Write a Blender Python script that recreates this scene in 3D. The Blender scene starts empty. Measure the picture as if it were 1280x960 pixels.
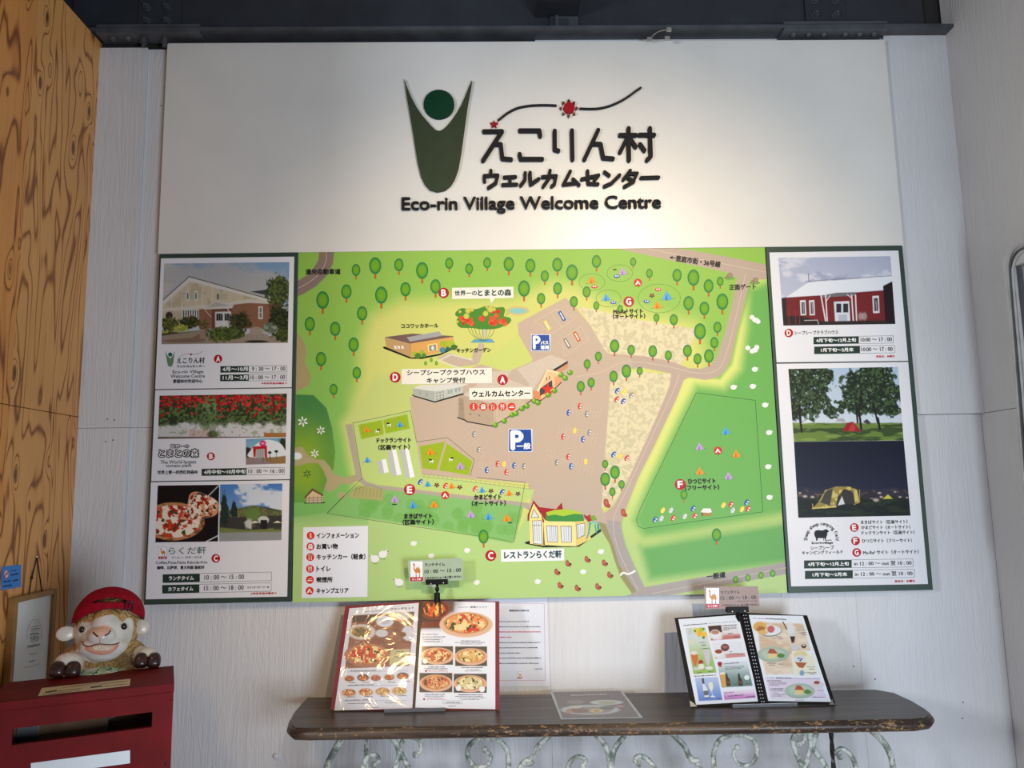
import bpy, bmesh, math, random
import numpy as np
from mathutils import Vector, Matrix
from mathutils.geometry import tessellate_polygon
from mathutils.bvhtree import BVHTree
random.seed(7); RNG = np.random.RandomState(11)
SC = bpy.context.scene; COL = SC.collection
PI = math.pi

# ------------------------------------------------------------------ camera, world, lights, exposure
F = 961.0
CAM = Vector((0.0, -2.35, 1.5))
YAW, PITCH, ROLL = math.radians(1.342), math.radians(7.776), math.radians(-1.064)
def cam_axes():
    cy, sy, cp, sp, cr, sr = math.cos(YAW), math.sin(YAW), math.cos(PITCH), math.sin(PITCH), math.cos(ROLL), math.sin(ROLL)
    fwd = Vector((sy*cp, cy*cp, sp)); r0 = Vector((cy, -sy, 0)); u0 = r0.cross(fwd)
    return r0*cr + u0*sr, -r0*sr + u0*cr, fwd
RT, UP, FW = cam_axes()
cd = bpy.data.cameras.new('camera'); cd.sensor_fit = 'HORIZONTAL'; cd.sensor_width = 36; cd.lens = F/1280*36
cd.clip_start = 0.05; cd.clip_end = 50
cam = bpy.data.objects.new('camera', cd); COL.objects.link(cam); SC.camera = cam
cam.matrix_world = Matrix(((RT.x, UP.x, -FW.x, CAM.x), (RT.y, UP.y, -FW.y, CAM.y), (RT.z, UP.z, -FW.z, CAM.z), (0, 0, 0, 1)))

wd = bpy.data.worlds.new('world'); SC.world = wd; wd.use_nodes = True
wd.node_tree.nodes['Background'].inputs[0].default_value = (0.74, 0.77, 0.83, 1)
wd.node_tree.nodes['Background'].inputs[1].default_value = 0.225
def look(o, tgt):
    o.rotation_euler = (Vector(tgt) - o.location).to_track_quat('-Z', 'Y').to_euler()
def area(name, loc, tgt, sx, sy, power, col):
    l = bpy.data.lights.new(name, 'AREA'); l.shape = 'RECTANGLE'; l.size = sx; l.size_y = sy; l.energy = power; l.color = col
    o = bpy.data.objects.new(name, l); COL.objects.link(o); o.location = loc; look(o, tgt); return o
def spot(name, loc, tgt, power, ang, blend, rad, col):
    l = bpy.data.lights.new(name, 'SPOT'); l.energy = power; l.spot_size = math.radians(ang); l.spot_blend = blend
    l.shadow_soft_size = rad; l.color = col
    o = bpy.data.objects.new(name, l); COL.objects.link(o); o.location = loc; look(o, tgt); return o
area('window_daylight', (1.5, -3.4, 0.9), (-0.3, 0, 0.95), 1.0, 1.2, 66, (0.76, 0.87, 1.0))
area('side_window_daylight', (-2.4, -2.9, 2.0), (0.9, 0, 1.2), 0.4, 0.5, 46, (0.84, 0.90, 1.0))
spot('track_lamp_warm', (0.95, -3.5, 3.25), (0.27, 0, 1.80), 335, 36, 1.0, 0.045, (1.0, 0.78, 0.50))
spot('menu_glare_spot', (-1.02, -2.75, 3.2), (-0.36, -0.1, 1.08), 56, 24, 0.8, 0.15, (1.0, 0.62, 0.26))  # added spot, placed so its reflection makes the glare on the left menu page
SC.view_settings.view_transform = 'Standard'; SC.view_settings.look = 'None'
SC.view_settings.gamma = 1.0; SC.view_settings.use_curve_mapping = False
SC.view_settings.exposure = 0.0

# ------------------------------------------------------------------ pixel rays onto real planes
def ray(px, py):
    return RT*((px-640)/F) - UP*((py-480)/F) + FW
class Pl:
    """a real plane in the room; at(px,py) is the point of that plane seen at a photo pixel"""
    def __init__(s, o, n):
        s.o = Vector(o); s.n = Vector(n).normalized()
        if s.n.dot(CAM - s.o) < 0: s.n = -s.n
    def at(s, px, py, off=0.0):
        d = ray(px, py); t = (s.o + s.n*off - CAM).dot(s.n)/d.dot(s.n)
        return CAM + d*t
    def arr(s, X, Y, off=0.0):
        r, u, w = np.array(RT), np.array(UP), np.array(FW)
        D = ((X-640)/F)[:, None]*r - ((Y-480)/F)[:, None]*u + w
        n = np.array(s.n); k = float((s.o + s.n*off - CAM).dot(s.n))
        return np.array(CAM) + D*(k/(D @ n))[:, None]
def yplane(y): return Pl((0, y, 0), (0, -1, 0))
def W(px, py, y=0.0): return yplane(y).at(px, py)
def XP(px, py, x): return Pl((x, 0, 0), (1, 0, 0)).at(px, py)
def ZP(px, py, z): return Pl((0, 0, z), (0, 0, 1)).at(px, py)

# ------------------------------------------------------------------ materials
def lin(c):
    c = np.asarray(c, float)/255.0
    return np.where(c <= 0.04045, c/12.92, ((c+0.055)/1.055)**2.4)
def rgba(c): return tuple(lin(c)) + (1.0,)
MATS = {}
def nodes(name):
    m = bpy.data.materials.new(name); m.use_nodes = True
    nt = m.node_tree; b = nt.nodes['Principled BSDF']
    return m, nt, b
def N(nt, t, **kw):
    n = nt.nodes.new(t)
    for k, v in kw.items():
        if k.startswith('i_'):
            key = k[2:]; key = int(key) if key.isdigit() else key.replace('_', ' ')
            n.inputs[key].default_value = v
        else: setattr(n, k, v)
    return n
def ramp(nt, fac, stops):
    r = nt.nodes.new('ShaderNodeValToRGB'); e = r.color_ramp.elements
    while len(e) < len(stops): e.new(0.5)
    for k, (p, c) in enumerate(stops): e[k].position = p; e[k].color = c if len(c) == 4 else rgba(c)
    nt.links.new(fac, r.inputs[0]); return r.outputs[0]
def coords(nt, scale=(1, 1, 1), kind='Object', loc=(0, 0, 0)):
    tc = N(nt, 'ShaderNodeTexCoord'); mp = N(nt, 'ShaderNodeMapping')
    mp.inputs['Scale'].default_value = scale; mp.inputs['Location'].default_value = loc
    nt.links.new(tc.outputs[kind], mp.inputs[0]); return mp.outputs[0]
def noise(nt, vec, scale, detail=3, rough=0.5, dist=0.0):
    n = N(nt, 'ShaderNodeTexNoise'); nt.links.new(vec, n.inputs['Vector'])
    n.inputs['Scale'].default_value = scale; n.inputs['Detail'].default_value = detail
    n.inputs['Roughness'].default_value = rough; n.inputs['Distortion'].default_value = dist
    return n.outputs['Fac']
def math_n(nt, op, a, b=None, c=None):
    n = N(nt, 'ShaderNodeMath', operation=op)
    for k, v in enumerate((a, b, c)):
        if v is None: continue
        if isinstance(v, (int, float)): n.inputs[k].default_value = v
        else: nt.links.new(v, n.inputs[k])
    return n.outputs[0]
def bump(nt, b, h, strength, dist=0.01):
    n = N(nt, 'ShaderNodeBump'); n.inputs['Strength'].default_value = strength; n.inputs['Distance'].default_value = dist
    nt.links.new(h, n.inputs['Height']); nt.links.new(n.outputs[0], b.inputs['Normal'])
def plain(name, c, rough=0.5, metal=0.0, var=0.06, nscale=25, bmp=0.0, spec=0.5, coat=0.0, trans=0.0):
    if name in MATS: return MATS[name]
    m, nt, b = nodes(name)
    v = coords(nt); f = noise(nt, v, nscale, 4)
    c0 = np.array(c, float)
    col = ramp(nt, f, [(0.3, tuple(np.clip(c0*(1-var), 0, 255))), (0.7, tuple(np.clip(c0*(1+var), 0, 255)))])
    nt.links.new(col, b.inputs['Base Color'])
    b.inputs['Roughness'].default_value = rough; b.inputs['Metallic'].default_value = metal
    b.inputs['Specular IOR Level'].default_value = spec; b.inputs['Coat Weight'].default_value = coat
    b.inputs['Coat Roughness'].default_value = 0.15
    b.inputs['Transmission Weight'].default_value = trans
    if bmp: bump(nt, b, f, bmp, 0.004)
    MATS[name] = m; return m
def print_mat(name, rough=0.35, coat=0.0, coatr=0.1, spec=0.5, bmp=0.0):
    if name in MATS: return MATS[name]
    m, nt, b = nodes(name)
    a = N(nt, 'ShaderNodeAttribute', attribute_name='ink')
    nt.links.new(a.outputs['Color'], b.inputs['Base Color'])
    b.inputs['Roughness'].default_value = rough; b.inputs['Coat Weight'].default_value = coat
    b.inputs['Coat Roughness'].default_value = coatr; b.inputs['Specular IOR Level'].default_value = spec
    if bmp:
        f = noise(nt, coords(nt), 26, 3, 0.6, 1.5); bump(nt, b, f, bmp, 0.01)
    MATS[name] = m; return m

def painted_wall(name, base, dirt=0.5):
    if name in MATS: return MATS[name]
    m, nt, b = nodes(name)
    v = coords(nt, (60, 60, 3.2)); g = noise(nt, v, 1.0, 5, 0.6, 0.6)
    v2 = coords(nt, (9, 9, 1.1)); g2 = noise(nt, v2, 1.0, 3, 0.55, 2.0)
    rings = math_n(nt, 'SINE', math_n(nt, 'MULTIPLY', g2, 70.0))
    h = math_n(nt, 'ADD', g, math_n(nt, 'MULTIPLY', rings, 0.10))
    big = noise(nt, coords(nt), 2.3, 4)
    c0 = np.array(base, float)
    col = ramp(nt, big, [(0.3, tuple(c0*0.965)), (0.7, tuple(np.clip(c0*1.01, 0, 255)))])
    sm = noise(nt, coords(nt, (1, 1, 0.6), loc=(3, 1, 4)), 13, 5, 0.7)
    mk = ramp(nt, sm, [(0.70, (0, 0, 0, 1)), (0.78, (1, 1, 1, 1))])
    mx = N(nt, 'ShaderNodeMix', data_type='RGBA'); nt.links.new(math_n(nt, 'MULTIPLY', mk, 0.30*dirt), mx.inputs[0])
    nt.links.new(col, mx.inputs[6]); mx.inputs[7].default_value = rgba((120, 112, 105))
    nt.links.new(mx.outputs[2], b.inputs['Base Color'])
    b.inputs['Roughness'].default_value = 0.55
    bump(nt, b, h, 0.42, 0.006)
    MATS[name] = m; return m

def plywood(name, lo, mid, hi, off=0.0, warm=1.0):
    m, nt, b = nodes(name)
    # vertical sheets on the side wall: grain along z, figure varies along y
    tc = N(nt, 'ShaderNodeTexCoord'); mp = N(nt, 'ShaderNodeMapping')
    mp.inputs['Scale'].default_value = (9, 9, 1.35); mp.inputs['Location'].default_value = (off, off*1.7, off*0.6)
    nt.links.new(tc.outputs['Object'], mp.inputs[0])
    g = noise(nt, mp.outputs[0], 1.0, 2.0, 0.45, 0.55)
    vo = N(nt, 'ShaderNodeTexVoronoi'); vo.inputs['Scale'].default_value = 1.0
    mp2 = N(nt, 'ShaderNodeMapping'); mp2.inputs['Scale'].default_value = (13, 13, 5.0); mp2.inputs['Location'].default_value = (off*2+.3, off+.1, .2)
    nt.links.new(tc.outputs['Object'], mp2.inputs[0]); nt.links.new(mp2.outputs[0], vo.inputs['Vector'])
    d = vo.outputs['Distance']
    kn = math_n(nt, 'POWER', 2.718, math_n(nt, 'MULTIPLY', math_n(nt, 'MULTIPLY', d, d), -26.0))
    field = math_n(nt, 'ADD', math_n(nt, 'MULTIPLY', g, 12.0), math_n(nt, 'MULTIPLY', kn, 2.6))
    s = math_n(nt, 'SINE', math_n(nt, 'MULTIPLY', field, 2*PI))
    s = math_n(nt, 'ADD', math_n(nt, 'MULTIPLY', s, 0.5), 0.5)
    line = math_n(nt, 'POWER', s, 8.0)
    fine = noise(nt, coords(nt, (160, 160, 5)), 1.0, 4, 0.6)
    t = math_n(nt, 'SUBTRACT', math_n(nt, 'ADD', math_n(nt, 'MULTIPLY', fine, 0.35), 0.45), math_n(nt, 'MULTIPLY', line, 0.5))
    col = ramp(nt, t, [(0.08, lo), (0.42, mid), (0.75, hi)])
    # knots
    core = ramp(nt, d, [(0.075, (1, 1, 1, 1)), (0.15, (0, 0, 0, 1))])
    mx = N(nt, 'ShaderNodeMix', data_type='RGBA'); nt.links.new(math_n(nt, 'MULTIPLY', core, 0.85), mx.inputs[0])
    nt.links.new(col, mx.inputs[6]); mx.inputs[7].default_value = rgba((72, 42, 24))
    big = noise(nt, coords(nt), 3.0, 2)
    hs = N(nt, 'ShaderNodeHueSaturation'); nt.links.new(mx.outputs[2], hs.inputs['Color'])
    nt.links.new(math_n(nt, 'ADD', math_n(nt, 'MULTIPLY', big, 0.35), 0.82), hs.inputs['Value'])
    nt.links.new(hs.outputs[0], b.inputs['Base Color'])
    b.inputs['Roughness'].default_value = 0.5
    bump(nt, b, t, 0.12, 0.004)
    return m

def dark_wood(name, edge=False):
    m, nt, b = nodes(name)
    v = coords(nt, (2.2, 30, 30)); g = noise(nt, v, 1.0, 6, 0.62, 0.8)
    v2 = coords(nt, (1.0, 9, 9), loc=(5, 2, 1)); g2 = noise(nt, v2, 1.0, 3, 0.5, 1.4)
    t = math_n(nt, 'ADD', math_n(nt, 'MULTIPLY', g, 0.65), math_n(nt, 'MULTIPLY', g2, 0.35))
    col = ramp(nt, t, [(0.30, (38, 30, 27)), (0.5, (70, 57, 49)), (0.68, (112, 94, 78))])
    chips = noise(nt, coords(nt, (1.0, 2.2, 2.2), loc=(1, 7, 3)), 55 if edge else 30, 5, 0.75, 0.5)
    patch = noise(nt, coords(nt, (1, 1, 1)), 5.0, 2)
    c = math_n(nt, 'ADD', chips, math_n(nt, 'MULTIPLY', patch, 0.30 if edge else 0.2))
    mask = ramp(nt, c, [(0.715 if edge else 0.80, (0, 0, 0, 1)), (0.755 if edge else 0.86, (1, 1, 1, 1))])
    mx = N(nt, 'ShaderNodeMix', data_type='RGBA'); nt.links.new(math_n(nt, 'MULTIPLY', mask, 0.85 if edge else 0.5), mx.inputs[0])
    nt.links.new(col, mx.inputs[6]); mx.inputs[7].default_value = rgba((182, 140, 98) if edge else (140, 118, 98))
    nt.links.new(mx.outputs[2], b.inputs['Base Color'])
    b.inputs['Roughness'].default_value = 0.36
    bump(nt, b, math_n(nt, 'SUBTRACT', t, mask), 0.25, 0.004)
    return m

def patina(name):
    m, nt, b = nodes(name)
    f = noise(nt, coords(nt, (1, 1, 1)), 55, 5, 0.7, 0.5)
    g = noise(nt, coords(nt, (1, 1, 1), loc=(4, 4, 4)), 14, 3)
    geo = N(nt, 'ShaderNodeNewGeometry'); 
    t = math_n(nt, 'ADD', math_n(nt, 'MULTIPLY', f, 0.6), math_n(nt, 'MULTIPLY', g, 0.4))
    col = ramp(nt, t, [(0.36, (84, 92, 82)), (0.46, (140, 150, 138)), (0.54, (222, 224, 216)), (0.62, (150, 160, 148)), (0.70, (96, 104, 94))])
    nt.links.new(col, b.inputs['Base Color']); b.inputs['Roughness'].default_value = 0.5
    bump(nt, b, t, 0.5, 0.003)
    return m

# ------------------------------------------------------------------ objects
def tag(o, label=None, cat=None, group=None, kind=None):
    if label: o['label'] = label
    if cat: o['category'] = cat
    if group: o['group'] = group
    if kind: o['kind'] = kind
    return o
def empty(name, loc, rz=0, **kw):
    o = bpy.data.objects.new(name, None); COL.objects.link(o); o.location = loc; o.rotation_euler = (0, 0, rz)
    o.empty_display_size = 0.05
    return tag(o, **kw)
def link(name, me, mat=None, parent=None, smooth=False, **kw):
    o = bpy.data.objects.new(name, me); COL.objects.link(o)
    if mat is not None and not me.materials: me.materials.append(mat)
    if smooth: me.polygons.foreach_set('use_smooth', [True]*len(me.polygons))
    if parent is not None:
        o.parent = parent; o.matrix_parent_inverse = wm(parent).inverted()
    return tag(o, **kw)
def wm(o):
    m = Matrix.LocRotScale(o.location, o.rotation_euler, o.scale)
    return wm(o.parent) @ o.matrix_parent_inverse @ m if o.parent else m
def pydata(name, v, f):
    me = bpy.data.meshes.new(name); me.from_pydata([tuple(p) for p in v], [], f); me.update(); return me
def frombm(name, bm):
    bmesh.ops.recalc_face_normals(bm, faces=bm.faces)
    me = bpy.data.meshes.new(name); bm.to_mesh(me); bm.free(); return me
def box(bm, lo, hi, bev=0.0, mtx=None):
    r = bmesh.ops.create_cube(bm, size=1.0)['verts']
    lo, hi = Vector(lo), Vector(hi)
    for v in r: v.co = Vector([lo[k] + (v.co[k]+0.5)*(hi[k]-lo[k]) for k in range(3)])
    if bev:
        es = list({e for v in r for e in v.link_edges})
        q = bmesh.ops.bevel(bm, geom=es, offset=bev, segments=2, affect='EDGES', profile=0.7)
        r = list({v for f in q['faces'] for v in f.verts} | {v for v in r if v.is_valid})
    if mtx is not None:
        for v in r: v.co = mtx @ v.co
    return r
def boxobj(name, lo, hi, mat, parent=None, bev=0.0, mtx=None, **kw):
    bm = bmesh.new(); box(bm, lo, hi, bev, mtx); return link(name, frombm(name, bm), mat, parent, **kw)
def prism(pts, vec, bev=0.0):
    """bmesh of a flat outline (3D points) pushed along vec"""
    bm = bmesh.new(); vec = Vector(vec)
    tri = tessellate_polygon([[Vector(p) for p in pts]])
    a = [bm.verts.new(p) for p in pts]; b = [bm.verts.new(Vector(p)+vec) for p in pts]
    n = len(pts)
    for t in tri:
        try: bm.faces.new([a[t[0]], a[t[1]], a[t[2]]]); bm.faces.new([b[t[2]], b[t[1]], b[t[0]]])
        except ValueError: pass
    for k in range(n):
        try: bm.faces.new([a[k], a[(k+1) % n], b[(k+1) % n], b[k]])
        except ValueError: pass
    return bm
def tube(bm, pts, r, seg=8, flat=1.0, axis=None, closed_ends=True):
    """swept tube; r number or list; flat scales the section along axis"""
    pts = [Vector(p) for p in pts]; n = len(pts)
    rs = r if isinstance(r, (list, tuple)) else [r]*n
    prev = None; rings = []
    for k in range(n):
        t = (pts[min(k+1, n-1)] - pts[max(k-1, 0)])
        if t.length < 1e-9: t = Vector((0, 0, 1))
        t.normalize()
        if axis is not None: s = Vector(axis)
        elif prev is not None: s = prev
        else: s = Vector((0, 1, 0)) if abs(t.y) < 0.9 else Vector((1, 0, 0))
        s = (s - t*s.dot(t))
        if s.length < 1e-6: s = Vector((1, 0, 0)) - t*t.x
        s.normalize(); prev = s; q = t.cross(s)
        rings.append([bm.verts.new(pts[k] + s*(math.cos(a)*rs[k]*flat) + q*(math.sin(a)*rs[k])) for a in [2*PI*j/seg for j in range(seg)]])
    for k in range(n-1):
        for j in range(seg):
            bm.faces.new([rings[k][j], rings[k][(j+1) % seg], rings[k+1][(j+1) % seg], rings[k+1][j]])
    if closed_ends:
        bm.faces.new(rings[0][::-1]); bm.faces.new(rings[-1])
def tubeobj(name, pts, r, mat, parent=None, seg=8, flat=1.0, axis=None, **kw):
    bm = bmesh.new(); tube(bm, pts, r, seg, flat, axis); return link(name, frombm(name, bm), mat, parent, smooth=True, **kw)
def cyl(bm, a, b, r, seg=16, r2=None):
    tube(bm, [a, b], [r, r if r2 is None else r2], seg)
def ellipsoid(bm, c, r, seg=20, rings=12, rot=None):
    m = Matrix.Translation(c) @ (rot.to_4x4() if rot is not None else Matrix.Identity(4)) @ Matrix.Diagonal((r[0], r[1], r[2], 1))
    return bmesh.ops.create_uvsphere(bm, u_segments=seg, v_segments=rings, radius=1.0, matrix=m)['verts']
def smooth_path(pts, n=8):
    """Catmull-Rom through 2D/3D points"""
    P = [np.array(p, float) for p in pts]; out = []
    for k in range(len(P)-1):
        p0 = P[max(k-1, 0)]; p1 = P[k]; p2 = P[k+1]; p3 = P[min(k+2, len(P)-1)]
        for j in range(n):
            t = j/n
            out.append(0.5*((2*p1) + (-p0+p2)*t + (2*p0-5*p1+4*p2-p3)*t*t + (-p0+3*p1-3*p2+p3)*t**3))
    out.append(P[-1]); return out

# ------------------------------------------------------------------ lettering
VPX, VPY = 501.0, -6609.0
TCACHE = {}
def text_mesh(s, extrude=0.0, offset=0.0):
    k = (s, extrude, offset)
    if k in TCACHE: return TCACHE[k]
    c = bpy.data.curves.new('lettering', 'FONT'); c.body = s; c.resolution_u = 3; c.extrude = extrude; c.offset = offset
    o = bpy.data.objects.new('lettering', c)
    me = bpy.data.meshes.new_from_object(o)
    n = len(me.vertices); co = np.zeros(n*3); me.vertices.foreach_get('co', co); co = co.reshape(-1, 3)
    fs = [tuple(p.vertices) for p in me.polygons]
    bpy.data.objects.remove(o); bpy.data.curves.remove(c); bpy.data.meshes.remove(me)
    TCACHE[k] = (co, fs); return TCACHE[k]
def text_px(s, x0, y0, x1, y1, h=None, lean=True):
    """fit a line of lettering to photo pixels: bottom-left, bottom-right, height; returns X, Y, faces"""
    co, fs = text_mesh(s)
    if len(co) == 0: return np.zeros(0), np.zeros(0), []
    lo, hi = co.min(0), co.max(0); w = hi[0]-lo[0]; hh = max(hi[1]-lo[1], 1e-4)
    L = math.hypot(x1-x0, y1-y0)
    u = (co[:, 0]-lo[0])/w; v = (co[:, 1]-lo[1])*(L/w) if h is None else (co[:, 1]-lo[1])/hh*h
    X = x0+(x1-x0)*u; Y = y0+(y1-y0)*u
    if lean: dx = (VPX-X)/(Y-VPY)
    else: dx = (y1-y0)/L
    X = X + v*dx; Y = Y - v
    return X, Y, fs

# ------------------------------------------------------------------ flat print: vector shapes and raster pictures, coloured per vertex
EPS = 0.00016
class Pr:
    def __init__(s, plane, base=0.0):
        s.pl = plane; s.v = []; s.c = []; s.f = []; s.nv = 0; s.base = base
    def _add(s, X, Y, faces, col, layer):
        P = s.pl.arr(np.asarray(X, float), np.asarray(Y, float), s.base + layer*EPS)
        col = np.asarray(col, float)
        if col.ndim == 1: col = np.tile(col, (len(P), 1))
        s.v.append(P); s.c.append(lin(np.clip(col, 0, 255)))
        s.f += [tuple(i+s.nv for i in f) for f in faces]; s.nv += len(P)
    def poly(s, pts, col, layer=1):
        tri = tessellate_polygon([[Vector((p[0], p[1], 0)) for p in pts]])
        s._add([p[0] for p in pts], [p[1] for p in pts], tri, col, layer)
    def rect(s, x0, y0, x1, y1, col, layer=1): s.poly([(x0, y0), (x1, y0), (x1, y1), (x0, y1)], col, layer)
    def ell(s, cx, cy, rx, ry=None, col=(0, 0, 0), layer=1, rim=None, n=20, rot=0.0, off=(0, 0)):
        ry = rx if ry is None else ry; cr, sr = math.cos(rot), math.sin(rot)
        X = [cx+off[0]*rx]; Y = [cy+off[1]*ry]
        for k in range(n):
            a = 2*PI*k/n; x, y = rx*math.cos(a), ry*math.sin(a); X.append(cx+x*cr-y*sr); Y.append(cy+x*sr+y*cr)
        cols = [col]+[rim if rim is not None else col]*n
        s._add(X, Y, [(0, 1+k, 1+(k+1) % n) for k in range(n)], cols, layer)
    def line(s, pts, w, col, layer=1, closed=False, dash=None):
        pts = list(pts) + ([pts[0]] if closed else [])
        for k_, (a, b) in enumerate(zip(pts[:-1], pts[1:])):
            dx, dy = b[0]-a[0], b[1]-a[1]; L = math.hypot(dx, dy)
            if L < 1e-6: continue
            nx, ny = -dy/L*w/2, dx/L*w/2; ex, ey = dx/L*w*0.2, dy/L*w*0.2
            s._add([a[0]+nx-ex, b[0]+nx+ex, b[0]-nx+ex, a[0]-nx-ex], [a[1]+ny-ey, b[1]+ny+ey, b[1]-ny+ey, a[1]-ny-ey], [(0, 1, 2, 3)], col, layer+(k_ % 12)*0.03)
    def outline(s, x0, y0, x1, y1, w, col, layer=1):
        s.line([(x0, y0), (x1, y0), (x1, y1), (x0, y1)], w, col, layer, True)
    def text(s, t, x0, y0, x1, y1=None, h=None, col=(30, 30, 35), layer=6, bold=0.0, lean=True):
        X, Y, fs = text_px(t, x0, y0, x1, y0 if y1 is None else y1, h, lean)
        if len(X) == 0: return
        st = [(0, 0)] if not bold else [(-bold/2, 0), (bold/2, 0), (0, -bold/2), (0, bold/2)]
        for k, (a, b) in enumerate(st): s._add(X+a, Y+b, fs, col, layer+k*0.12)
    def words(s, x0, y0, x1, y1, col=(60, 60, 65), layer=6, h=1.1, seed=0):
        """a line of print too small to read"""
        r = random.Random(seed+int(x0*7+y0*13)); x = x0
        while x < x1:
            w = r.uniform(0.5, 1.6); yy = y0+(y1-y0)*(x-x0)/max(x1-x0, 1e-3)
            hh = h*r.uniform(0.55, 1.0); xe = min(x+w, x1)
            s._add([x, xe, xe, x], [yy, yy, yy-hh, yy-hh], [(0, 1, 2, 3)], col, layer); x = xe + r.uniform(0.15, 0.6)
    def raster(s, cv, layer=1):
        ny, nx = cv.X.shape; idx = np.arange(ny*nx).reshape(ny, nx)
        q = np.stack([idx[:-1, :-1], idx[1:, :-1], idx[1:, 1:], idx[:-1, 1:]], -1).reshape(-1, 4)
        s._add(cv.X.ravel(), cv.Y.ravel(), q.tolist(), cv.C.reshape(-1, 3), layer)
    def build(s, name, mat, parent=None, **kw):
        v = np.concatenate(s.v); c = np.concatenate(s.c)
        me = bpy.data.meshes.new(name)
        lens = np.array([len(f) for f in s.f], np.int32); flat = np.fromiter((i for f in s.f for i in f), np.int32, int(lens.sum()))
        me.vertices.add(len(v)); me.vertices.foreach_set('co', v.astype(np.float32).ravel())
        me.loops.add(len(flat)); me.loops.foreach_set('vertex_index', flat)
        me.polygons.add(len(lens)); st = np.zeros(len(lens), np.int32); st[1:] = np.cumsum(lens)[:-1]
        me.polygons.foreach_set('loop_start', st)
        me.update(calc_edges=True); me.validate(); me.polygons.foreach_set('use_smooth', [False]*len(me.polygons))
        at = me.color_attributes.new('ink', 'FLOAT_COLOR', 'POINT')
        if len(me.vertices) == len(c):
            at.data.foreach_set('color', np.concatenate([c, np.ones((len(c), 1))], 1).astype(np.float32).ravel())
        return link(name, me, mat, parent, **kw)

def vnoise(X, Y, sc, seed=0, octv=3, sx=1.0, sy=1.0):
    out = np.zeros_like(X); amp = 1.0; tot = 0
    for o in range(octv):
        x = X/(sc*sx)*2**o + seed*17.3 + o*5.1; y = Y/(sc*sy)*2**o + seed*9.7 + o*3.3
        xi = np.floor(x).astype(np.int64); yi = np.floor(y).astype(np.int64); fx = x-xi; fy = y-yi
        fx = fx*fx*(3-2*fx); fy = fy*fy*(3-2*fy)
        def h(a, b):
            n = (a*374761393 + b*668265263 + seed*974634) & 0xffffffff
            n = ((n ^ (n >> 13))*1274126177) & 0xffffffff
            return ((n ^ (n >> 16)) & 0xffff)/65535.0
        v = (h(xi, yi)*(1-fx)+h(xi+1, yi)*fx)*(1-fy) + (h(xi, yi+1)*(1-fx)+h(xi+1, yi+1)*fx)*fy
        out += v*amp; tot += amp; amp *= 0.55
    return out/tot
def sstep(a, b, x): t = np.clip((x-a)/(b-a), 0, 1); return t*t*(3-2*t)
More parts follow.
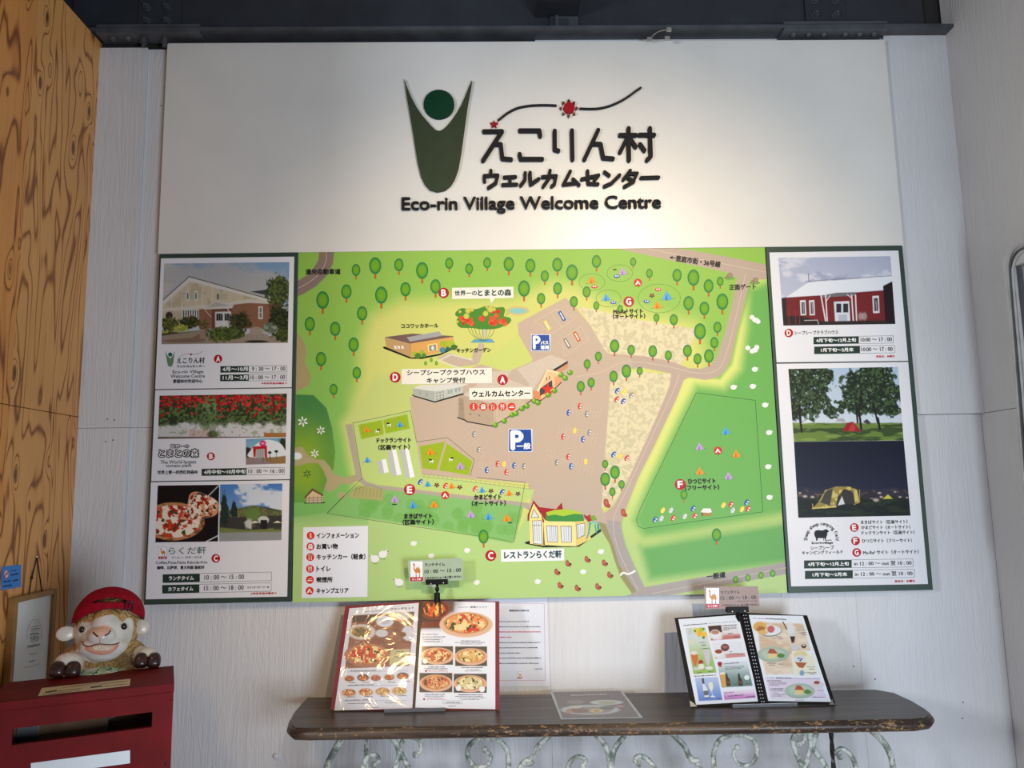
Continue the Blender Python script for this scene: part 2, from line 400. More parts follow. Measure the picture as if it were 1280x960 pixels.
class Cv:
    """a printed picture, painted by formula on a grid between four photo-pixel corners"""
    def __init__(s, quad, ss=1.3, warp=None):
        tl, tr, br, bl = [np.array(q, float) for q in quad]
        nx = max(2, int(max(np.linalg.norm(tr-tl), np.linalg.norm(br-bl))*ss)); ny = max(2, int(max(np.linalg.norm(bl-tl), np.linalg.norm(br-tr))*ss))
        S, T = np.meshgrid(np.linspace(0, 1, nx+1), np.linspace(0, 1, ny+1))
        S3, T3 = S[..., None], T[..., None]
        P = tl*(1-S3)*(1-T3) + tr*S3*(1-T3) + br*S3*T3 + bl*(1-S3)*T3
        s.X, s.Y = P[..., 0], P[..., 1]; s.S, s.T = S, T
        s.x, s.y = s.X, s.Y                    # drawing coordinates
        if warp: s.x, s.y = S*warp[0], T*warp[1]
        s.C = np.zeros(S.shape+(3,)); s.ss = ss
    def mix(s, m, c):
        c = np.asarray(c, float); s.C = s.C*(1-m[..., None]) + c*m[..., None]
    def fill(s, c): s.C[:] = np.asarray(c, float)
    def vgrad(s, c0, c1):
        t = s.T[..., None]; s.C = np.array(c0, float)*(1-t) + np.array(c1, float)*t
    def sdf(s, pts):
        pts = np.array(pts, float); x, y = s.x, s.y; d = np.full(x.shape, 1e9); ins = np.zeros(x.shape, bool)
        for k in range(len(pts)):
            ax, ay = pts[k]; bx, by = pts[(k+1) % len(pts)]; ex, ey = bx-ax, by-ay
            t = np.clip(((x-ax)*ex+(y-ay)*ey)/(ex*ex+ey*ey+1e-12), 0, 1)
            d = np.minimum(d, np.hypot(x-ax-t*ex, y-ay-t*ey))
            c = (ay > y) != (by > y)
            xx = ax + (y-ay)*ex/(ey if abs(ey) > 1e-12 else 1e-12); ins ^= c & (x < xx)
        return np.where(ins, -d, d)
    def pmask(s, pts, soft=0.5): return 1-sstep(-soft, soft, s.sdf(pts))
    def poly(s, pts, c, soft=0.5, a=1.0): s.mix(s.pmask(pts, soft)*a, c)
    def ell(s, cx, cy, rx, ry=None, c=(0, 0, 0), soft=0.12, a=1.0, rough=0.0, seed=1, rsc=4.0):
        ry = rx if ry is None else ry
        d = np.hypot((s.x-cx)/rx, (s.y-cy)/ry)
        if rough: d = d + (vnoise(s.x, s.y, rsc, seed, 3)-0.5)*rough
        s.mix((1-sstep(1-soft, 1+soft, d))*a, c)
    def rect(s, x0, y0, x1, y1, c, soft=0.4, a=1.0): s.poly([(x0, y0), (x1, y0), (x1, y1), (x0, y1)], c, soft, a)
    def line(s, pts, w, c, a=1.0, soft=0.4):
        x, y = s.x, s.y; d = np.full(x.shape, 1e9)
        for p, q in zip(pts[:-1], pts[1:]):
            ex, ey = q[0]-p[0], q[1]-p[1]
            t = np.clip(((x-p[0])*ex+(y-p[1])*ey)/(ex*ex+ey*ey+1e-12), 0, 1)
            d = np.minimum(d, np.hypot(x-p[0]-t*ex, y-p[1]-t*ey))
        s.mix((1-sstep(w/2-soft, w/2+soft, d))*a, c)
    def speckle(s, mask, cols, sc=2.0, seed=3):
        n = vnoise(s.x, s.y, sc, seed, 3); k = len(cols)
        for i, c in enumerate(cols):
            lo = 0.25+0.5*i/k; s.mix(mask*sstep(lo-0.04, lo+0.04, n), c)
    def nz(s, sc, seed=0, o=3, sx=1.0, sy=1.0): return vnoise(s.x, s.y, sc, seed, o, sx, sy)
def smoothpoly(pts, n=6):
    p = list(pts); k = smooth_path([p[-1]]+p+[p[0], p[1]], n); return [tuple(q) for q in k[n:-n-1]]
Z0 = 1.5   # eye height: heights below are given relative to it
# ------------------------------------------------------------------ the setting
M_WALL = painted_wall('white_painted_panel', (222, 222, 224))
M_WALLR = painted_wall('grey_white_painted_panel', (214, 211, 208), 0.8)
M_STEEL = plain('dark_steel_paint', (46, 49, 56), 0.5, 0.0, 0.10, 9, 0.15)
M_STEEL2 = plain('dark_steel_paint_flange', (72, 75, 80), 0.5, 0.0, 0.12, 14, 0.15)
M_DIM = plain('shaded_ceiling_board', (70, 70, 72), 0.8)
XL, XR = -1.255, 1.512
BT = 1.462        # underside of the beam above eye height

def slab(name, lo, hi, mat, parent=None, **kw): return boxobj(name, lo, hi, mat, parent, **kw)
wall = slab('wall_back', (XL-0.42, 0.014, 0), (XR+0.1, 0.12, Z0+2.6), plain('wall_core', (46, 44, 43), 0.8), kind='structure')
XS = [XL, W(184, 62, -0.012).x, 0.152, 1.075, XR]
ZS = [0.0, Z0+0.205, Z0+BT]
g = 0.0005
for i in range(4):
    for j in range(2):
        fr = -0.011 if i == 0 else 0.0
        slab('panel', (XS[i]+(0 if i == 0 else .0002), fr, ZS[j]+(0 if j == 0 else g)), (XS[i+1]-(0 if i == 3 else .0002), 0.0135, ZS[j+1]-g-(0.026 if i < 2 and j == 1 and XS[i+1] < 0.2 else 0)), M_WALL, wall, bev=0.0006)
slab('panel', (1.3030, -0.016, Z0+0.2055), (XR-.0002, -0.0002, Z0+BT-.0005), M_WALL, wall, bev=0.0006)
# small marks, nail dimples and a hook on the plaster-white panels
dots = bmesh.new()
for px, py in [(201, 132), (1203, 898), (1099, 900), (1067, 833), (1094, 849), (1204, 878), (1140, 147), (318, 438), (326, 438), (134, 524), (143, 525), (132, 552), (141, 550)]:
    c = W(px, py, -0.0115 if px < 180 else -0.0002); ellipsoid(dots, c, (0.0022, 0.0012, 0.0022), 8, 6)
link('nail_mark', frombm('nail_mark', dots), plain('mark_grey', (90, 86, 82), 0.7), wall, kind='stuff')
sc = W(345, 945, 0); bm = bmesh.new(); cyl(bm, sc, sc+Vector((0, -0.004, 0)), 0.0085, 20); ellipsoid(bm, sc+Vector((0, -0.004, 0)), (0.0078, 0.0025, 0.0078), 16, 8)
link('screw_cap', frombm('screw_cap', bm), plain('cap_white', (214, 216, 222), 0.4), wall, smooth=True, label='round white screw cap')

wr = slab('wall_right', (XR+0.012, -1.35, 0), (XR+0.12, 0.02, Z0+2.6), plain('wall_core', (46, 44, 43), 0.8), kind='structure')
YD = XP(1263, 420, XR-.022).y          # near edge of the door casing
ZD = XP(1268, 314, XR-.022).z
slab('panel', (XR, YD, 0), (XR+0.0115, -g, Z0+0.205), M_WALLR, wr, bev=0.001)
link('panel', frombm('panel', prism([(XR, -g, Z0+0.2065), (XR, -g, Z0+2.6), (XR, -1.35, Z0+2.6), (XR, -1.35, ZD), (XR, YD, ZD), (XR, YD, Z0+0.2065)], (0.0115, 0, 0))), M_WALLR, wr)
M_CASE = plain('casing_white', (214, 212, 210), 0.45, var=0.03)
door = slab('door_1', (XR-0.006, YD-0.9, 0.0), (XR+0.011, YD-0.045, ZD-0.045), plain('door_grey_white', (186, 188, 190), 0.5, var=0.04), kind='structure')
slab('door_casing', (XR-0.022, YD-0.042, 0), (XR+0.011, YD, ZD), M_CASE, door, bev=0.002, label='white upright door casing')
slab('door_casing', (XR-0.022, YD-0.95, ZD-0.042), (XR+0.011, YD-0.0425, ZD), M_CASE, door, bev=0.002, label='white top door casing')
slab('door_stop', (XR-0.014, YD-0.056, 0), (XR+0.0, YD-0.0425, ZD-0.0425), plain('stop_dark', (92, 94, 98), 0.5), door)

M_PLY = plywood('plywood_pale', (128, 76, 38), (208, 140, 76), (234, 174, 106), 0.35)
M_PLY2 = plywood('plywood_orange', (124, 66, 28), (206, 132, 66), (230, 160, 88), 4.1)
wl = slab('wall_left', (XL-0.12, -1.3, 0), (XL-0.013, 0.0, Z0+1.452), plain('wall_core', (46, 44, 43), 0.8), kind='structure')
YS = -0.346
for lo, hi, m in [((0, YS+g), (Z0+0.238, -0.0), M_PLY), ((Z0+0.240, YS+g), (Z0+1.455, -0.0), M_PLY), ((0, -1.3), (Z0+0.238, YS-g), M_PLY2), ((Z0+0.240, -1.3), (Z0+1.455, YS-g), M_PLY2)]:
    slab('plywood_sheet', (XL-0.012 + (0.0 if m is M_PLY else 0.003), lo[1], lo[0]), (XL+(0.0 if m is M_PLY else 0.003), hi[1], hi[0]), m, wl, bev=0.001)
slab('wall_left_upper', (XL-0.3, -1.3, Z0+1.46), (XL-0.102, 0.0, Z0+2.6), M_STEEL, kind='structure')
slab('floor', (-3.2, -5.4, -0.05), (3.4, 0.12, 0.0), plain('floor_boards', (120, 100, 80), 0.5, 0, 0.15, 8), kind='structure')

# ------------------------------------------------------------------ steel beam
def hexbolt(c, axis, r, parent, name='bolt', L=0.012, nut=True):
    bm = bmesh.new(); a = Vector(axis).normalized(); c = Vector(c)
    tube(bm, [c, c+a*0.003], [r*1.25, r*1.22], 18)
    tube(bm, [c+a*0.003, c+a*0.003+a*L*0.7], [r, r*0.96], 6)
    tube(bm, [c+a*L*0.8, c+a*L*1.5], [r*0.5, r*0.44], 12)
    return link(name, frombm(name, bm), M_STEEL2, parent)
beam = empty('steel_beam', (0, 0.05, Z0+BT), label='dark grey steel beam along the top of the wall', cat='beam')
slab('web', (XL-0.1, 0.0, Z0+BT+0.012), (XR-0.06, 0.014, Z0+BT+0.42), M_STEEL, beam)
slab('bottom_flange', (XL-0.02, -0.062, Z0+BT), (XR, 0.012, Z0+BT+0.0115), M_STEEL2, beam, bev=0.001)
def wx(px): return W(px, 30, -0.0).x
for a, b_ in [(120, 250), (980, 1110)]:
    slab('splice_plate', (W(a, 45, -.06).x, -0.066, Z0+BT-0.0095), (W(b_, 45, -.06).x, -0.004, Z0+BT-0.0005), M_STEEL2, beam, bev=0.0015, label='plate bolted under the beam')
    slab('splice_plate', (W(a, 45, -.06).x, -0.064, Z0+BT+0.012), (W(b_, 45, -.06).x, -0.006, Z0+BT+0.021), M_STEEL2, beam, bev=0.0015)
for a, b_ in [(174, 227), (1006.5, 1056)]:
    slab('web_plate', (wx(a), -0.009, Z0+BT+0.032), (wx(b_), -0.0002, Z0+BT+0.40), M_STEEL, beam, bev=0.0012)
for x0, x1 in [(184, 209), (1018, 1044)]:
    for px in (x0, x1):
        for k, py in enumerate((27 if x0 < 500 else 19, 10 if x0 < 500 else 1, -8, -26, -44)):
            hexbolt(W(px, py, -0.0095), (0, -1, 0), 0.0105, beam, L=0.014)
for px in (139, 158, 178, 204, 993, 1012, 1031, 1058, 1076, 1094):
    p = W(px, 52, -0.045); bm = bmesh.new()
    c = Vector((p.x, -0.042 if px > 500 else -0.036, Z0+BT-0.0095)); r = 0.0095 if px > 500 else 0.0125
    if px in (178, 204): tube(bm, [c, c+Vector((0, 0, -0.018))], [r*0.9, r*0.9], 6); tube(bm, [c+Vector((0, 0, -.018)), c+Vector((0, 0, -.03))], [r*.55, r*.5], 12)
    else: ellipsoid(bm, c, (r, r, 0.009), 16, 8)
    link('rivet', frombm('rivet', bm), M_STEEL2, beam, smooth=px not in (178, 204))
for px in (140, 158, 222, 243, 992, 1066, 1080, 1090):
    p = W(px, 40, -0.03); bm = bmesh.new(); tube(bm, [(p.x, -0.035, Z0+BT+0.021), (p.x, -0.035, Z0+BT+0.029)], [0.008, 0.0078], 6)
    link('nut', frombm('nut', bm), M_STEEL2, beam)
# crosswise beam that meets it above the sign
cb = empty('cross_beam', (0.13, -0.1, Z0+1.57), label='dark steel cross beam meeting the long beam above the sign', cat='beam')
X0, X1 = W(669, 20, -0.02).x, W(723, 20, -0.02).x
slab('bottom_flange', (X0, -1.6, Z0+1.54), (X1, -0.004, Z0+1.551), M_STEEL, cb, bev=0.001)
slab('web', ((X0+X1)/2-0.005, -1.6, Z0+1.552), ((X0+X1)/2+0.005, -0.004, Z0+1.85), M_STEEL, cb)
slab('end_plate', (X0+0.05, -0.010, Z0+1.499), (X1, -0.0005, Z0+1.539), M_STEEL2, cb, bev=0.001)
gx = W(694, 30, -0.04).x
link('gusset', frombm('gusset', prism([(gx, -0.001, Z0+BT+.0125), (gx, -0.056, Z0+BT+.0125), (gx, -0.05, Z0+BT+.055), (gx, -0.001, Z0+BT+.077)], (0.009, 0, 0))), M_STEEL2, cb)
# a bent wire clip tucked over the top of the sign
p0, p1, p2 = W(812, 49, -0.05), W(822, 40, -0.07), W(836, 37, -0.072)
clip = empty('wire_clip', p0, label='small bent wire clip above the top edge of the sign', cat='clip')
tubeobj('wire', smooth_path([p0, p1, p2], 6), 0.0016, plain('wire_steel', (150, 148, 142), 0.35, 0.6), clip)
for a in (p0, p2, W(834, 48, -0.07)):
    boxobj('clasp', a-Vector((0.008, 0.004, 0.006)), a+Vector((0.008, 0.004, 0.006)), plain('clasp_metal', (172, 168, 158), 0.35, 0.5), clip, bev=0.001)

# ------------------------------------------------------------------ cables by the door
M_CG, M_CD = plain('cable_pale', (190, 190, 188), 0.5), plain('cable_dark', (96, 98, 100), 0.5)
def px_on_right(pts, off): return [XP(a, b, XR-off) for a, b in pts]
cabs = [(M_CG, 0.0042, [(1262, 700), (1277, 560), (1268, 440), (1261, 350), (1261, 326), (1267, 312), (1280, 304.5), (1300, 298)]),
        (M_CD, 0.0030, [(1290, 700), (1280, 560), (1271, 440), (1264, 350), (1264, 329), (1270, 316), (1280, 309.5), (1300, 303)]),
        (M_CG, 0.0034, [(1296, 700), (1284, 560), (1274, 440), (1266.5, 350), (1267, 331), (1272, 320), (1280, 314), (1300, 308)])]
cabs[0][2][0] = (1289, 700)
for k, (m, r, pts) in enumerate(cabs):
    o = tubeobj('cable', smooth_path(px_on_right(pts, 0.0225+r), 8), r, m)
    tag(o, ['thick pale cable, outermost round the corner of the door casing', 'thin dark grey cable between two pale ones on the door casing', 'pale cable nearest the door, inside the dark one'][k], 'cable', 'cables running round the door casing')

# ------------------------------------------------------------------ boards on the wall
def quadslab(name, quad, y, th, mat, parent=None, bev=0.0012, **kw):
    """a board: four photo corners on the plane y, squared up to real upright edges, th deep"""
    P = [W(a, b, y) for a, b in quad]   # tl tr br bl
    x0, x1 = (P[0].x+P[3].x)/2, (P[1].x+P[2].x)/2
    pts = [Vector((x0, y, P[0].z)), Vector((x1, y, P[1].z)), Vector((x1, y, P[2].z)), Vector((x0, y, P[3].z))]
    return link(name, frombm(name, prism(pts, (0, th, 0))), mat, parent, **kw)
def plankbox(name, quad, y, th, mat, parent=None, bev=0.001, **kw):
    P = [W(a, b, y) for a, b in quad]
    return boxobj(name, ((P[0].x+P[3].x)/2, y, (P[2].z+P[3].z)/2), ((P[1].x+P[2].x)/2, y+th, (P[0].z+P[1].z)/2), mat, parent, bev=bev, **kw)
YB = -0.030
M_SIGN = plain('sign_white', (232, 229, 222), 0.30, var=0.012, nscale=6)
sign = empty('welcome_sign', (0.13, -0.02, Z0+0.75), label='large white sign board with raised dark lettering and green figure emblem', cat='sign')
plankbox('sign_panel', [(207, 53.5), (1108, 50), (1127.5, 306.5), (199.5, 317.5)], YB, 0.022, M_SIGN, sign)
M_INK = plain('letter_black', (26, 25, 29), 0.6, var=0.05, spec=.2)
M_OLIVE = plain('emblem_olive', (56, 66, 46), 0.6, var=0.04, spec=.2)
M_GREEN = plain('emblem_green', (3, 56, 34), 0.6, var=0.04, spec=.2)
M_RED = plain('emblem_red', (160, 10, 28), 0.6, var=0.04, spec=.2)
LT = 0.011    # how far the letters stand off the board
PLs = yplane(YB-LT)
def strokes(name, list_of, conv, w, mat, parent, join=True):
    """one letter made of round-ended strokes, each a bar of width w photo px"""
    bm = bmesh.new(); zoff = 0
    for st in list_of:
        pts = [conv(*p) for p in st]
        for k, (a, b) in enumerate(zip(pts[:-1], pts[1:])):
            dx, dy = b[0]-a[0], b[1]-a[1]; L = math.hypot(dx, dy) or 1; ux, uy = dx/L, dy/L; ol = []
            for t in range(9):
                an = PI/2 + PI*t/8; ol.append((a[0]+(ux*math.cos(an)-uy*math.sin(an))*w/2, a[1]+(uy*math.cos(an)+ux*math.sin(an))*w/2))
            for t in range(9):
                an = -PI/2 + PI*t/8; ol.append((b[0]+(ux*math.cos(an)-uy*math.sin(an))*w/2, b[1]+(uy*math.cos(an)+ux*math.sin(an))*w/2))
            zoff += 1
            P = [PLs.at(*q) + Vector((0, -0.00004*zoff, 0)) for q in ol]
            tmp = prism(P, (0, LT-0.0002, 0)); me = bpy.data.meshes.new('t'); tmp.to_mesh(me); tmp.free(); bm.from_mesh(me); bpy.data.meshes.remove(me)
    return link(name, frombm(name, bm), mat, parent)
zs = lambda x, y: (590+x/5.333, 90+y/5.333)
HIRA = [
 [[(80, 394), (200, 393), (73, 588)], [(160, 478), (192, 480), (203, 575), (260, 580)]],
 [[(320, 388), (450, 388), (455, 424)], [(318, 545), (325, 578), (468, 578)]],
 [[(552, 390), (553, 515), (576, 522)], [(667, 388), (671, 580)]],
 [[(842, 385), (750, 580)], [(812, 476), (858, 478), (876, 570), (940, 575)]],
 [[(988, 418), (1093, 418)], [(1045, 373), (1048, 585)], [(1038, 432), (988, 532)], [(1054, 440), (1092, 496)], [(1118, 417), (1215, 417)], [(1187, 373), (1193, 560), (1168, 585)], [(1122, 480), (1150, 520)]]]
for s_ in HIRA: strokes('letter', s_, zs, 5.0, M_INK, sign)
KATA = [
 [[(126, 655), (126, 685)], [(84, 727), (82, 690), (172, 686), (158, 738), (110, 770)]],
 [[(216, 700), (290, 696)], [(254, 700), (254, 748)], [(205, 750), (298, 747)]],
 [[(355, 670), (354, 715), (325, 754)], [(388, 668), (392, 748), (445, 710)]],
 [[(470, 697), (562, 690), (550, 745), (532, 760)], [(521, 655), (515, 705), (475, 762)]],
 [[(656, 660), (610, 748), (700, 738)], [(675, 712), (714, 750)]],
 [[(733, 712), (845, 686), (818, 718)], [(771, 658), (776, 742), (840, 745)]],
 [[(885, 665), (915, 687)], [(884, 760), (930, 740), (985, 685)]],
 [[(1056, 655), (1010, 715)], [(1050, 676), (1102, 673), (1075, 730), (1018, 762)], [(1038, 702), (1080, 727)]],
 [[(1130, 703), (1245, 700)]]]
for s_ in KATA: strokes('letter', s_, zs, 4.1, M_INK, sign)
# the roman line: one mesh per letter, cut from the set line
def roman(txt, x0, y0, x1, y1, h):
    n_extra = 0
    X, Y, fs = text_px(txt, x0, y0, x1, y1, h)
    par = list(range(len(X)))
    def find(a):
        while par[a] != a: par[a] = par[par[a]]; a = par[a]
        return a
    for f in fs:
        for i in f[1:]: par[find(i)] = find(f[0])
    isl = {}
    for f in fs: isl.setdefault(find(f[0]), []).append(f)
    items = sorted([(min(X[i] for f in v for i in f), max(X[i] for f in v for i in f), v) for v in isl.values()], key=lambda t: t[0])
    groups = []
    for a, b, v in items:
        if groups and a < groups[-1][1]-0.6: groups[-1][1] = max(groups[-1][1], b); groups[-1][2] += v
        else: groups.append([a, b, list(v)])
    for a, b, v in groups:
        used = sorted({i for f in v for i in f}); mp = {i: k for k, i in enumerate(used)}
        bm = bmesh.new()
        for dx, dy, dz in [(-.42, 0, 0), (.42, 0, 0.00003), (0, .3, 0.00006)]:
            fr = [bm.verts.new(PLs.at(X[i]+dx, Y[i]+dy) + Vector((0, -dz, 0))) for i in used]
            bk = [bm.verts.new(q.co + Vector((0, LT-0.0003, 0))) for q in fr]
            ed = {}
            for f in v:
                ff = [mp[i] for i in f]
                try: bm.faces.new([fr[i] for i in ff])
                except ValueError: pass
                for i, j in zip(ff, ff[1:]+ff[:1]): ed[(min(i, j), max(i, j))] = ed.get((min(i, j), max(i, j)), 0)+1
            for (i, j), c in ed.items():
                if c == 1:
                    try: bm.faces.new([fr[i], fr[j], bk[j], bk[i]])
                    except ValueError: pass
        link('letter', frombm('letter', bm), M_INK, sign)
roman('Eco-rin Village Welcome Centre', 502.5, 266.8, 826.5, 264.3, 20.6)
ze = lambda x, y: (480+x/5.65, 80+y/5.65)
EMB = [(143, 103), (158, 150), (190, 228), (230, 305), (270, 362), (330, 432), (360, 462), (385, 472), (410, 466), (440, 442), (475, 400), (510, 350), (545, 290), (572, 228), (600, 160), (622, 113), (614, 170), (590, 300), (560, 520), (545, 630), (525, 740), (500, 810), (470, 858), (430, 890), (375, 901), (325, 888), (290, 852), (262, 795), (238, 700), (222, 600), (205, 490), (190, 400), (160, 230)]
def raised(name, pts, mat, parent=sign, lt=LT, dz=0.0, **kw):
    P = [PLs.at(*p) + Vector((0, -dz, 0)) for p in pts]; return link(name, frombm(name, prism(P, (0, lt-0.0002+dz, 0))), mat, parent, **kw)
raised('figure_body', [ze(*p) for p in EMB], M_OLIVE, label='olive green body of the figure with raised arms')
raised('figure_head', [(548.6+19.2*math.cos(a), 130+18.0*math.sin(a)) for a in np.linspace(0, 2*PI, 48, endpoint=False)], M_GREEN, label='round dark green head of the figure')
for nm, pts in (('swoosh', [(172, 320), (200, 298), (240, 268), (300, 238), (370, 223), (430, 218), (500, 217), (565, 220)]), ('swoosh', [(718, 240), (780, 242), (840, 240), (900, 228), (950, 210), (1000, 186), (1050, 155), (1090, 125), (1130, 98)])):
    pp = smooth_path([zs(*p) for p in pts], 5); w = 0.75; up_, dn = [], []
    for k, p in enumerate(pp):
        a = pp[max(k-1, 0)]; b = pp[min(k+1, len(pp)-1)]; t = (b-a)/np.linalg.norm(b-a); nrm = np.array([-t[1], t[0]])
        up_.append(tuple(p+nrm*w)); dn.append(tuple(p-nrm*w))
    raised(nm, up_+dn[::-1], M_INK, label='thin curved black line')
sx, sy = zs(648, 236)
raised('sun_disc', [(sx+6.9*math.cos(a), sy+6.7*math.sin(a)) for a in np.linspace(0, 2*PI, 32, endpoint=False)], M_RED, label='small red disc')
for k in range(8):
    a = 2*PI*k/8+PI/2; c, s_ = math.cos(a), math.sin(a)
    raised('sun_ray', [(sx-0.5+c*11.8, sy+0.5+s_*11.6), (sx-0.5+c*8.8-s_*2.0, sy+.5+s_*8.6+c*2.0), (sx-.5+c*8.8+s_*2.0, sy+.5+s_*8.6-c*2.0)], plain('ray_dark_red', (96, 22, 26), 0.4))
sx, sy = zs(147, 345)
raised('star', [(sx+(5.3 if k % 2 == 0 else 2.3)*math.sin(PI*k/5), sy-(5.0 if k % 2 == 0 else 2.2)*math.cos(PI*k/5)) for k in range(10)], M_RED, label='small red star')
# ------------------------------------------------------------------ the illustrated map board
M_PRINT = print_mat('printed_board', 0.42, spec=0.22)
def Z(x0, y0, s): return lambda *p: [(x0+a/s, y0+b/s) for a, b in p]
MQ = [(372.5, 315.5), (956, 309.2), (984, 741), (365.5, 753)]
mapb = empty('map_board', (0.13, -0.02, Z0-0.3), label='wide green illustrated site map board in the middle of the wall', cat='map')
quadslab('map_panel', [(374.2, 315.5), (955, 309.2), (983, 741), (367.2, 753)], YB, 0.027, plain('panel_edge', (215, 216, 210), 0.45), mapb)
pm = Pr(yplane(YB), 0.0003)
cv = Cv(MQ, 1.0)
X, Y = cv.X, cv.Y
t = sstep(330, 700, Y); cv.C = np.array((150, 196, 84.))*(1-t[..., None]) + np.array((126, 190, 100.))*t[..., None]
def edge(pts, c, soft, grow=0): d = cv.sdf(pts); cv.mix(1-sstep(grow-soft, grow+soft, d), c)
# pale glow of the built-up middle
MID = [(450, 430), (462, 395), (500, 376), (560, 374), (640, 372), (690, 352), (720, 356), (760, 378), (870, 402), (890, 460), (870, 480), (845, 520), (800, 620), (700, 690), (560, 640), (480, 600), (455, 560), (440, 500), (448, 470)]
edge(MID, (214, 216, 120), 16)
edge([(425, 528), (470, 470), (520, 470), (560, 600), (440, 610)], (200, 212, 124), 9)
# right field with its bright rim
FLD = [(862, 476), (945, 470), (975, 470), (985, 650), (960, 690), (800, 735), (789, 690), (779, 655), (800, 610), (840, 520)]
edge([(854, 474), (866, 471), (900, 474), (915, 455), (925, 410), (942, 350), (990, 345), (995, 745), (800, 738), (775, 660), (782, 636), (800, 596), (820, 556), (845, 500)], np.array((222, 228, 128.))*(1-sstep(570, 690, Y))[..., None] + np.array((182, 210, 128.))*sstep(570, 690, Y)[..., None], 3, 0)
edge([(936, 362), (975, 345), (995, 650), (990, 645), (900, 668), (850, 676), (805, 672), (792, 650), (812, 600), (850, 520), (870, 482), (905, 486), (926, 462), (934, 410)], (112, 178, 88), 9, 0)
edge([(800, 682), (990, 652), (990, 702), (812, 724)], (106, 172, 90), 8)
m = (1-sstep(-7, 7, cv.sdf([(800, 672), (980, 640), (985, 652), (803, 684)]))); cv.mix(m*0.8, (186, 208, 122))
# pale lawn along the bottom
LAWN = [(360, 648), (408, 641), (520, 656), (640, 679), (660, 640), (740, 650), (763, 662), (773, 705), (793, 740), (780, 760), (360, 760)]
edge(LAWN, (180, 212, 134), 2)
m = np.exp(-((Y-640-(X-366)*0.02)/14)**2)*(X < 460); cv.mix(m*0.6, (124, 184, 104))
# camp woods below the track
WD = [(479, 612), (560, 620), (655, 632), (643, 676), (600, 668), (520, 656), (430, 642), (409, 641), (430, 620), (452, 610)]
cv.poly(WD, (134, 190, 110), 1.0); inwd = cv.pmask(WD, 1.0)
for k in range(46):
    a, b_ = 452+RNG.rand()*196, 0; yy = 620+(a-450)*0.09+RNG.rand()*30
    d = np.hypot(X-a, Y-yy); cv.mix((1-sstep(6.5, 8.0, d))*inwd*0.55, (116, 178, 86))
# wood hill at the left edge
HILL = [(370, 493), (392, 494), (408, 510), (415, 535), (419, 565), (417, 585), (405, 612), (398, 628), (366, 628)]
cv.poly(HILL, (70, 132, 72), 0.7)
hm = cv.pmask(HILL, 0.7); tt = sstep(498, 570, Y)*(1-0.5*sstep(385, 415, X)); cv.mix(hm*tt*0.9, (146, 178, 50))
cv.mix(hm*sstep(600, 628, Y)*0.8, (98, 160, 76))
cv.poly([(366, 560), (378, 559), (386, 570), (394, 574), (405, 575), (412, 583), (417, 592), (431, 597), (446, 593), (449, 600), (436, 606), (428, 604), (421, 610), (412, 616), (405, 611), (409, 600), (404, 588), (398, 579), (385, 579), (375, 582), (366, 583)], (178, 168, 124), 0.6)
cv.ell(371, 570, 6.5, 4.5, (232, 236, 240), 0.15)
cv.ell(427, 619, 6, 4.5, (172, 172, 120), 0.2)
# brown ground patch at left edge
cv.poly(smoothpoly([(365, 418), (378, 424), (383, 440), (381, 452), (388, 468), (386, 480), (375, 487), (364, 489)], 5), (176, 160, 112), 0.6)
# roads
TAUPE = (200, 178, 156); RD = (190, 170, 154); RD2 = (166, 160, 158)
cv.poly([(399, 315), (417.8, 315), (416, 330), (408, 345), (395, 358), (380, 367), (371, 371), (371, 352), (382, 345), (392, 335), (398, 325)], (142, 122, 112), 0.5)
zc = Z(720, 300, 5.12)
cv.poly([(768, 310), (838, 309), (870, 314), (915, 322), (958, 331), (958, 349), (938, 349), (923, 409), (913, 450), (906, 464), (896, 472), (882, 475), (861, 472), (855, 475), (845, 500), (817.7, 557.7), (798, 597), (782.5, 636), (775.8, 656), (781, 680), (790.6, 710), (806, 734), (992, 701), (992, 716), (815, 749), (765, 752), (790, 742), (771.9, 705), (765, 680), (757, 654), (745, 650), (766.9, 632), (784.5, 600.6), (806, 553.8), (823.5, 514.7), (837, 481.5), (838.8, 467), (804, 460), (778, 462), (750, 470), (748, 440), (763, 442), (804, 444), (837, 450), (860, 460), (876, 461), (888, 457), (896, 446), (905, 420), (914, 386), (921, 347), (907, 340), (860, 330)], RD, 0.5)
cv.mix(cv.pmask([(757, 650), (776, 652), (781, 680), (806, 734), (992, 701), (992, 716), (815, 749), (765, 752), (790, 742), (771.9, 705)], 0.5)*0.85, RD2)
cv.poly([(815, 748), (992, 716), (995, 760), (760, 760)], (184, 212, 140), 0.6)
cv.poly([(744, 650), (757, 655), (767, 682), (774, 706), (795, 739), (790, 742), (776, 722), (768, 700), (762, 680)], (152, 146, 96), 0.5)
# the big parking ground
PK = [(647, 404), (707, 372), (715, 379), (740, 409), (759, 441), (763, 444), (790, 446), (790, 461), (776, 463), (763, 478), (755, 600), (752, 634), (760, 655), (745, 652), (735, 650), (664, 640), (652, 632), (664, 628), (660, 604), (560, 596), (527, 593), (520, 552), (512, 497), (540, 485), (566, 470), (601, 455), (634, 465), (665, 449), (648, 418)]
cv.poly(PK, TAUPE, 0.5)
cv.mix(cv.pmask(PK, .5)*sstep(560, 650, Y)*0.5, (186, 172, 160))
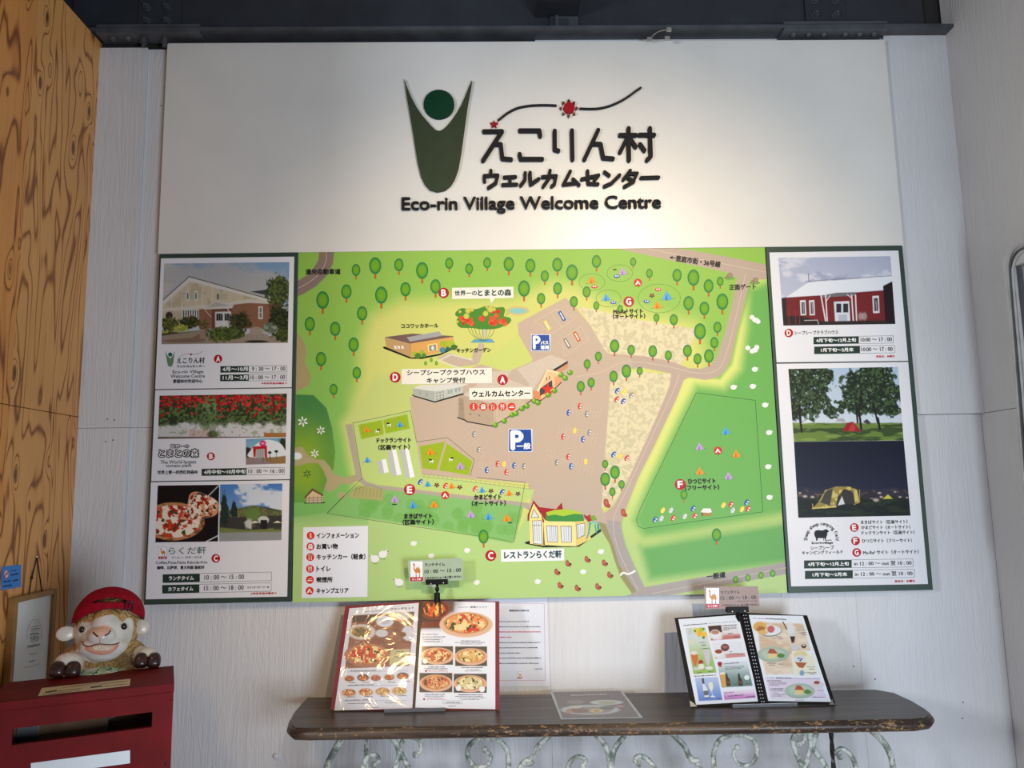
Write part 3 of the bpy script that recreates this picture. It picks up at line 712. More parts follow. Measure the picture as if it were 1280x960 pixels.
# tracks and plots
cv.poly([(431.7, 530.8), (439.8, 529.6), (452, 596), (458, 602), (471.5, 606.5), (505, 610), (660, 628.5), (665, 640), (652.8, 632.5), (484, 612.3), (457, 608), (446, 600)], (178, 168, 150), 0.5)
SITE = [(441, 529.5), (512.5, 514), (520.5, 552.5), (527, 594), (560, 597), (668, 612), (664, 623), (652, 627), (505, 609.5), (471, 606), (458, 601), (452.5, 595)]
cv.poly(SITE, (192, 214, 128), 0.5)
cv.poly([(524, 555), (559.4, 548.5), (592, 575), (587, 594.5), (560, 596), (528, 592)], TAUPE, 0.4)
for q in ([(448, 531), (477.6, 525), (479.6, 542.8), (451.6, 549)], [(479, 524.8), (509, 517.6), (512.3, 535.6), (482, 542)], [(524.3, 557.9), (556.7, 551.8), (546, 587.7), (528.3, 585.4)], [(558.5, 554.3), (590.5, 576.4), (586, 594), (548.6, 588)]):
    cv.poly(q, (156, 184, 34), 0.4)
cv.poly([(436, 617), (447, 607), (479.4, 611.4), (479, 625.8), (437, 622)], (176, 172, 112), 0.5)
# gravel grounds, mottled
for q in ([(722, 383), (765, 392), (800, 400), (868, 411), (872, 414), (852, 456), (836, 451), (804, 445), (763, 442.5), (755, 436), (740, 410)],
          [(763, 478), (776, 463), (838.8, 467.8), (837, 481.5), (823.5, 514.7), (806, 553.8), (784.5, 600.6), (764, 634), (752, 634), (757, 560)]):
    mk = cv.pmask(q, 0.6); cv.mix(mk, (228, 216, 176))
    cv.mix(mk*sstep(0.56, 0.64, cv.nz(4.2, 3, 2))*0.75, (204, 194, 156)); cv.mix(mk*sstep(0.66, 0.72, cv.nz(3.0, 8, 1))*0.5, (196, 186, 150))
# lawns between the buildings
cv.poly([(601, 455), (603, 444), (620, 440), (648, 418), (665, 448), (665, 452), (634, 465)], (206, 216, 120), 0.6)
cv.poly([(591, 441), (604, 430), (606, 431), (600, 452), (596, 456), (570, 459), (546, 447), (562, 441), (590, 450)], TAUPE, 0.4)
cv.line([(548, 451), (564, 443), (590, 450)], 1.6, (226, 222, 200)); cv.line([(548, 451), (578, 461)], 1.6, (226, 222, 200))
cv.ell(648, 388.5, 13.5, 6.4, (214, 192, 116), 0.1, rough=0.25); cv.ell(648, 388.7, 11, 3.8, (140, 198, 196), 0.25, rough=0.3)
pm.raster(cv, 0)

# fine lines: road centre lines, fences, bays
LW = (226, 206, 186)
for pts in ([(408, 315), (407, 328), (399, 342), (386, 353), (371, 361)], [(810, 311), (880, 325), (957, 340)], [(932, 342), (918, 404), (905, 450), (893, 464), (868, 466), (830, 457), (790, 452), (770, 456), (752, 465), (720, 471)], [(849, 468), (841, 490), (815, 545), (782, 615), (767, 650), (774, 690), (798, 738)]):
    pm.line(smooth_path(pts, 5), 0.5, LW, 1)
pm.line([(815, 742), (991, 708)], 0.45, LW, 1)
FN = (96, 104, 76)
for pts in ([(430, 619.5), (408.7, 641.8), (620, 673.3), (642, 677.7), (656.5, 602.8), (595.6, 596.7)], [(408.7, 641.8), (452.5, 598), (441, 528.8), (513, 513.5), (520.7, 552.5), (559.4, 547), (593, 574.6), (587.8, 595)]):
    pm.line(pts, 0.55, FN, 2)
pm.line([(870.4, 490.9), (944.2, 500.4), (953.6, 639.8), (804.7, 660.6), (798, 658), (795.6, 650), (800, 637)], 0.55, (50, 96, 52), 2); pm.line([(800, 637), (870.4, 490.9)], 0.55, (50, 96, 52), 2)
for k in range(22): pm.line([(530+k*5.9, 592.5+k*0.72), (530+k*5.9, 595.5+k*0.72)], 0.35, (150, 146, 130), 2)
pm.line([(528, 592), (664, 608)], 0.4, (150, 146, 130), 2); pm.line([(528, 595.5), (664, 611.5)], 0.4, (150, 146, 130), 2)
def bays(x0, y0, x1, y1, n, l, tilt=0.25, c=(222, 200, 178)):
    pm.line([(x0, y0), (x1, y1)], 0.4, c, 2)
    for k in range(n+1):
        a = x0+(x1-x0)*k/n; b_ = y0+(y1-y0)*k/n; pm.line([(a+l*tilt, b_-l), (a-l*tilt, b_+l)], 0.35, c, 2)
bays(713, 510, 750, 516, 9, 7); bays(697, 540, 745, 548, 10, 8); bays(683, 569, 741, 585, 12, 8); bays(598, 584, 658, 588, 12, 7, 0.1); bays(582, 536, 606, 568, 6, 5.5, 1.1)
for q in ([(668, 402.5), (696, 386), (718.6, 398.5), (690, 417)], [(703, 424), (726, 408.5), (736, 424), (705, 446)]):
    pm.line(q, 0.4, (228, 208, 184), 2, True)
pm.line([(689, 392), (703, 410)], 0.4, (228, 208, 184), 2); pm.line([(697, 428), (711, 440)], 0.4, (228, 208, 184), 2)
for (a, b_, rx, ry) in [(740, 352.7, 16, 10.7), (774.7, 341.4, 16, 10.5), (760.6, 373, 15.6, 10.7), (824, 373, 26.5, 18)]:
    pm.line([(a+rx*math.cos(t), b_+ry*math.sin(t)) for t in np.linspace(0, 2*PI, 28)], 0.5, (96, 150, 70), 2)
# trees
def tree(x, y, h, trunk=True, layer=5):
    rx, ry = h*0.36, h*0.5
    if trunk: pm.rect(x-h*0.055, y+ry*0.9, x+h*0.065, y+ry+h*0.28, (196, 98, 46), layer-0.5)
    pm.ell(x, y, rx, ry, (118, 172, 34), layer, rim=(96, 162, 40), n=18)
    X0 = [x+rx*0.72*math.cos(a) for a in np.linspace(0, 2*PI, 18, endpoint=False)]
    n = 18; Xs = [x-0.05*rx]; Ys = [y]; cs = [(120, 174, 34)]
    for rr, c in ((0.6, (108, 168, 38)), (0.82, (58, 140, 62)), (1.0, (34, 116, 66))):
        for k in range(n):
            a = 2*PI*k/n; Xs.append(x+rx*rr*math.cos(a)); Ys.append(y+ry*rr*math.sin(a)); cs.append(c)
    fs = [(0, 1+k, 1+(k+1) % n) for k in range(n)]
    for r_ in range(2):
        for k in range(n): a = 1+r_*n; fs.append((a+k, a+n+k, a+n+(k+1) % n, a+(k+1) % n))
    pm._add(Xs, Ys, fs, np.array(cs, float), layer+0.3)
TREES = [(445, 337.5, 15), (469, 332, 21), (498.6, 331, 16), (527.7, 338, 21), (544.4, 358, 18), (403.3, 375, 22), (433, 364.4, 18), (476.6, 368.8, 21.5), (506.9, 361.5, 18), (452.7, 391.7, 18), (387.3, 405, 18), (419, 411, 18), (442, 430.8, 18), (401.3, 448.8, 18), (446, 466, 15), (417, 486.7, 14),
 (561.5, 329, 14), (586.4, 335.8, 13.5), (609, 328.4, 13.5), (636, 330, 18), (663, 332, 17.5), (681, 345, 14), (696.7, 330.8, 17.5), (715, 340.6, 20.5), (655, 360.6, 20.5), (697, 360.6, 15.5), (676.4, 373.3, 14.5), (717.3, 377, 14), (733.3, 364.8, 14),
 (745.6, 326.8, 16), (791.5, 327.3, 10.5), (811.8, 341.6, 11.5), (846.4, 344, 16), (866.9, 347, 20.5), (885.8, 357.4, 17), (900.3, 351.6, 11.5), (745.4, 382, 10.5), (775, 386, 10), (820.6, 397, 10.5), (842.3, 399.6, 14), (860.8, 379, 18), (880.5, 385.4, 17), (903, 377, 20.5), (875, 414.3, 20.5), (896.8, 409, 14), (892.9, 428.3, 14), (886.2, 445, 17), (872, 448.6, 14), (859.3, 438.5, 15.5), (835.4, 444.3, 12.5), (815.9, 439, 15), (789, 437.3, 13), (768.2, 432.4, 16.5), (748, 445.5, 12), (734, 455, 12), (783, 463.7, 16.5), (767, 470.5, 14.5), (799.7, 463.7, 10.5), (739, 478.2, 12.5), (726, 483, 14),
 (756.5, 580, 10.5), (768.8, 590.3, 17), (756.5, 599, 17), (777, 605.5, 11), (765.5, 614.7, 11), (855, 618.2, 12), (604.4, 670.8, 17.5), (895.8, 668.4, 16)]
for t_ in TREES: tree(*t_)
for x, y, h in [(919.6, 724.5, 9), (935, 722.3, 9), (951.3, 719.3, 9), (966, 716.6, 9), (532, 454, 5), (539, 450, 5), (545.5, 454, 5)]:
    pm.ell(x, y, h*.37, h*.5, (150, 200, 60), 5, rim=(60, 140, 50))
for x, y, s in [(758.4, 629.6, 11), (779.7, 641.4, 10), (709.8, 704.6, 8), (733.8, 699.5, 8), (755.4, 704, 8), (696, 715.2, 8), (762, 719, 8), (700, 732, 8), (721.5, 735.4, 8), (747.2, 733.5, 8)]:
    if s < 9: pm.ell(x+2.4, y+1, 2.2, 2.0, (20, 26, 20), 4)
    pm.ell(x-0.6, y-s*.08, s*.3, s*.5, (204, 112, 84), 5, rim=(168, 74, 56), rot=-0.1); pm.ell(x+s*.22, y+s*.25, s*.22, s*.24, (170, 76, 58), 5.3)
# sheep seen from above, flowers
def woolly(x, y, s=1.0, head=1):
    pm.ell(x, y, 3.9*s, 3.2*s, (236, 240, 236), 5, n=12); pm.ell(x+3.4*s*head, y-1.5*s, 1.2*s, 1.0*s, (225, 230, 226), 5.3, n=8); pm.ell(x-3.2*s*head, y-1.2*s, .9*s, .6*s, (220, 226, 222), 5.3, n=8)
for x, y in [(944, 400), (943.6, 437.7), (943.6, 461.7), (916.9, 484), (940.9, 483), (956.3, 506.3), (961.4, 540.7), (960.2, 583.4), (961.8, 621.7), (517, 679.4), (539, 695), (583.8, 688), (595.8, 728), (751, 689.6), (728.8, 714.7), (672, 727), (540.5, 731)]: woolly(x, y)
for x, y in [(940, 396.5), (947.5, 402), (934.8, 434.8), (946, 434), (940, 439)]: pm.ell(x, y, 3.2, 3.0, (238, 240, 234), 5.2, n=12)
for x, y, d in [(468.7, 698.7, -1), (478.5, 693, 1), (499, 728, -1)]:
    for k in range(7): a = 2*PI*k/7; pm.ell(x+2.8*math.cos(a), y+2.4*math.sin(a), 2.6, 2.4, (242, 243, 246), 5+0.02*k, n=10)
    pm.ell(x+4.4*d, y-3.4, 2.6, 1.9, (238, 238, 240), 5.6, rot=-0.5*d); pm.ell(x+6.2*d, y-3.8, .8, .8, (60, 60, 60), 5.8, n=8)
    for q in (-2, 0.5, 2.4): pm.line([(x+q, y+4), (x+q, y+6.3)], 0.7, (110, 110, 104), 4.8)
def flower(x, y, r, c):
    for k in range(6): a = 2*PI*k/6+0.4; pm.ell(x+r*.62*math.cos(a), y+r*.62*math.sin(a), r*.42, r*.17, c, 5+.02*k, n=8, rot=a)
for x, y, r, c in [(378.5, 527, 6.5, (238, 242, 236)), (401, 538, 5.4, (238, 242, 236)), (393.5, 567, 5.4, (238, 242, 236)), (384, 592, 5.2, (78, 112, 60))]: flower(x, y, r, c)
# tents, fires, cars, dogs
OR, BL, PU = ((244, 156, 36), (216, 110, 24)), ((92, 178, 230), (44, 120, 186)), ((200, 166, 222), (150, 118, 186))
def tent(x, y, s, col):
    a, b_ = col
    pm.line([(x-1.5*s, y+.85*s), (x+1.55*s, y+.55*s)], 0.3, (110, 120, 80), 4.8)
    pm.poly([(x-s, y+.8*s), (x-.15*s, y-.95*s), (x+.25*s, y+.95*s)], a, 5); pm.poly([(x-.15*s, y-.95*s), (x+s, y+.6*s), (x+.25*s, y+.95*s)], tuple(.8*q+.2*w for q, w in zip(a, b_)), 5.05)
    pm.poly([(x-.15*s, y-.4*s), (x+.15*s, y+.9*s), (x-.45*s, y+.86*s)], b_, 5.3)
for x, y, c in [(538.4, 564, OR), (575.7, 582, PU), (493.8, 623.5, PU), (516.6, 630.6, BL), (542.8, 630, OR), (589, 642.5, PU), (611, 645, BL), (634, 647, OR), (907.5, 538.5, BL), (874.7, 557.7, PU), (920.6, 567, OR), (874.9, 588.7, OR), (910.8, 594.6, PU), (739.7, 349.8, OR), (778.6, 339, PU), (757.9, 371.5, BL), (821.8, 381, OR)]: tent(x, y, 5.2, c)
tent(833.9, 369.5, 6.4, BL)
for x, y, c in [(458.8, 536.5, OR), (500.3, 530, BL), (459.3, 574.6, BL), (534.8, 604.6, BL), (564.8, 607, OR), (602.7, 612, BL), (636.7, 616, OR)]: tent(x, y, 4.2, c)
for x, y in [(546, 606.4), (574.7, 609), (613.8, 613.7), (647.4, 617.3), (815, 369.5)]:
    for k in range(5): a = 2*PI*k/5+.3; pm.ell(x+2.0*math.cos(a), y+1.7*math.sin(a), 1.5, 0.9, (86, 54, 46), 5+.02*k, n=8, rot=a)
    pm.ell(x, y, .8, .8, (206, 130, 90), 5.3, n=8)
RD_, BU, YE, GR = (222, 60, 44), (44, 92, 176), (244, 214, 84), (150, 140, 130)
def car(x, y, c, s=3.2, rot=0.35, wid=0.56):
    pm.ell(x, y, s*wid*1.15, s*1.05, c, 5, n=12, rot=rot)
    w = (236, 236, 240) if c != YE else (250, 232, 140)
    cr, sr = math.cos(rot), math.sin(rot)
    for q in (-.38, .4): pm.ell(x+.25*s*cr-q*s*sr, y+.25*s*sr+q*s*cr, s*.34, s*.24, w, 5.3, n=8, rot=rot)
for x, y, c in [(724.7, 507.7, RD_), (710.8, 515.8, BU), (733.3, 517.5, GR), (703.8, 545.8, RD_), (718.3, 538.3, YE), (728.7, 549, BU), (736.7, 540.8, GR), (710.3, 571, RD_), (696, 578, GR), (713.7, 582.8, BU), (732, 577, YE), (592.5, 542.8, GR), (598.3, 562, GR), (608.5, 587.5, BU), (622, 579.7, RD_), (630, 580, YE), (632.8, 590, RD_), (642.7, 581.8, BU), (655, 582.8, GR)]: car(x, y, c, 3.8, 0.15)
for x, y, c in [(771.6, 488.3, BU), (779.4, 489.7, YE), (789, 494, GR), (771, 499, RD_), (779, 501.6, BU), (767, 568, BU), (774.9, 570, YE), (783.5, 572.5, RD_), (525.4, 602.4, BU), (556.9, 607, RD_), (593.9, 611, RD_), (627.8, 615, BU)]: car(x, y, c, 3.9, 0.6)
LG = (196, 204, 196)
for x, y, c in [(828.5, 638, YE), (838.6, 637.9, LG), (818.8, 649.5, BU), (826.8, 648, LG), (841.4, 647.4, RD_), (866.4, 635.6, BU), (856, 645.4, LG), (868.6, 644.6, RD_), (904.3, 631.5, YE), (913.6, 630.6, RD_), (915.9, 638, LG), (933.3, 628, BU), (927.5, 636.6, YE), (935, 636, RD_)]: car(x, y, c, 3.9, 0.5)
for x, y, c in [(743, 358, RD_), (771, 345, BU), (766.7, 377.7, BU), (822.5, 361.5, RD_), (808.3, 376.4, BU)]:
    pm.ell(x, y+.4, 4.0, 2.1, c, 5, n=14); pm.ell(x-1.2, y, 1.1, .9, (235, 238, 244), 5.3, n=8); pm.ell(x+1.4, y, 1.1, .9, (235, 238, 244), 5.3, n=8)
for x, y, c in [(684, 406.7, YE), (702.5, 395, BU), (721, 420.6, (214, 96, 40)), (709, 429, (140, 132, 124))]:
    d = (0.5, 0.86)
    for w, cc, ll, la in ((4.2, c, 5.8, 5), (1.4, (246, 240, 226), 4.6, 5.3)):
        pm.line([(x-d[0]*ll, y-d[1]*ll), (x+d[0]*ll, y+d[1]*ll)], w, cc, la)
    pm.line([(x-d[0]*4+1.2, y-d[1]*4-.6), (x+d[0]*4+1.2, y+d[1]*4-.6)], 0.5, c, 5.5)
for x, y, d in [(471.7, 538.6, 1), (486.6, 530.5, -1), (539.4, 576, -1), (563.5, 573.7, 1)]:
    pm.ell(x, y, 2.4, 1.5, (240, 240, 236), 5, n=10); pm.ell(x+.6*d, y-1.0, 1.6, 1.0, (38, 30, 28), 5.2, n=8); pm.ell(x+2.2*d, y-1.4, 1.2, 1.1, (38, 30, 28), 5.3, n=8)
    for q in (-1.5, 1.3): pm.line([(x+q, y+.6), (x+q*1.2, y+3.0)], 0.8, (236, 236, 232), 4.9)
pm.ell(780.5-12, 337, 2.6, 1, (60, 70, 40), 5.2, n=8); pm.ell(493, 630.5, 3.4, 1.0, (36, 92, 50), 5, n=8); pm.ell(637.5, 653.4, 3.2, 1.0, (36, 92, 50), 5, n=8)
# long white sheds
for q in ([(471.7, 576.4), (477, 574.6), (480.3, 591.3), (474.6, 592)], [(484.3, 563), (490, 562), (496, 594.3), (490, 595)], [(499.9, 562), (506.4, 561), (512.7, 597.3), (507, 597.6)]): pm.poly(q, (192, 196, 194), 3)
for q in ([(477, 574.6), (482.6, 573.8), (486, 590.2), (480.3, 591.5)], [(490, 562), (495, 561.5), (501.9, 593), (496, 594.3)], [(506.4, 561), (510.5, 560.7), (518.4, 595.8), (512.7, 597.6)]): pm.poly(q, (244, 246, 246), 3.1)
# hut, gazebo
pm.poly([(877, 637), (881, 640), (888.5, 641.5), (890, 638), (889, 645), (879, 645)], (176, 134, 72), 5); pm.poly([(876, 640), (879, 635.5), (888, 635.5), (890, 640), (887.5, 641), (878, 640.6)], (238, 238, 232), 5.2); pm.poly([(876.5, 640.5), (878.5, 640.5), (879, 645), (877.5, 645)], (120, 86, 46), 5.1)
zg = Z(360, 590, 4.923)
pm.poly(zg((97, 188), (228, 184), (224, 192), (100, 194)), (40, 44, 34), 4); pm.poly(zg((104, 150), (215, 140), (213, 188), (110, 190)), (196, 182, 150), 5)
pm.poly(zg((98, 158), (150, 100), (220, 142), (212, 148), (152, 116), (108, 160)), (110, 76, 54), 5.4); pm.poly(zg((108, 156), (152, 112), (208, 145), (206, 158)), (214, 190, 150), 5.2)
for a in (112, 130, 156, 182, 205): pm.line(zg((a, 145), (a, 188)), 0.5, (120, 84, 60), 5.6)
pm.line(zg((108, 160), (212, 156)), 0.6, (120, 84, 60), 5.6); pm.line(zg((108, 174), (212, 172)), 0.4, (150, 120, 90), 5.6)

# buildings
zb = Z(470, 380, 6.0)
P_ = pm.poly
P_(zb((50, 325), (62, 318), (265, 395), (340, 398), (480, 372), (610, 310), (612, 325), (480, 385), (345, 412), (255, 410), (60, 335)), (26, 26, 24), 3)
P_(zb((65, 250), (258, 295), (262, 400), (80, 325)), (196, 158, 108), 4); P_(zb((256, 295), (580, 240), (582, 310), (480, 360), (345, 395), (262, 402)), (226, 170, 92), 4)
P_(zb((65, 248), (270, 222), (580, 240), (580, 246), (256, 297)), (118, 94, 88), 4.5); P_(zb((230, 250), (475, 205), (495, 238), (255, 282)), (168, 166, 164), 5)
for a in (145, 170, 198): P_(zb((a-9, 312), (a+9, 316), (a+10, 338), (a-7, 334)), (240, 232, 214), 5)
P_(zb((386, 305), (458, 294), (462, 345), (392, 360)), (250, 224, 130), 4.6); P_(zb((396, 312), (450, 302), (452, 345), (400, 356)), (150, 146, 140), 5)
pm.ell(*zb((425, 330))[0], 1.6, 2.6, (235, 235, 230), 5.4)
for a, b_, r, c in [(290, 375, 22, (170, 190, 50)), (345, 365, 20, (160, 186, 52)), (315, 388, 24, (70, 132, 50)), (360, 385, 18, (80, 140, 54)), (510, 300, 30, (170, 186, 48)), (560, 300, 32, (180, 190, 50)), (585, 325, 24, (70, 110, 46)), (545, 335, 22, (60, 100, 60)), (500, 345, 24, (70, 140, 160)), (520, 345, 10, (54, 120, 140))]:
    pm.ell(*zb((a, b_))[0], r/6, r/6*.9, c, 5.6+a*.0004, n=12)
# tomato tree
pts = smoothpoly(zb((600, 60), (640, 32), (700, 38), (760, 36), (830, 14), (900, 26), (955, 24), (968, 50), (960, 92), (1000, 100), (1014, 120), (1000, 145), (960, 165), (900, 185), (800, 190), (720, 180), (640, 178), (612, 158), (604, 120), (618, 100), (596, 85)), 4)
P_(pts, (74, 140, 44), 4)
P_(zb((735, 265), (870, 263), (892, 290), (708, 290)), (98, 166, 186), 3.4); P_(zb((770, 295), (800, 295), (796, 330), (775, 440), (740, 440), (748, 400)), (198, 182, 160), 1)
P_(zb((800, 190), (830, 190), (828, 240), (808, 250)), (200, 200, 190), 3.6)
for a, b_, c_ in [(690, 180, 770), (712, 170, 780), (740, 185, 790), (770, 170, 798), (800, 180, 806), (830, 180, 818), (860, 180, 826), (890, 178, 838)]:
    pm.line(smooth_path(zb((a, b_), (a+(c_-a)*.3, 225), (c_, 268), (806, 272)), 4), 0.35, (74, 66, 44), 4.2)
r_ = random.Random(3)
for k in range(46):
    a, b_ = r_.choice([(690, 150), (720, 130), (790, 110), (860, 125), (900, 75), (950, 140), (660, 130), (780, 120), (870, 130)]); a += r_.uniform(-28, 28); b_ += r_.uniform(-24, 26)
    q = r_.uniform(8, 19); pm.ell(*zb((a, b_))[0], q/6, q/6, r_.choice([(222, 66, 40), (214, 44, 40), (236, 98, 50), (226, 80, 50)]), 5+k*.02, n=10)
for a, b_, q in [(630, 58, 11), (690, 50, 22), (720, 45, 13), (678, 92, 22), (822, 72, 21), (858, 40, 24), (885, 40, 14), (830, 24, 10), (975, 90, 8), (986, 70, 12), (612, 132, 10), (985, 45, 10)]:
    pm.ell(*zb((a, b_))[0], q/6, q/6, (214, 208, 92), 6+a*.0003, rim=(198, 190, 74), n=12)
# club house
P_(zb((266, 682), (280, 678), (436, 728), (655, 668), (660, 678), (440, 740), (290, 696)), (26, 28, 26), 3); P_(zb((276, 633), (440, 655), (438, 730), (280, 684)), (178, 180, 168), 4)
P_(zb((440, 655), (650, 618), (655, 668), (438, 730)), (196, 200, 188), 4); P_(zb((276, 632), (330, 608), (560, 600), (700, 600), (650, 618), (440, 656)), (222, 220, 208), 4.4)
for a in (455, 480, 505): pm.line(zb((a, 655), (a+2, 718)), 0.4, (110, 116, 110), 5)
for b_ in (668, 692, 714): pm.line(zb((450, b_+3), (510, b_-12)), 0.4, (110, 116, 110), 5)
for a, b_ in [(545, 660), (565, 656), (600, 646), (625, 640), (330, 668), (382, 680)]: P_(zb((a-7, b_-12), (a+7, b_-15), (a+7, b_+12), (a-7, b_+15)), (160, 166, 160), 5)
# welcome centre
zw = Z(540, 440, 6.0)
P_(zw((200, 340), (240, 320), (380, 360), (455, 380), (470, 550), (255, 515), (195, 490)), (190, 166, 140), 3.5)
P_(zw((200, 345), (236, 350), (246, 510), (200, 490)), (168, 148, 124), 3.7); P_(zw((455, 380), (690, 330), (700, 400), (600, 470), (470, 552)), (206, 186, 160), 3.6)
P_(zw((235, 325), (330, 250), (420, 150), (620, 135), (760, 75), (890, 20), (1020, 70), (950, 130), (865, 125), (755, 290), (690, 330), (455, 390)), (212, 196, 176), 3.9)
P_(zw((600, 135), (640, 130), (730, 240), (720, 260), (560, 200)), (198, 180, 160), 4.0); P_(zw((1020, 68), (1022, 112), (960, 160), (915, 135)), (206, 150, 112), 4.2); P_(zw((1018, 66), (1018, 84), (925, 142), (905, 134)), (34, 32, 32), 4.4)
P_(zw((865, 125), (965, 155), (968, 225), (820, 365), (765, 350), (760, 290), (790, 285)), (240, 196, 146), 4.3); P_(zw((760, 290), (808, 290), (820, 365), (765, 350)), (226, 140, 96), 4.5); P_(zw((920, 190), (968, 165), (968, 228), (920, 265)), (232, 160, 112), 4.5)
P_(zw((785, 290), (865, 128), (966, 155), (966, 168), (870, 145), (800, 300)), (250, 222, 172), 4.7)
P_(zw((806, 278), (900, 210), (905, 270), (812, 330)), (70, 66, 66), 4.6)
for a, b_ in [(860, 190), (880, 182)]: pm.line(zw((a, b_), (a, b_+24)), 0.9, (60, 58, 56), 4.9)
pm.line(zw((190, 490), (250, 512), (262, 522), (455, 556)), 1.3, (30, 28, 28), 5); pm.line(zw((455, 556), (600, 470), (760, 350), (815, 365), (880, 315), (972, 225)), 1.0, (30, 28, 28), 5)
for a, b_ in [(218, 390), (288, 465), (355, 475), (225, 422)]: P_(zw((a-8, b_-8), (a+8, b_-5), (a+8, b_+8), (a-8, b_+6)), (150, 136, 120), 5)
for a in (410, 422, 470, 500, 530): pm.line(zw((a, 400 if a > 450 else 480), (a+6, 520 if a < 480 else 480)), 0.35, (168, 150, 130), 4.5)
for a, b_ in [(475, 548), (542, 518), (600, 472), (630, 462), (675, 425), (712, 405), (768, 368), (795, 380), (872, 322), (918, 290), (968, 172), (1000, 196), (1035, 155)]:
    pm.ell(*zw((a, b_))[0], 3.6, 3.4, (120, 176, 40), 5.4+a*.0003, rim=(78, 142, 40), n=12); pm.ell(*zw((a-8, b_-8))[0], 1.6, 1.5, (176, 206, 70), 5.8, n=8)
cx_, cy_ = 684.6, 486.8
pm.poly([(cx_+(8.6 if k % 2 == 0 else 3.4)*math.sin(PI*k/5), cy_-(8.6 if k % 2 == 0 else 3.4)*math.cos(PI*k/5)) for k in range(10)], (226, 48, 36), 6.2)
# restaurant
zr = Z(580, 590, 5.645)
P_(zr((425, 498), (460, 485), (540, 512), (700, 524), (800, 520), (965, 400), (968, 420), (810, 528), (560, 532), (440, 508)), (28, 32, 30), 3)
P_(zr((462, 300), (492, 222), (560, 330), (570, 520), (465, 506)), (248, 226, 142), 4.2); P_(zr((560, 335), (790, 345), (790, 524), (560, 515)), (248, 230, 150), 4.2); P_(zr((788, 345), (860, 335), (880, 440), (900, 470), (792, 524)), (230, 206, 120), 4.2)
P_(zr((448, 345), (450, 300), (470, 255), (490, 200), (520, 245), (560, 330), (568, 350), (556, 360), (545, 300), (492, 222), (465, 290), (458, 345)), (150, 40, 30), 4.8); P_(zr((490, 200), (530, 248), (650, 262), (690, 215), (698, 262), (650, 290), (575, 345), (560, 320), (520, 250)), (166, 34, 40), 4.6)
P_(zr((575, 340), (578, 285), (640, 268), (720, 262), (800, 275), (840, 300), (848, 345), (780, 350), (600, 348)), (62, 146, 64), 5.0); P_(zr((590, 310), (580, 285), (640, 268), (720, 262), (800, 275), (840, 300), (780, 295), (700, 312), (640, 300)), (176, 206, 52), 5.2)
P_(zr((846, 298), (870, 312), (888, 298), (905, 340), (880, 355), (850, 320)), (178, 40, 44), 5.2); P_(zr((888, 310), (920, 305), (940, 335), (905, 345)), (120, 170, 50), 5.3)
P_(zr((484, 345), (545, 342), (552, 510), (490, 505)), (226, 232, 238), 5.2); P_(zr((492, 262), (530, 320), (474, 322)), (222, 226, 226), 5.2)
for q in (((582, 380), (660, 382), (660, 495), (590, 493)), ((682, 382), (760, 385), (760, 495), (690, 495)), ((795, 372), (852, 360), (852, 445), (800, 470))): P_(zr(*q), (224, 230, 236), 5.2); pm.line(zr(*q), 0.6, (50, 46, 40), 5.5, True)
for q in (((484, 345), (545, 342), (552, 510), (490, 505)), ((492, 262), (530, 320), (474, 322))): pm.line(zr(*q), 0.6, (60, 54, 44), 5.5, True)
for a in (498, 512, 528, 604, 618, 632, 646, 704, 720, 735, 748, 808, 822, 838): pm.line(zr((a, 380 if a > 560 else 350), (a+4, 485 if a < 790 else 455)), 0.45, (120, 120, 124), 5.5)
pm.line(zr((484, 376), (548, 374)), 0.5, (60, 54, 44), 5.6)
pm.line(zr((890, 365), (880, 430), (865, 470)), 1.6, (70, 160, 158), 5.6); pm.line(zr((885, 365), (915, 352), (945, 365), (960, 400)), 2.0, (120, 196, 192), 5.6); pm.line(zr((925, 370), (935, 430)), 1.4, (70, 160, 158), 5.6); pm.line(zr((945, 370), (948, 415)), 1.2, (30, 80, 84), 5.7)
# gate stones, road break mark
for a, b_ in [(911.5, 345), (943.5, 351)]: pm.ell(a, b_+2.5, 6.5, 2.2, (120, 168, 84), 4.5); pm.ell(a+1, b_-1, 3.4, 3.2, (176, 152, 128), 5, rim=(150, 128, 108)); pm.ell(a-2, b_+1, 2.4, 2.2, (150, 130, 110), 5.2)
pm.line(smooth_path([(775.5, 719), (779, 716), (786, 717.5), (794, 713.5)], 5), 2.4, (240, 242, 240), 5)
# faint pavilion pen drawing
for a in range(8): pm.line([(446+a*4.4, 609+a*.3), (443+a*4.6, 620+a*.2)], 0.3, (120, 140, 88), 4)
pm.line([(440, 613), (463, 606), (479, 612)], 0.3, (120, 140, 88), 4)

# name plates and lettering on the map
CR = (244, 238, 222)
P_([(565, 359.8), (641.8, 358.4), (641.8, 372.4), (619, 373), (613.5, 379.5), (612.5, 373.2), (565.2, 373.8)], CR, 6.2)
P_([(501.8, 461.4), (614.8, 459.8), (615, 478.8), (502, 480.4)], CR, 6.2); P_([(586.4, 485.2), (665.3, 484), (665.6, 498.6), (586.8, 499.8)], CR, 6.2)
P_([(626, 687), (705.2, 685.5), (705.2, 700.6), (626.2, 702.4)], (240, 244, 246), 6.2)
DK, TL_ = (34, 36, 36), (32, 74, 76)
def T(t, x0, y0, x1, y1, h, col, layer, bold=0.0, lean=True): pm.text(t, x0, y0, x1, y1, h, col, layer, bold*1.75, lean)
T('世界一の', 568.5, 369.6, 596, 369.4, 6.2, TL_, 8, .25); T('とまとの森', 597.5, 370, 639, 369.6, 8.0, TL_, 8, .45)
T('シープシープクラブハウス', 509, 469, 606, 468.2, 6.6, DK, 8, .3); T('キャンプ受付', 533.5, 479, 581.5, 478.4, 6.6, DK, 8, .3)
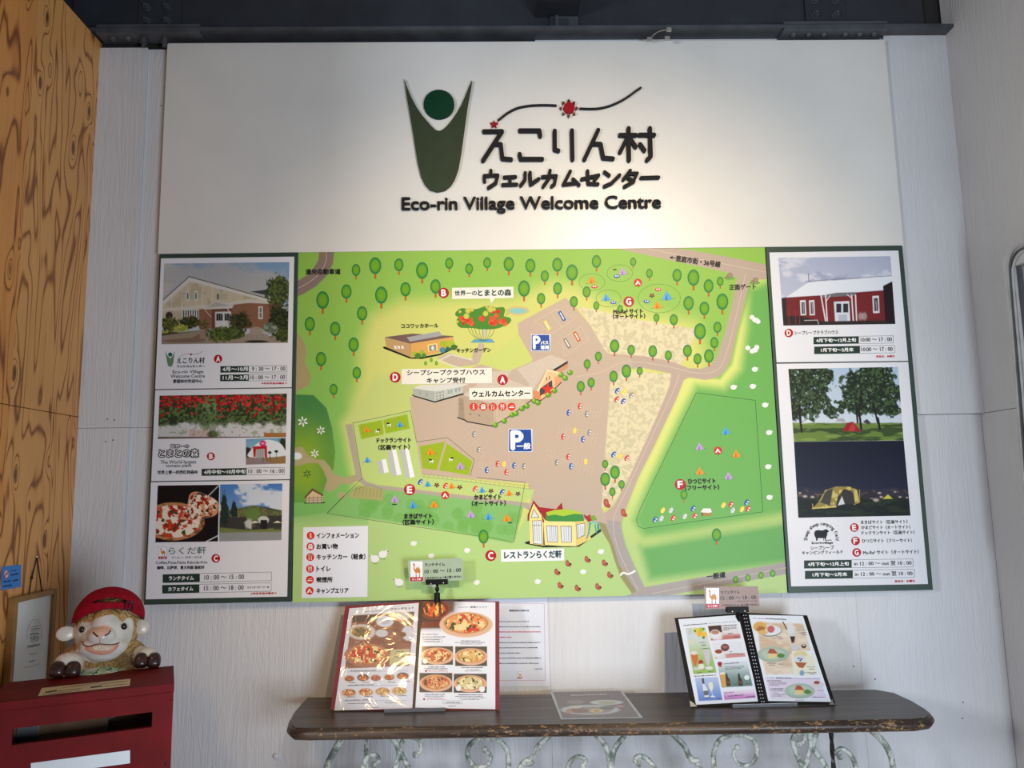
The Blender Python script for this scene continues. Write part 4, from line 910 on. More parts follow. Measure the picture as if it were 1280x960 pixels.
T('ウェルカムセンター', 590.5, 496, 662.5, 495, 7.2, DK, 8, .4); T('レストランらくだ軒', 630.5, 698.5, 702, 697.2, 9.2, TL_, 8, .5)
T('道央自動車道', 382, 343, 425.5, 342.8, 6.8, DK, 8, .3); T('ココワッカホール', 501.5, 410.3, 547.8, 409.6, 5.2, DK, 8, .25); T('キッチンガーデン', 571, 440.8, 613.5, 440.2, 5.6, DK, 8, .3)
T('←', 837, 323, 844.5, 324, 3, DK, 8, .3, lean=False); T('恵庭市街・36号線', 844.5, 326.5, 900, 334.5, 7.6, DK, 8, .3, lean=False)
T('正面ゲート', 912, 362.5, 945, 361.5, 6.8, DK, 8, .25); T('Mo-Re² サイト', 767, 392.3, 803.5, 391.6, 5.6, DK, 8, .4); T('（オートサイト）', 766.5, 398.6, 806.5, 398, 6.0, DK, 8, .4)
T('ドックランサイト', 471, 553.6, 513.5, 552.8, 5.8, DK, 8, .35); T('（区画サイト）', 473, 562.4, 512, 561.6, 6.2, DK, 8, .35)
T('まきばサイト', 505.5, 648.2, 540, 647.8, 6.0, DK, 8, .4); T('（区画サイト）', 503.5, 656, 542, 655.4, 6.4, DK, 8, .4); T('かまどサイト', 593, 624.4, 626.5, 624, 6.0, DK, 8, .4); T('（オートサイト）', 590, 632.6, 632, 632, 6.4, DK, 8, .4)
T('ひつじサイト', 860.5, 604.8, 894.5, 604, 6.0, DK, 8, .4); T('（フリーサイト）', 856.5, 613, 899, 612, 6.4, DK, 8, .4); T('一般道', 884, 724.6, 906.8, 721.6, 7.2, DK, 8, .3)
def badge(pr, x, y, r, ch, layer=7, col=(184, 20, 36), tc=(246, 240, 240)):
    pr.ell(x, y, r, r, col, layer, n=28); pr.text(ch, x-r*.42, y+r*.6, x+r*.42, y+r*.6, r*1.2, tc, layer+1, r*.16)
for x, y, r, ch in [(554.6, 366, 6.5, 'B'), (494, 471.5, 6.7, 'D'), (628.3, 474.8, 6.6, 'A'), (786, 377, 6.6, 'G'), (850.4, 605.5, 6.8, 'F'), (512, 612, 7, 'E'), (613.5, 694.5, 6.8, 'C')]: badge(pm, x, y, r, ch)
for x0, y0, x1, y1, s in [(664.6, 418.6, 687.4, 438, 1), (636.2, 536.9, 664.8, 564.2, 1.35)]:
    P_([(x0-.8, y0-.8), (x1+.8, y0-.8), (x1+.8, y1+.8), (x0-.8, y1+.8)], (226, 232, 244), 6.2); P_([(x0+1, y0), (x1-1, y0), (x1, y1-1), (x1-1, y1), (x0+1, y1), (x0, y1-1), (x0, y0+1)], (22, 74, 158), 6.5)
T('P', 667, 435.8, 675, 435.8, 15.5, (246, 248, 250), 8, 1.0); T('バス', 676, 430.6, 685.5, 430.2, 4.2, (246, 248, 250), 8, .4); T('専用', 676, 436.8, 686, 436.5, 4.8, (246, 248, 250), 8, .4)
T('P', 639.5, 561.6, 653.5, 561.6, 22.5, (246, 248, 250), 8, 1.6); T('一般', 646, 561.4, 663, 561, 7.2, (246, 248, 250), 8.8, .5)
OR_ = (222, 58, 34)
def icon(pr, x, y, r, kind, layer=7, col=OR_):
    w = (246, 244, 244); pr.ell(x, y, r, r, col, layer, n=24); la = layer+.6
    if kind == 'i': pr.ell(x, y-r*.55, r*.17, r*.17, w, la, n=8); pr.rect(x-r*.14, y-r*.25, x+r*.16, y+r*.6, w, la); pr.rect(x-r*.32, y+r*.45, x+r*.36, y+r*.62, w, la); pr.rect(x-r*.32, y-r*.28, x, y-r*.12, w, la)
    if kind == 'gift': pr.rect(x-r*.52, y-r*.2, x+r*.52, y+r*.6, w, la); pr.rect(x-r*.6, y-r*.35, x+r*.6, y-r*.12, w, la); pr.ell(x-r*.22, y-r*.5, r*.2, r*.16, w, la, n=8); pr.ell(x+r*.22, y-r*.5, r*.2, r*.16, w, la, n=8); pr.rect(x-r*.06, y-r*.3, x+r*.06, y+r*.6, col, la+.3)
    if kind == 'food': pr.rect(x-r*.36, y-r*.65, x-r*.2, y+r*.7, w, la); pr.ell(x-r*.28, y-r*.42, r*.2, r*.3, w, la, n=8); pr.rect(x+r*.2, y-r*.65, x+r*.36, y+r*.7, w, la); pr.ell(x+r*.28, y-r*.35, r*.16, r*.32, w, la, n=8)
    if kind == 'wc':
        for d in (-.28, .28): pr.ell(x+d*r, y-r*.52, r*.15, r*.15, w, la, n=8); pr.rect(x+d*r-r*.18, y-r*.34, x+d*r+r*.18, y+r*.2, w, la); pr.rect(x+d*r-r*.1, y, x+d*r+r*.1, y+r*.66, w, la)
    if kind == 'smoke': pr.rect(x-r*.65, y+r*.08, x+r*.65, y+r*.3, w, la); pr.line([(x-r*.3, y-r*.15), (x+r*.5, y-r*.3)], r*.14, w, la)
    if kind == 'camp': pr.poly([(x-r*.7, y+r*.5), (x-r*.1, y-r*.6), (x+r*.7, y+r*.5), (x+r*.3, y+r*.5), (x, y-r*.1), (x-r*.25, y+r*.5)], w, la)
for x, k in ((592, 'i'), (604, 'gift'), (616, 'food'), (628, 'wc'), (639.5, 'smoke')): icon(pm, x, 508.4, 5.0, k)
for x, y in [(556.5, 619), (897.5, 563.3), (797.5, 353.3)]: icon(pm, x, y, 5.0, 'camp', col=(206, 54, 40))
P_([(379, 659.2), (460, 657.3), (459.3, 746), (377, 747.8)], (236, 240, 250), 6.2)
for k, (y, kd, tx, x1) in enumerate([(669.5, 'i', 'インフォメーション', 448.5), (683.2, 'gift', 'お買い物', 422), (696.4, 'food', 'キッチンカー（軽食）', 456.5), (711, 'wc', 'トイレ', 413), (724.8, 'smoke', '喫煙所', 415.5), (738.5, 'camp', 'キャンプエリア', 435.5)]):
    icon(pm, 388.3-k*.25, y, 5.0, kd); T(tx, 395.8, y+3.4, x1, y+2.9, 6.6 if kd != 'food' else 7.2, DK, 8, .35)
pm.build('map_print', M_PRINT, mapb, label='printed map with trees, tents, cars, roads and name plates')
# ------------------------------------------------------------------ information boards left and right of the map
M_FRAME = plain('board_frame_green', (46, 66, 58), 0.45, var=0.05)
M_SHEET = plain('board_sheet_white', (234, 234, 238), 0.45, var=0.012, nscale=5, spec=.25)
M_SHEETP = print_mat('sheet_print', 0.42, spec=0.22)
DKG = (38, 58, 50); GY = (70, 72, 76); INK = (38, 38, 42); RDI = (196, 30, 44)
def frame_parts(root, outer, sheets, y, depth):
    """outer frame bars round the sheets, real boxes"""
    P = [W(a, b, y) for a, b in outer]
    x0, x1, z1, z0 = (P[0].x+P[3].x)/2, (P[1].x+P[2].x)/2, (P[0].z+P[1].z)/2, (P[2].z+P[3].z)/2
    boxobj('frame_panel', (x0, y, z0), (x1, y+depth, z1), M_FRAME, root, bev=0.0015, label='dark green backing frame')
    for q in sheets: quadslab('sheet', q, y-0.0026, 0.0025, M_SHEET, root)
def table_row(pr, x0, xm, x1, y0, y1, yr, ltxt, lx0, lx1, rtxt, rx0, rx1, h=4.6, dy=0.0, rh=4.8):
    """opening-hours row: dark cell with white words, open cell with the hours; dy is the drift of the line"""
    f = lambda x: (x-x0)/(x1-x0)*dy
    pr.poly([(x0, y0), (xm, y0+f(xm)), (xm, y1+f(xm)), (x0, y1)], DKG, 3)
    pr.line([(xm, y0+f(xm)), (x1, y0+dy), (x1, y1+dy), (xm, y1+f(xm))], 0.4, (110, 114, 114), 3)
    ym = (y0+y1)/2
    pr.text(ltxt, lx0, ym+h*.46+f(lx0), lx1, ym+h*.46+f(lx1), h, (240, 242, 240), 5, .45)
    pr.text(rtxt, rx0, ym+rh*.46+f(rx0), rx1, ym+rh*.46+f(rx1), rh, GY if False else INK, 5, .12)
LO = [(199, 318.3), (371.8, 315.8), (365, 753), (180, 755.2)]
SHA = [(201, 323), (367.4, 320.8), (364.6, 484), (194.2, 486.4)]
SHB = [(193.9, 487.7), (364.6, 485.3), (362, 599), (189.2, 601.4)]
SHC = [(188.9, 602.8), (362, 600.2), (358.7, 745.7), (181.8, 749.2)]
lb = empty('information_board', (-0.95, -0.03, Z0-0.3), label='green framed board of three sheets to the left of the map', cat='notice board')
frame_parts(lb, LO, [SHA, SHB, SHC], YB-0.004, 0.03)
pl = Pr(yplane(YB-0.0066), 0.0003)
# --- picture: cream gabled hall with brick base
z4 = Z(180, 310, 4.365)
c = Cv([(205.2, 329.5), (361.7, 327.6), (359.8, 428.4), (201.8, 430.3)], 1.7)
c.vgrad((132, 168, 204), (200, 206, 208))
c.mix(sstep(0.42, 0.62, c.nz(34, 2, 4, 1.6, 1))*0.8*(c.Y < 385), (196, 190, 184)); c.mix(sstep(0.5, 0.7, c.nz(20, 7, 4, 2, 1))*0.6, (214, 208, 200))
c.poly(z4((100, 300), (245, 160), (590, 245), (690, 290), (690, 420), (100, 420)), (206, 192, 162))
c.speckle(c.pmask(z4((100, 300), (245, 170), (590, 255), (690, 300), (690, 420), (100, 420))), [(196, 182, 152), (212, 198, 170)], 14, 5)
c.poly(z4((350, 330), (570, 290), (690, 300), (690, 440), (300, 440), (300, 335)), (142, 98, 74))
brick = (np.sin(c.Y*4.2) > .6)*0.25; c.mix(c.pmask(z4((350, 330), (570, 300), (690, 306), (690, 440), (300, 440), (300, 335)))*brick, (172, 132, 106))
c.poly(z4((100, 330), (350, 310), (570, 280), (690, 290), (690, 305), (570, 300), (350, 325), (100, 345)), (220, 212, 198))
c.poly(z4((100, 290), (245, 158), (690, 282), (690, 296), (250, 182), (104, 312)), (226, 222, 214)); c.line(z4((100, 287), (247, 156), (690, 280)), 0.9, (70, 66, 66))
for a in (150, 205, 320, 372): c.line(z4((a, 205 if a > 200 else 260), (a, 330)), 0.7, (232, 224, 206))
for a in (238, 283): c.ell(*z4((a, 262))[0], 2.2, 7, (232, 228, 216)); c.ell(*z4((a, 262))[0], 1.2, 4.6, (120, 128, 128))
c.rect(*z4((398, 250))[0], *z4((455, 282))[0], (196, 186, 160)); c.rect(*z4((398, 250))[0], *z4((408, 280))[0], (90, 100, 84))
c.poly(z4((580, 238), (690, 225), (740, 235), (690, 262)), (64, 70, 76))
c.poly(z4((680, 290), (740, 300), (740, 440), (690, 440)), (112, 80, 60))
c.poly(z4((325, 332), (390, 288), (490, 312), (480, 330), (330, 335)), (216, 212, 204)); c.poly(z4((340, 325), (392, 294), (470, 315)), (186, 180, 168))
c.poly(z4((370, 335), (480, 330), (480, 440), (370, 440)), (110, 74, 54)); c.poly(z4((388, 348), (476, 346), (476, 440), (388, 440)), (216, 216, 214))
for a in (395, 440): c.rect(*z4((a, 358))[0], *z4((a+34, 396))[0], (44, 48, 52)); c.line(z4((a+12, 358), (a+12, 396)), .4, (200, 200, 196)); c.line(z4((a+24, 358), (a+24, 396)), .4, (200, 200, 196))
c.line(z4((455, 330), (480, 378)), 1.2, (226, 222, 214)); c.line(z4((330, 335), (365, 375)), 1.0, (200, 190, 176))
c.rect(*z4((208, 335))[0], *z4((300, 392))[0], (224, 220, 210))
for a in range(213, 300, 13): c.rect(*z4((a, 340))[0], *z4((a+6, 386))[0], (62, 66, 66), .3)
c.ell(*z4((137, 370))[0], 4.5, 5, (60, 50, 44)); c.rect(*z4((624, 318))[0], *z4((648, 388))[0], (226, 224, 218)); c.rect(*z4((630, 325))[0], *z4((642, 380))[0], (120, 124, 126)); c.line(z4((624, 352), (648, 352)), .6, (226, 224, 218))
def bush(x, y, rx, ry, lo, hi, seed=1, dst=None, zz=z4, sc=2.2):
    a, b_ = zz((x, y))[0]; k = 4.365; d = np.hypot((c.x-a)/(rx/k), (c.y-b_)/(ry/k))+(c.nz(3.0, seed)-0.5)*0.9
    m = 1-sstep(.8, 1.05, d); n = c.nz(sc, seed+4, 3); c.mix(m, lo); c.mix(m*sstep(.45, .6, n), hi)
bush(140, 415, 60, 42, (62, 72, 34), (112, 120, 56), 1); bush(255, 405, 60, 34, (44, 50, 30), (84, 84, 44), 2)
c.poly(z4((95, 470), (300, 450), (360, 455), (380, 480), (560, 470), (790, 490), (790, 522), (90, 530)), (156, 142, 124), 1); c.mix(c.pmask(z4((90, 505), (260, 490), (300, 470), (340, 480), (330, 510), (260, 515), (140, 515)), 1)*.7, (120, 88, 74))
c.poly(z4((95, 450), (200, 462), (300, 452), (95, 478)), (70, 70, 36), 1)
bush(200, 437, 46, 20, (150, 154, 64), (196, 196, 92), 3); bush(112, 458, 20, 8, (160, 160, 60), (190, 186, 80), 4)
bush(525, 405, 56, 58, (40, 44, 28), (74, 72, 42), 5); bush(420, 470, 90, 42, (60, 74, 32), (104, 120, 52), 6); bush(490, 462, 70, 34, (56, 70, 32), (92, 108, 48), 7)
bush(740, 400, 60, 110, (34, 42, 24), (60, 70, 36), 8); bush(735, 230, 70, 90, (54, 68, 34), (100, 112, 58), 9); bush(770, 470, 60, 40, (48, 60, 28), (84, 96, 44), 10); bush(690, 440, 48, 30, (96, 110, 88), (150, 158, 136), 11)
bush(330, 420, 26, 40, (96, 80, 50), (134, 112, 70), 12); c.rect(*z4((305, 442))[0], *z4((335, 495))[0], (160, 132, 116))
c.ell(*z4((614, 488))[0], 15.6, 6.6, (164, 154, 136), .1); c.mix((1-sstep(.88, 1.05, np.hypot((c.x-z4((614, 488))[0][0])/15.6, (c.y-z4((614, 488))[0][1])/6.6)))*(np.sin(c.x*2.1) > .3)*.35, (120, 110, 94)); c.ell(*z4((612, 452))[0], 8.2, 5.0, (172, 154, 138), .1); c.ell(*z4((614, 510))[0], 14, 1.6, (56, 44, 34), .3)
c.mix(np.full(c.X.shape, .06), (60, 46, 36))
pl.raster(c, 1)
# --- picture: tomato plants under a roof
c = Cv([(199.5, 494.6), (358.7, 492), (357.5, 546.4), (197.2, 548.7)], 1.7)
c.fill((214, 212, 212)); top = 1-sstep(526, 533, c.Y+(c.nz(7, 3)-.5)*12)
c.mix(top, (48, 62, 36)); c.mix(top*sstep(.5, .62, c.nz(2.6, 5, 3)), (96, 120, 68))
for k in range(330):
    a, b_ = 200+RNG.rand()*158, 494+abs(RNG.randn())*11
    if 246 < a < 268 and b_ > 505: continue
    if b_ > 525: continue
    d = np.hypot(c.x-a, c.y-b_); c.mix((1-sstep(1.2, 1.9, d))*.9, [(196, 30, 40), (224, 56, 60), (160, 20, 32)][k % 3])
m = (1-sstep(.7, 1.1, np.hypot((c.x-262)/11, (c.y-515)/26))); c.mix(m*sstep(.42, .6, c.nz(1.8, 9, 3)), (120, 150, 96))
for k in range(16): a = 240+k*2.9; c.line([(a, 512), (262+(a-262)*.35, 536), (262+(a-262)*.2, 547)], .45, (60, 74, 44), .8)
c.rect(196, 533, 235, 547, (206, 206, 204)); c.rect(236, 537, 262, 546, (208, 180, 176)); c.ell(266, 543, 7, 4.5, (60, 74, 44), .3, .8); c.rect(330, 541, 358, 547, (176, 110, 60)); c.rect(197, 546, 330, 549, (110, 84, 80))
c.mix((c.T > .55)*(sstep(.62, .66, c.nz(3, 4, 2)))*.5, (120, 140, 90))
pl.raster(c, 1)
# --- picture: white dome with red porch
c = Cv([(307.4, 548.9), (357, 547.1), (357, 579.4), (307.4, 580.8)], 2.0); zd = Z(180, 540, 4.365)
c.vgrad((116, 168, 196), (196, 208, 208)); c.poly(zd((556, 125), (600, 120), (773, 110), (773, 175), (556, 180)), (150, 120, 76)); c.poly(zd((556, 145), (640, 140), (700, 175), (556, 178)), (150, 130, 130))
c.ell(*zd((560, 110))[0], 6, 6.5, (34, 50, 30), .2, rough=.6); c.ell(*zd((762, 70))[0], 6, 9, (40, 54, 34), .2, rough=.7)
c.poly(smoothpoly(zd((575, 138), (590, 90), (630, 55), (680, 42), (740, 60), (768, 95), (770, 130)), 4), (232, 236, 240), .6)
c.poly(zd((594, 80), (670, 74), (672, 138), (660, 140), (658, 92), (612, 94), (608, 136), (598, 136)), (196, 26, 38), .4); c.poly(zd((612, 94), (658, 92), (658, 138), (610, 140)), (176, 180, 176), .4)
for a in (622, 634, 646): c.line(zd((a, 94), (a, 138)), .4, (100, 104, 104))
c.ell(*zd((648, 62))[0], 4.0, 3.6, (212, 40, 110), .15); c.ell(*zd((648, 62))[0], 2.2, 1.4, (236, 170, 200), .4)
for a, b_ in [(686, 112), (722, 106)]: c.ell(*zd((a, b_))[0], 2.2, 1.6, (30, 40, 30), .3); c.line(zd((a, b_), (a, 145)), .5, (40, 40, 36))
for a in (650, 670, 690): c.line(zd((a, 138), (a, 165)), .5, (70, 60, 56))
pl.raster(c, 2)
# --- picture: pizza with a lifted slice
c = Cv([(197.2, 607), (274.2, 606), (272.3, 676.8), (194.2, 678)], 2.0)
c.fill((16, 12, 14))
def pizza(cx, cy, rx, ry, base=(206, 112, 66), cheese=(236, 216, 176), red=(190, 52, 36), crust=(196, 140, 88), seed=1, k=1.0, burn=(84, 50, 34)):
    d = np.hypot((c.x-cx)/rx, (c.y-cy)/ry)+(c.nz(rx*.35, seed+1, 2)-.5)*.06; m = 1-sstep(.97, 1.02, d)
    c.mix(m, crust); c.mix(m*sstep(.55, .66, c.nz(rx*.14, seed+2, 3))*.7, burn); i = 1-sstep(.82, .88, d)
    c.mix(i, base); c.mix(i*sstep(.46, .56, c.nz(rx*.16, seed+3, 3)), cheese); c.mix(i*sstep(.56, .62, c.nz(rx*.15, seed+5, 3)), red); c.mix(i*sstep(.68, .72, c.nz(rx*.13, seed+7, 2)), (50, 74, 36))
pizza(216, 652, 40, 24, (198, 70, 44), (238, 226, 204), (176, 28, 26), (190, 130, 84), 3)
c.poly(smoothpoly(zd((205, 470), (235, 400), (250, 340), (290, 325), (340, 345), (375, 360), (405, 390), (395, 450), (330, 470), (250, 480)), 4), (220, 150, 110), .8)
m = c.pmask(smoothpoly(zd((215, 460), (240, 400), (255, 350), (300, 330), (350, 350), (400, 380), (390, 440), (330, 470), (250, 475)), 4), 1)
c.mix(m*sstep(.42, .52, c.nz(4.5, 12, 3)), (236, 222, 200)); c.mix(m*sstep(.56, .6, c.nz(4, 14, 3)), (150, 30, 26)); c.mix(m*sstep(.66, .7, c.nz(3, 16, 3)), (40, 36, 24))
c.line(zd((350, 350), (408, 292)), 1.3, (206, 206, 210)); c.line(zd((340, 598), (405, 565)), 1.6, (200, 200, 206))
pl.raster(c, 1)
# --- picture: low restaurant building under turf roof
c = Cv([(275.2, 605.6), (353, 604.4), (351.8, 675.2), (273.6, 676.8)], 2.0)
c.vgrad((74, 124, 190), (168, 196, 222)); c.mix(sstep(.46, .62, c.nz(15, 5, 4, 1.5, 1))*.9, (224, 228, 232))
c.poly(zd((412, 440), (540, 420), (640, 405), (760, 430), (760, 540), (412, 540)), (60, 58, 54), .8); m = c.pmask(zd((412, 435), (470, 425), (600, 400), (700, 425), (760, 428), (760, 455), (600, 460), (412, 470)), 1.2); c.mix(m, (88, 98, 62)); c.mix(m*sstep(.5, .6, c.nz(2.2, 4)), (120, 116, 78))
c.poly(zd((412, 520), (560, 535), (760, 520), (760, 560), (412, 570)), (116, 128, 70), 1); c.poly(zd((412, 550), (600, 545), (760, 545), (760, 592), (412, 598)), (150, 152, 150), 1)
c.ell(*zd((590, 450))[0], 10, 8, (104, 130, 64), .3, rough=.7); c.ell(*zd((575, 505))[0], 6, 6, (196, 196, 190), .3, rough=.8); c.ell(*zd((652, 480))[0], 7, 5, (206, 206, 200), .2); c.rect(*zd((636, 480))[0], *zd((672, 530))[0], (36, 36, 36))
for x, y, rx, ry, sd in [(440, 420, 7, 22, 1), (490, 420, 6, 12, 2), (432, 380, 4, 10, 5)]: 
    a, b_ = zd((x, y))[0]; d = np.hypot((c.x-a)/(rx*(.35+.65*sstep(-ry, ry, c.y-b_))), (c.y-b_)/ry)+(c.nz(3, sd)-.5)*.8; c.mix(1-sstep(.8, 1.1, d), (34, 50, 44))
for a in (607, 728): c.poly(zd((a-24, 496), (a, 484), (a+24, 496)), (232, 224, 190), .3); c.rect(*zd((a-20, 500))[0], *zd((a+20, 532))[0], (60, 60, 50), .4, .8)
pl.raster(c, 1)
# --- wording, sheet A
def little_logo(pr, x, y, s):
    q = Z(x, y, 1/s)
    pr.poly([(x+(a-143)*s*.17, y+(b-103)*s*.17) for a, b in EMB], (112, 136, 108), 4); pr.ell(x+(386-143)*.17*s, y+(282-103)*.17*s, 18.5*s, 17.5*s, (24, 104, 78), 4)
zl = Z(190, 400, 7.111)
little_logo(pl, 206.8, 438.8, 0.145)
pl.line(smooth_path(zl((245, 328), (275, 308), (320, 302), (350, 306), (400, 303), (430, 292), (452, 276)), 4), .35, (96, 60, 64), 4); pl.ell(*zl((347, 306))[0], 1.2, 1.2, (150, 30, 50), 5)
T = pl.text
T('えこりん村', 221, 454.5, 255.6, 454, 7.4, INK, 5, .35); T('ウェルカムセンター', 221, 459.3, 255.6, 459, 2.8, INK, 5, .25)
T('Eco-rin Village', 215.8, 468, 254, 467.6, 5.2, GY, 5, .1); T('Welcome Centre', 213.2, 472.4, 256, 472, 4.2, GY, 5, .1); T('愛国林村欢迎中心', 216.4, 478.8, 253, 478.4, 4.4, INK, 5, .3)
badge(pl, 272.6, 448.6, 5.2, 'A', 4)
table_row(pl, 275.5, 311, 358.6, 457.8, 465.8, 0, '4月～10月', 278, 309.5, '9 : 30 ～ 17 : 00', 315, 356.5, 5.0, -1.0)
table_row(pl, 275.2, 311, 358.2, 468.4, 476.6, 0, '11月～3月', 278.5, 309.5, '10 : 00 ～ 17 : 00', 312.5, 356.2, 5.0, -1.0)
T('※年末年始休業あり', 327, 480.4, 358.6, 480.2, 2.4, RDI, 5, .2)
# sheet B
zt = Z(185, 540, 6.919)
def outlined(s, x0, y0, x1, y1, h, w=1.5):
    for k in range(10): pl.text(s, x0+w/2*math.cos(k*.628), y0+w/2*math.sin(k*.628), x1+w/2*math.cos(k*.628), y1+w/2*math.sin(k*.628), h, (24, 24, 26), 4+.1*k)
    pl.text(s, x0, y0, x1, y1, h, (246, 246, 246), 6, .12)
outlined('世界一の', 213, 560, 236, 559.8, 4.2, 1.5); outlined('とまとの森', 198.5, 571.6, 248, 571.2, 9.8, 2.6)
T('The World largest', 200.4, 581.2, 245.2, 580.6, 5.6, GY, 5, .1); T('tomato plant', 207.4, 585.2, 239.4, 584.8, 5.0, GY, 5, .1); T('世界上第一的西红柿森林', 196.8, 592.8, 247, 592.3, 4.6, INK, 5, .3)
badge(pl, 263.6, 570.4, 5.0, 'B', 4)
table_row(pl, 252, 308.2, 355.6, 586, 594.8, 0, '4月中旬～10月中旬', 255, 306.5, '10 : 00 ～ 16 : 00', 310.3, 354.5, 5.2, -1.8)
# sheet C
zk = Z(180, 670, 7.111)
def camel(pr, x, y, w, h, layer=4, red=True):
    """camel standing on a red name strip: x,y is the top left of the white tile"""
    pr.rect(x-.25, y-.25, x+w+.25, y+h+.25, (120, 124, 126), layer-.5); pr.rect(x, y, x+w, y+h, (242, 243, 247), layer)
    C1 = [(.20, .13), (.27, .10), (.34, .13), (.36, .24), (.33, .34), (.37, .42), (.44, .38), (.48, .28), (.53, .35), (.57, .37), (.62, .27), (.68, .30), (.74, .36), (.80, .44), (.80, .58), (.76, .62), (.77, .78), (.72, .78), (.70, .62), (.66, .58), (.52, .58), (.49, .64), (.49, .78), (.44, .78), (.43, .60), (.36, .54), (.28, .46), (.24, .36), (.26, .22), (.19, .18)]
    pr.poly([(x+a*w, y+b*h) for a, b in C1], (206, 128, 44), layer+1)
    for a in (.745, .465): pr.line([(x+a*w, y+.70*h), (x+a*w, y+.79*h)], w*.055, (90, 60, 40), layer+1.2)
    if red: pr.rect(x-.3, y+h*.80, x+w+.3, y+h*1.01, (186, 34, 46), layer+1.5); pr.text('らくだ軒', x+w*.14, y+h*.97, x+w*.86, y+h*.97, h*.11, (240, 226, 226), layer+2.5, h*.01)
camel(pl, 198.4, 683.6, 9.8, 15.0)
T('らくだ軒', 210.6, 693.0, 257.6, 692.4, 9.0, (72, 92, 84), 5, .1); T('コーヒー・ピザ・パスタ', 214.8, 698.4, 251.8, 698.0, 2.8, GY, 5, .15)
T('Coffee,Pizza,Pasta Rakuda-Ken', 194.6, 705.6, 259, 704.9, 4.0, GY, 5, .1); T('咖啡、比萨饼、意大利面 骆驼轩', 196.4, 711.8, 255.4, 711.2, 4.2, INK, 5, .3)
badge(pl, 269.7, 698, 5.4, 'C', 4)
table_row(pl, 203.4, 249.8, 339.4, 718.0, 728.6, 0, 'ランチタイム', 211, 242, '10 : 00 ～ 15 : 00', 255.5, 305, 5.0, -3.0, 5.6)
table_row(pl, 202.8, 249.2, 339, 731.4, 742.0, 0, 'カフェタイム', 210.2, 241.2, '15 : 00 ～ 18 : 00', 255, 304.5, 5.0, -3.0, 5.6)
T('ラストオーダー 17：30', 309, 735.6, 336, 735.0, 2.6, GY, 5, .15); T('※年末年始休業あり', 313.6, 743.3, 345.6, 742.7, 2.6, RDI, 5, .2)
pl.build('sheet_print', M_SHEETP, lb, label='printed pictures, logos and opening hours')

# ------------------------------------------------------------------ right board
RO = [(957.8, 309.2), (1128, 307), (1166, 737.8), (985.2, 741)]
SHD = [(962, 315.6), (1123.2, 313.2), (1135, 451), (970.6, 452.9)]
SHE = [(970.9, 454.8), (1135.3, 452.4), (1160, 730), (988.8, 733)]
rb = empty('information_board', (1.1, -0.03, Z0-0.3), label='green framed board of two sheets to the right of the map', cat='notice board')
frame_parts(rb, RO, [SHD, SHE], YB-0.004, 0.03)
pr = Pr(yplane(YB-0.0066), 0.0003); z6 = Z(950, 300, 4.174); z7 = Z(950, 520, 4.0)
# --- picture: red club house
c = Cv([(973.2, 322.3), (1113, 320.2), (1119.2, 405), (979.2, 407)], 1.8)
c.vgrad((176, 182, 204), (196, 200, 216)); c.mix(sstep(.45, .6, c.nz(22, 3, 4, 1.6, 1))*.8, (218, 220, 230)); c.mix(sstep(.58, .7, c.nz(16, 9, 4, 1.8, 1))*.7, (150, 156, 186))
c.poly(z6((130, 300), (330, 285), (690, 260), (710, 440), (120, 448)), (118, 38, 42), .5); c.mix(c.pmask(z6((130, 300), (330, 285), (690, 260), (710, 440), (120, 448)))*(np.sin(c.Y*5.0) > .4)*.3, (104, 28, 34))
c.poly(z6((135, 300), (250, 222), (690, 188), (692, 215), (645, 260), (330, 288)), (228, 232, 240), .5); c.line(z6((255, 215), (690, 186)), .5, (90, 80, 84)); c.line(z6((253, 175), (255, 215)), .7, (60, 70, 70))
c.poly(z6((642, 240), (692, 215), (706, 440), (655, 440)), (34, 24, 30), .4)
c.poly(z6((320, 290), (400, 275), (500, 272), (500, 290), (325, 300)), (110, 110, 116), .4)
c.poly(z6((385, 322), (465, 318), (472, 432), (392, 434)), (214, 218, 228), .4)
for a in (398, 434): c.rect(*z6((a, 332))[0], *z6((a+26, 378))[0], (46, 46, 54)); 
c.poly(z6((410, 390), (455, 388), (455, 430), (410, 430)), (180, 186, 200), .6)
for a, b_ in [(318, 345), (342, 352), (478, 488), (498, 505)]: c.line(z6((a, 288), (b_, 438)), 1.7, (226, 222, 222))
c.line(z6((345, 320), (365, 290)), 1, (226, 222, 222)); c.line(z6((475, 300), (455, 285)), 1, (226, 222, 222))
for a, w in [(208, 34), (255, 32), (586, 38)]: c.poly(z6((a, 315 if a < 500 else 292), (a+w-4, 313 if a < 500 else 290), (a+w, 392 if a < 500 else 380), (a+4, 394 if a < 500 else 382)), (220, 220, 224), .4); c.poly(z6((a+8, 325 if a < 500 else 304), (a+w-10, 323 if a < 500 else 302), (a+w-7, 385 if a < 500 else 370), (a+11, 387 if a < 500 else 372)), (70, 64, 72), .4); c.line(z6((a+w/2, 316), (a+w/2+3, 385)), .5, (220, 220, 224))
c.poly(z6((106, 305), (135, 300), (140, 448), (110, 445)), (40, 40, 42), .8); c.poly(z6((120, 400), (200, 395), (330, 425), (640, 420), (706, 438), (706, 446), (120, 448)), (46, 38, 40), 1)
for a in (185, 205, 150): c.line(z6((a, 368), (a+2, 440)), .7, (150, 50, 48))
c.line(z6((232, 420), (300, 418), (305, 438)), .9, (200, 200, 200)); 
for a in (525, 545): c.ell(*z6((a, 398))[0], 3.2, 5, (180, 176, 176), .4, .7)
pr.raster(c, 1)
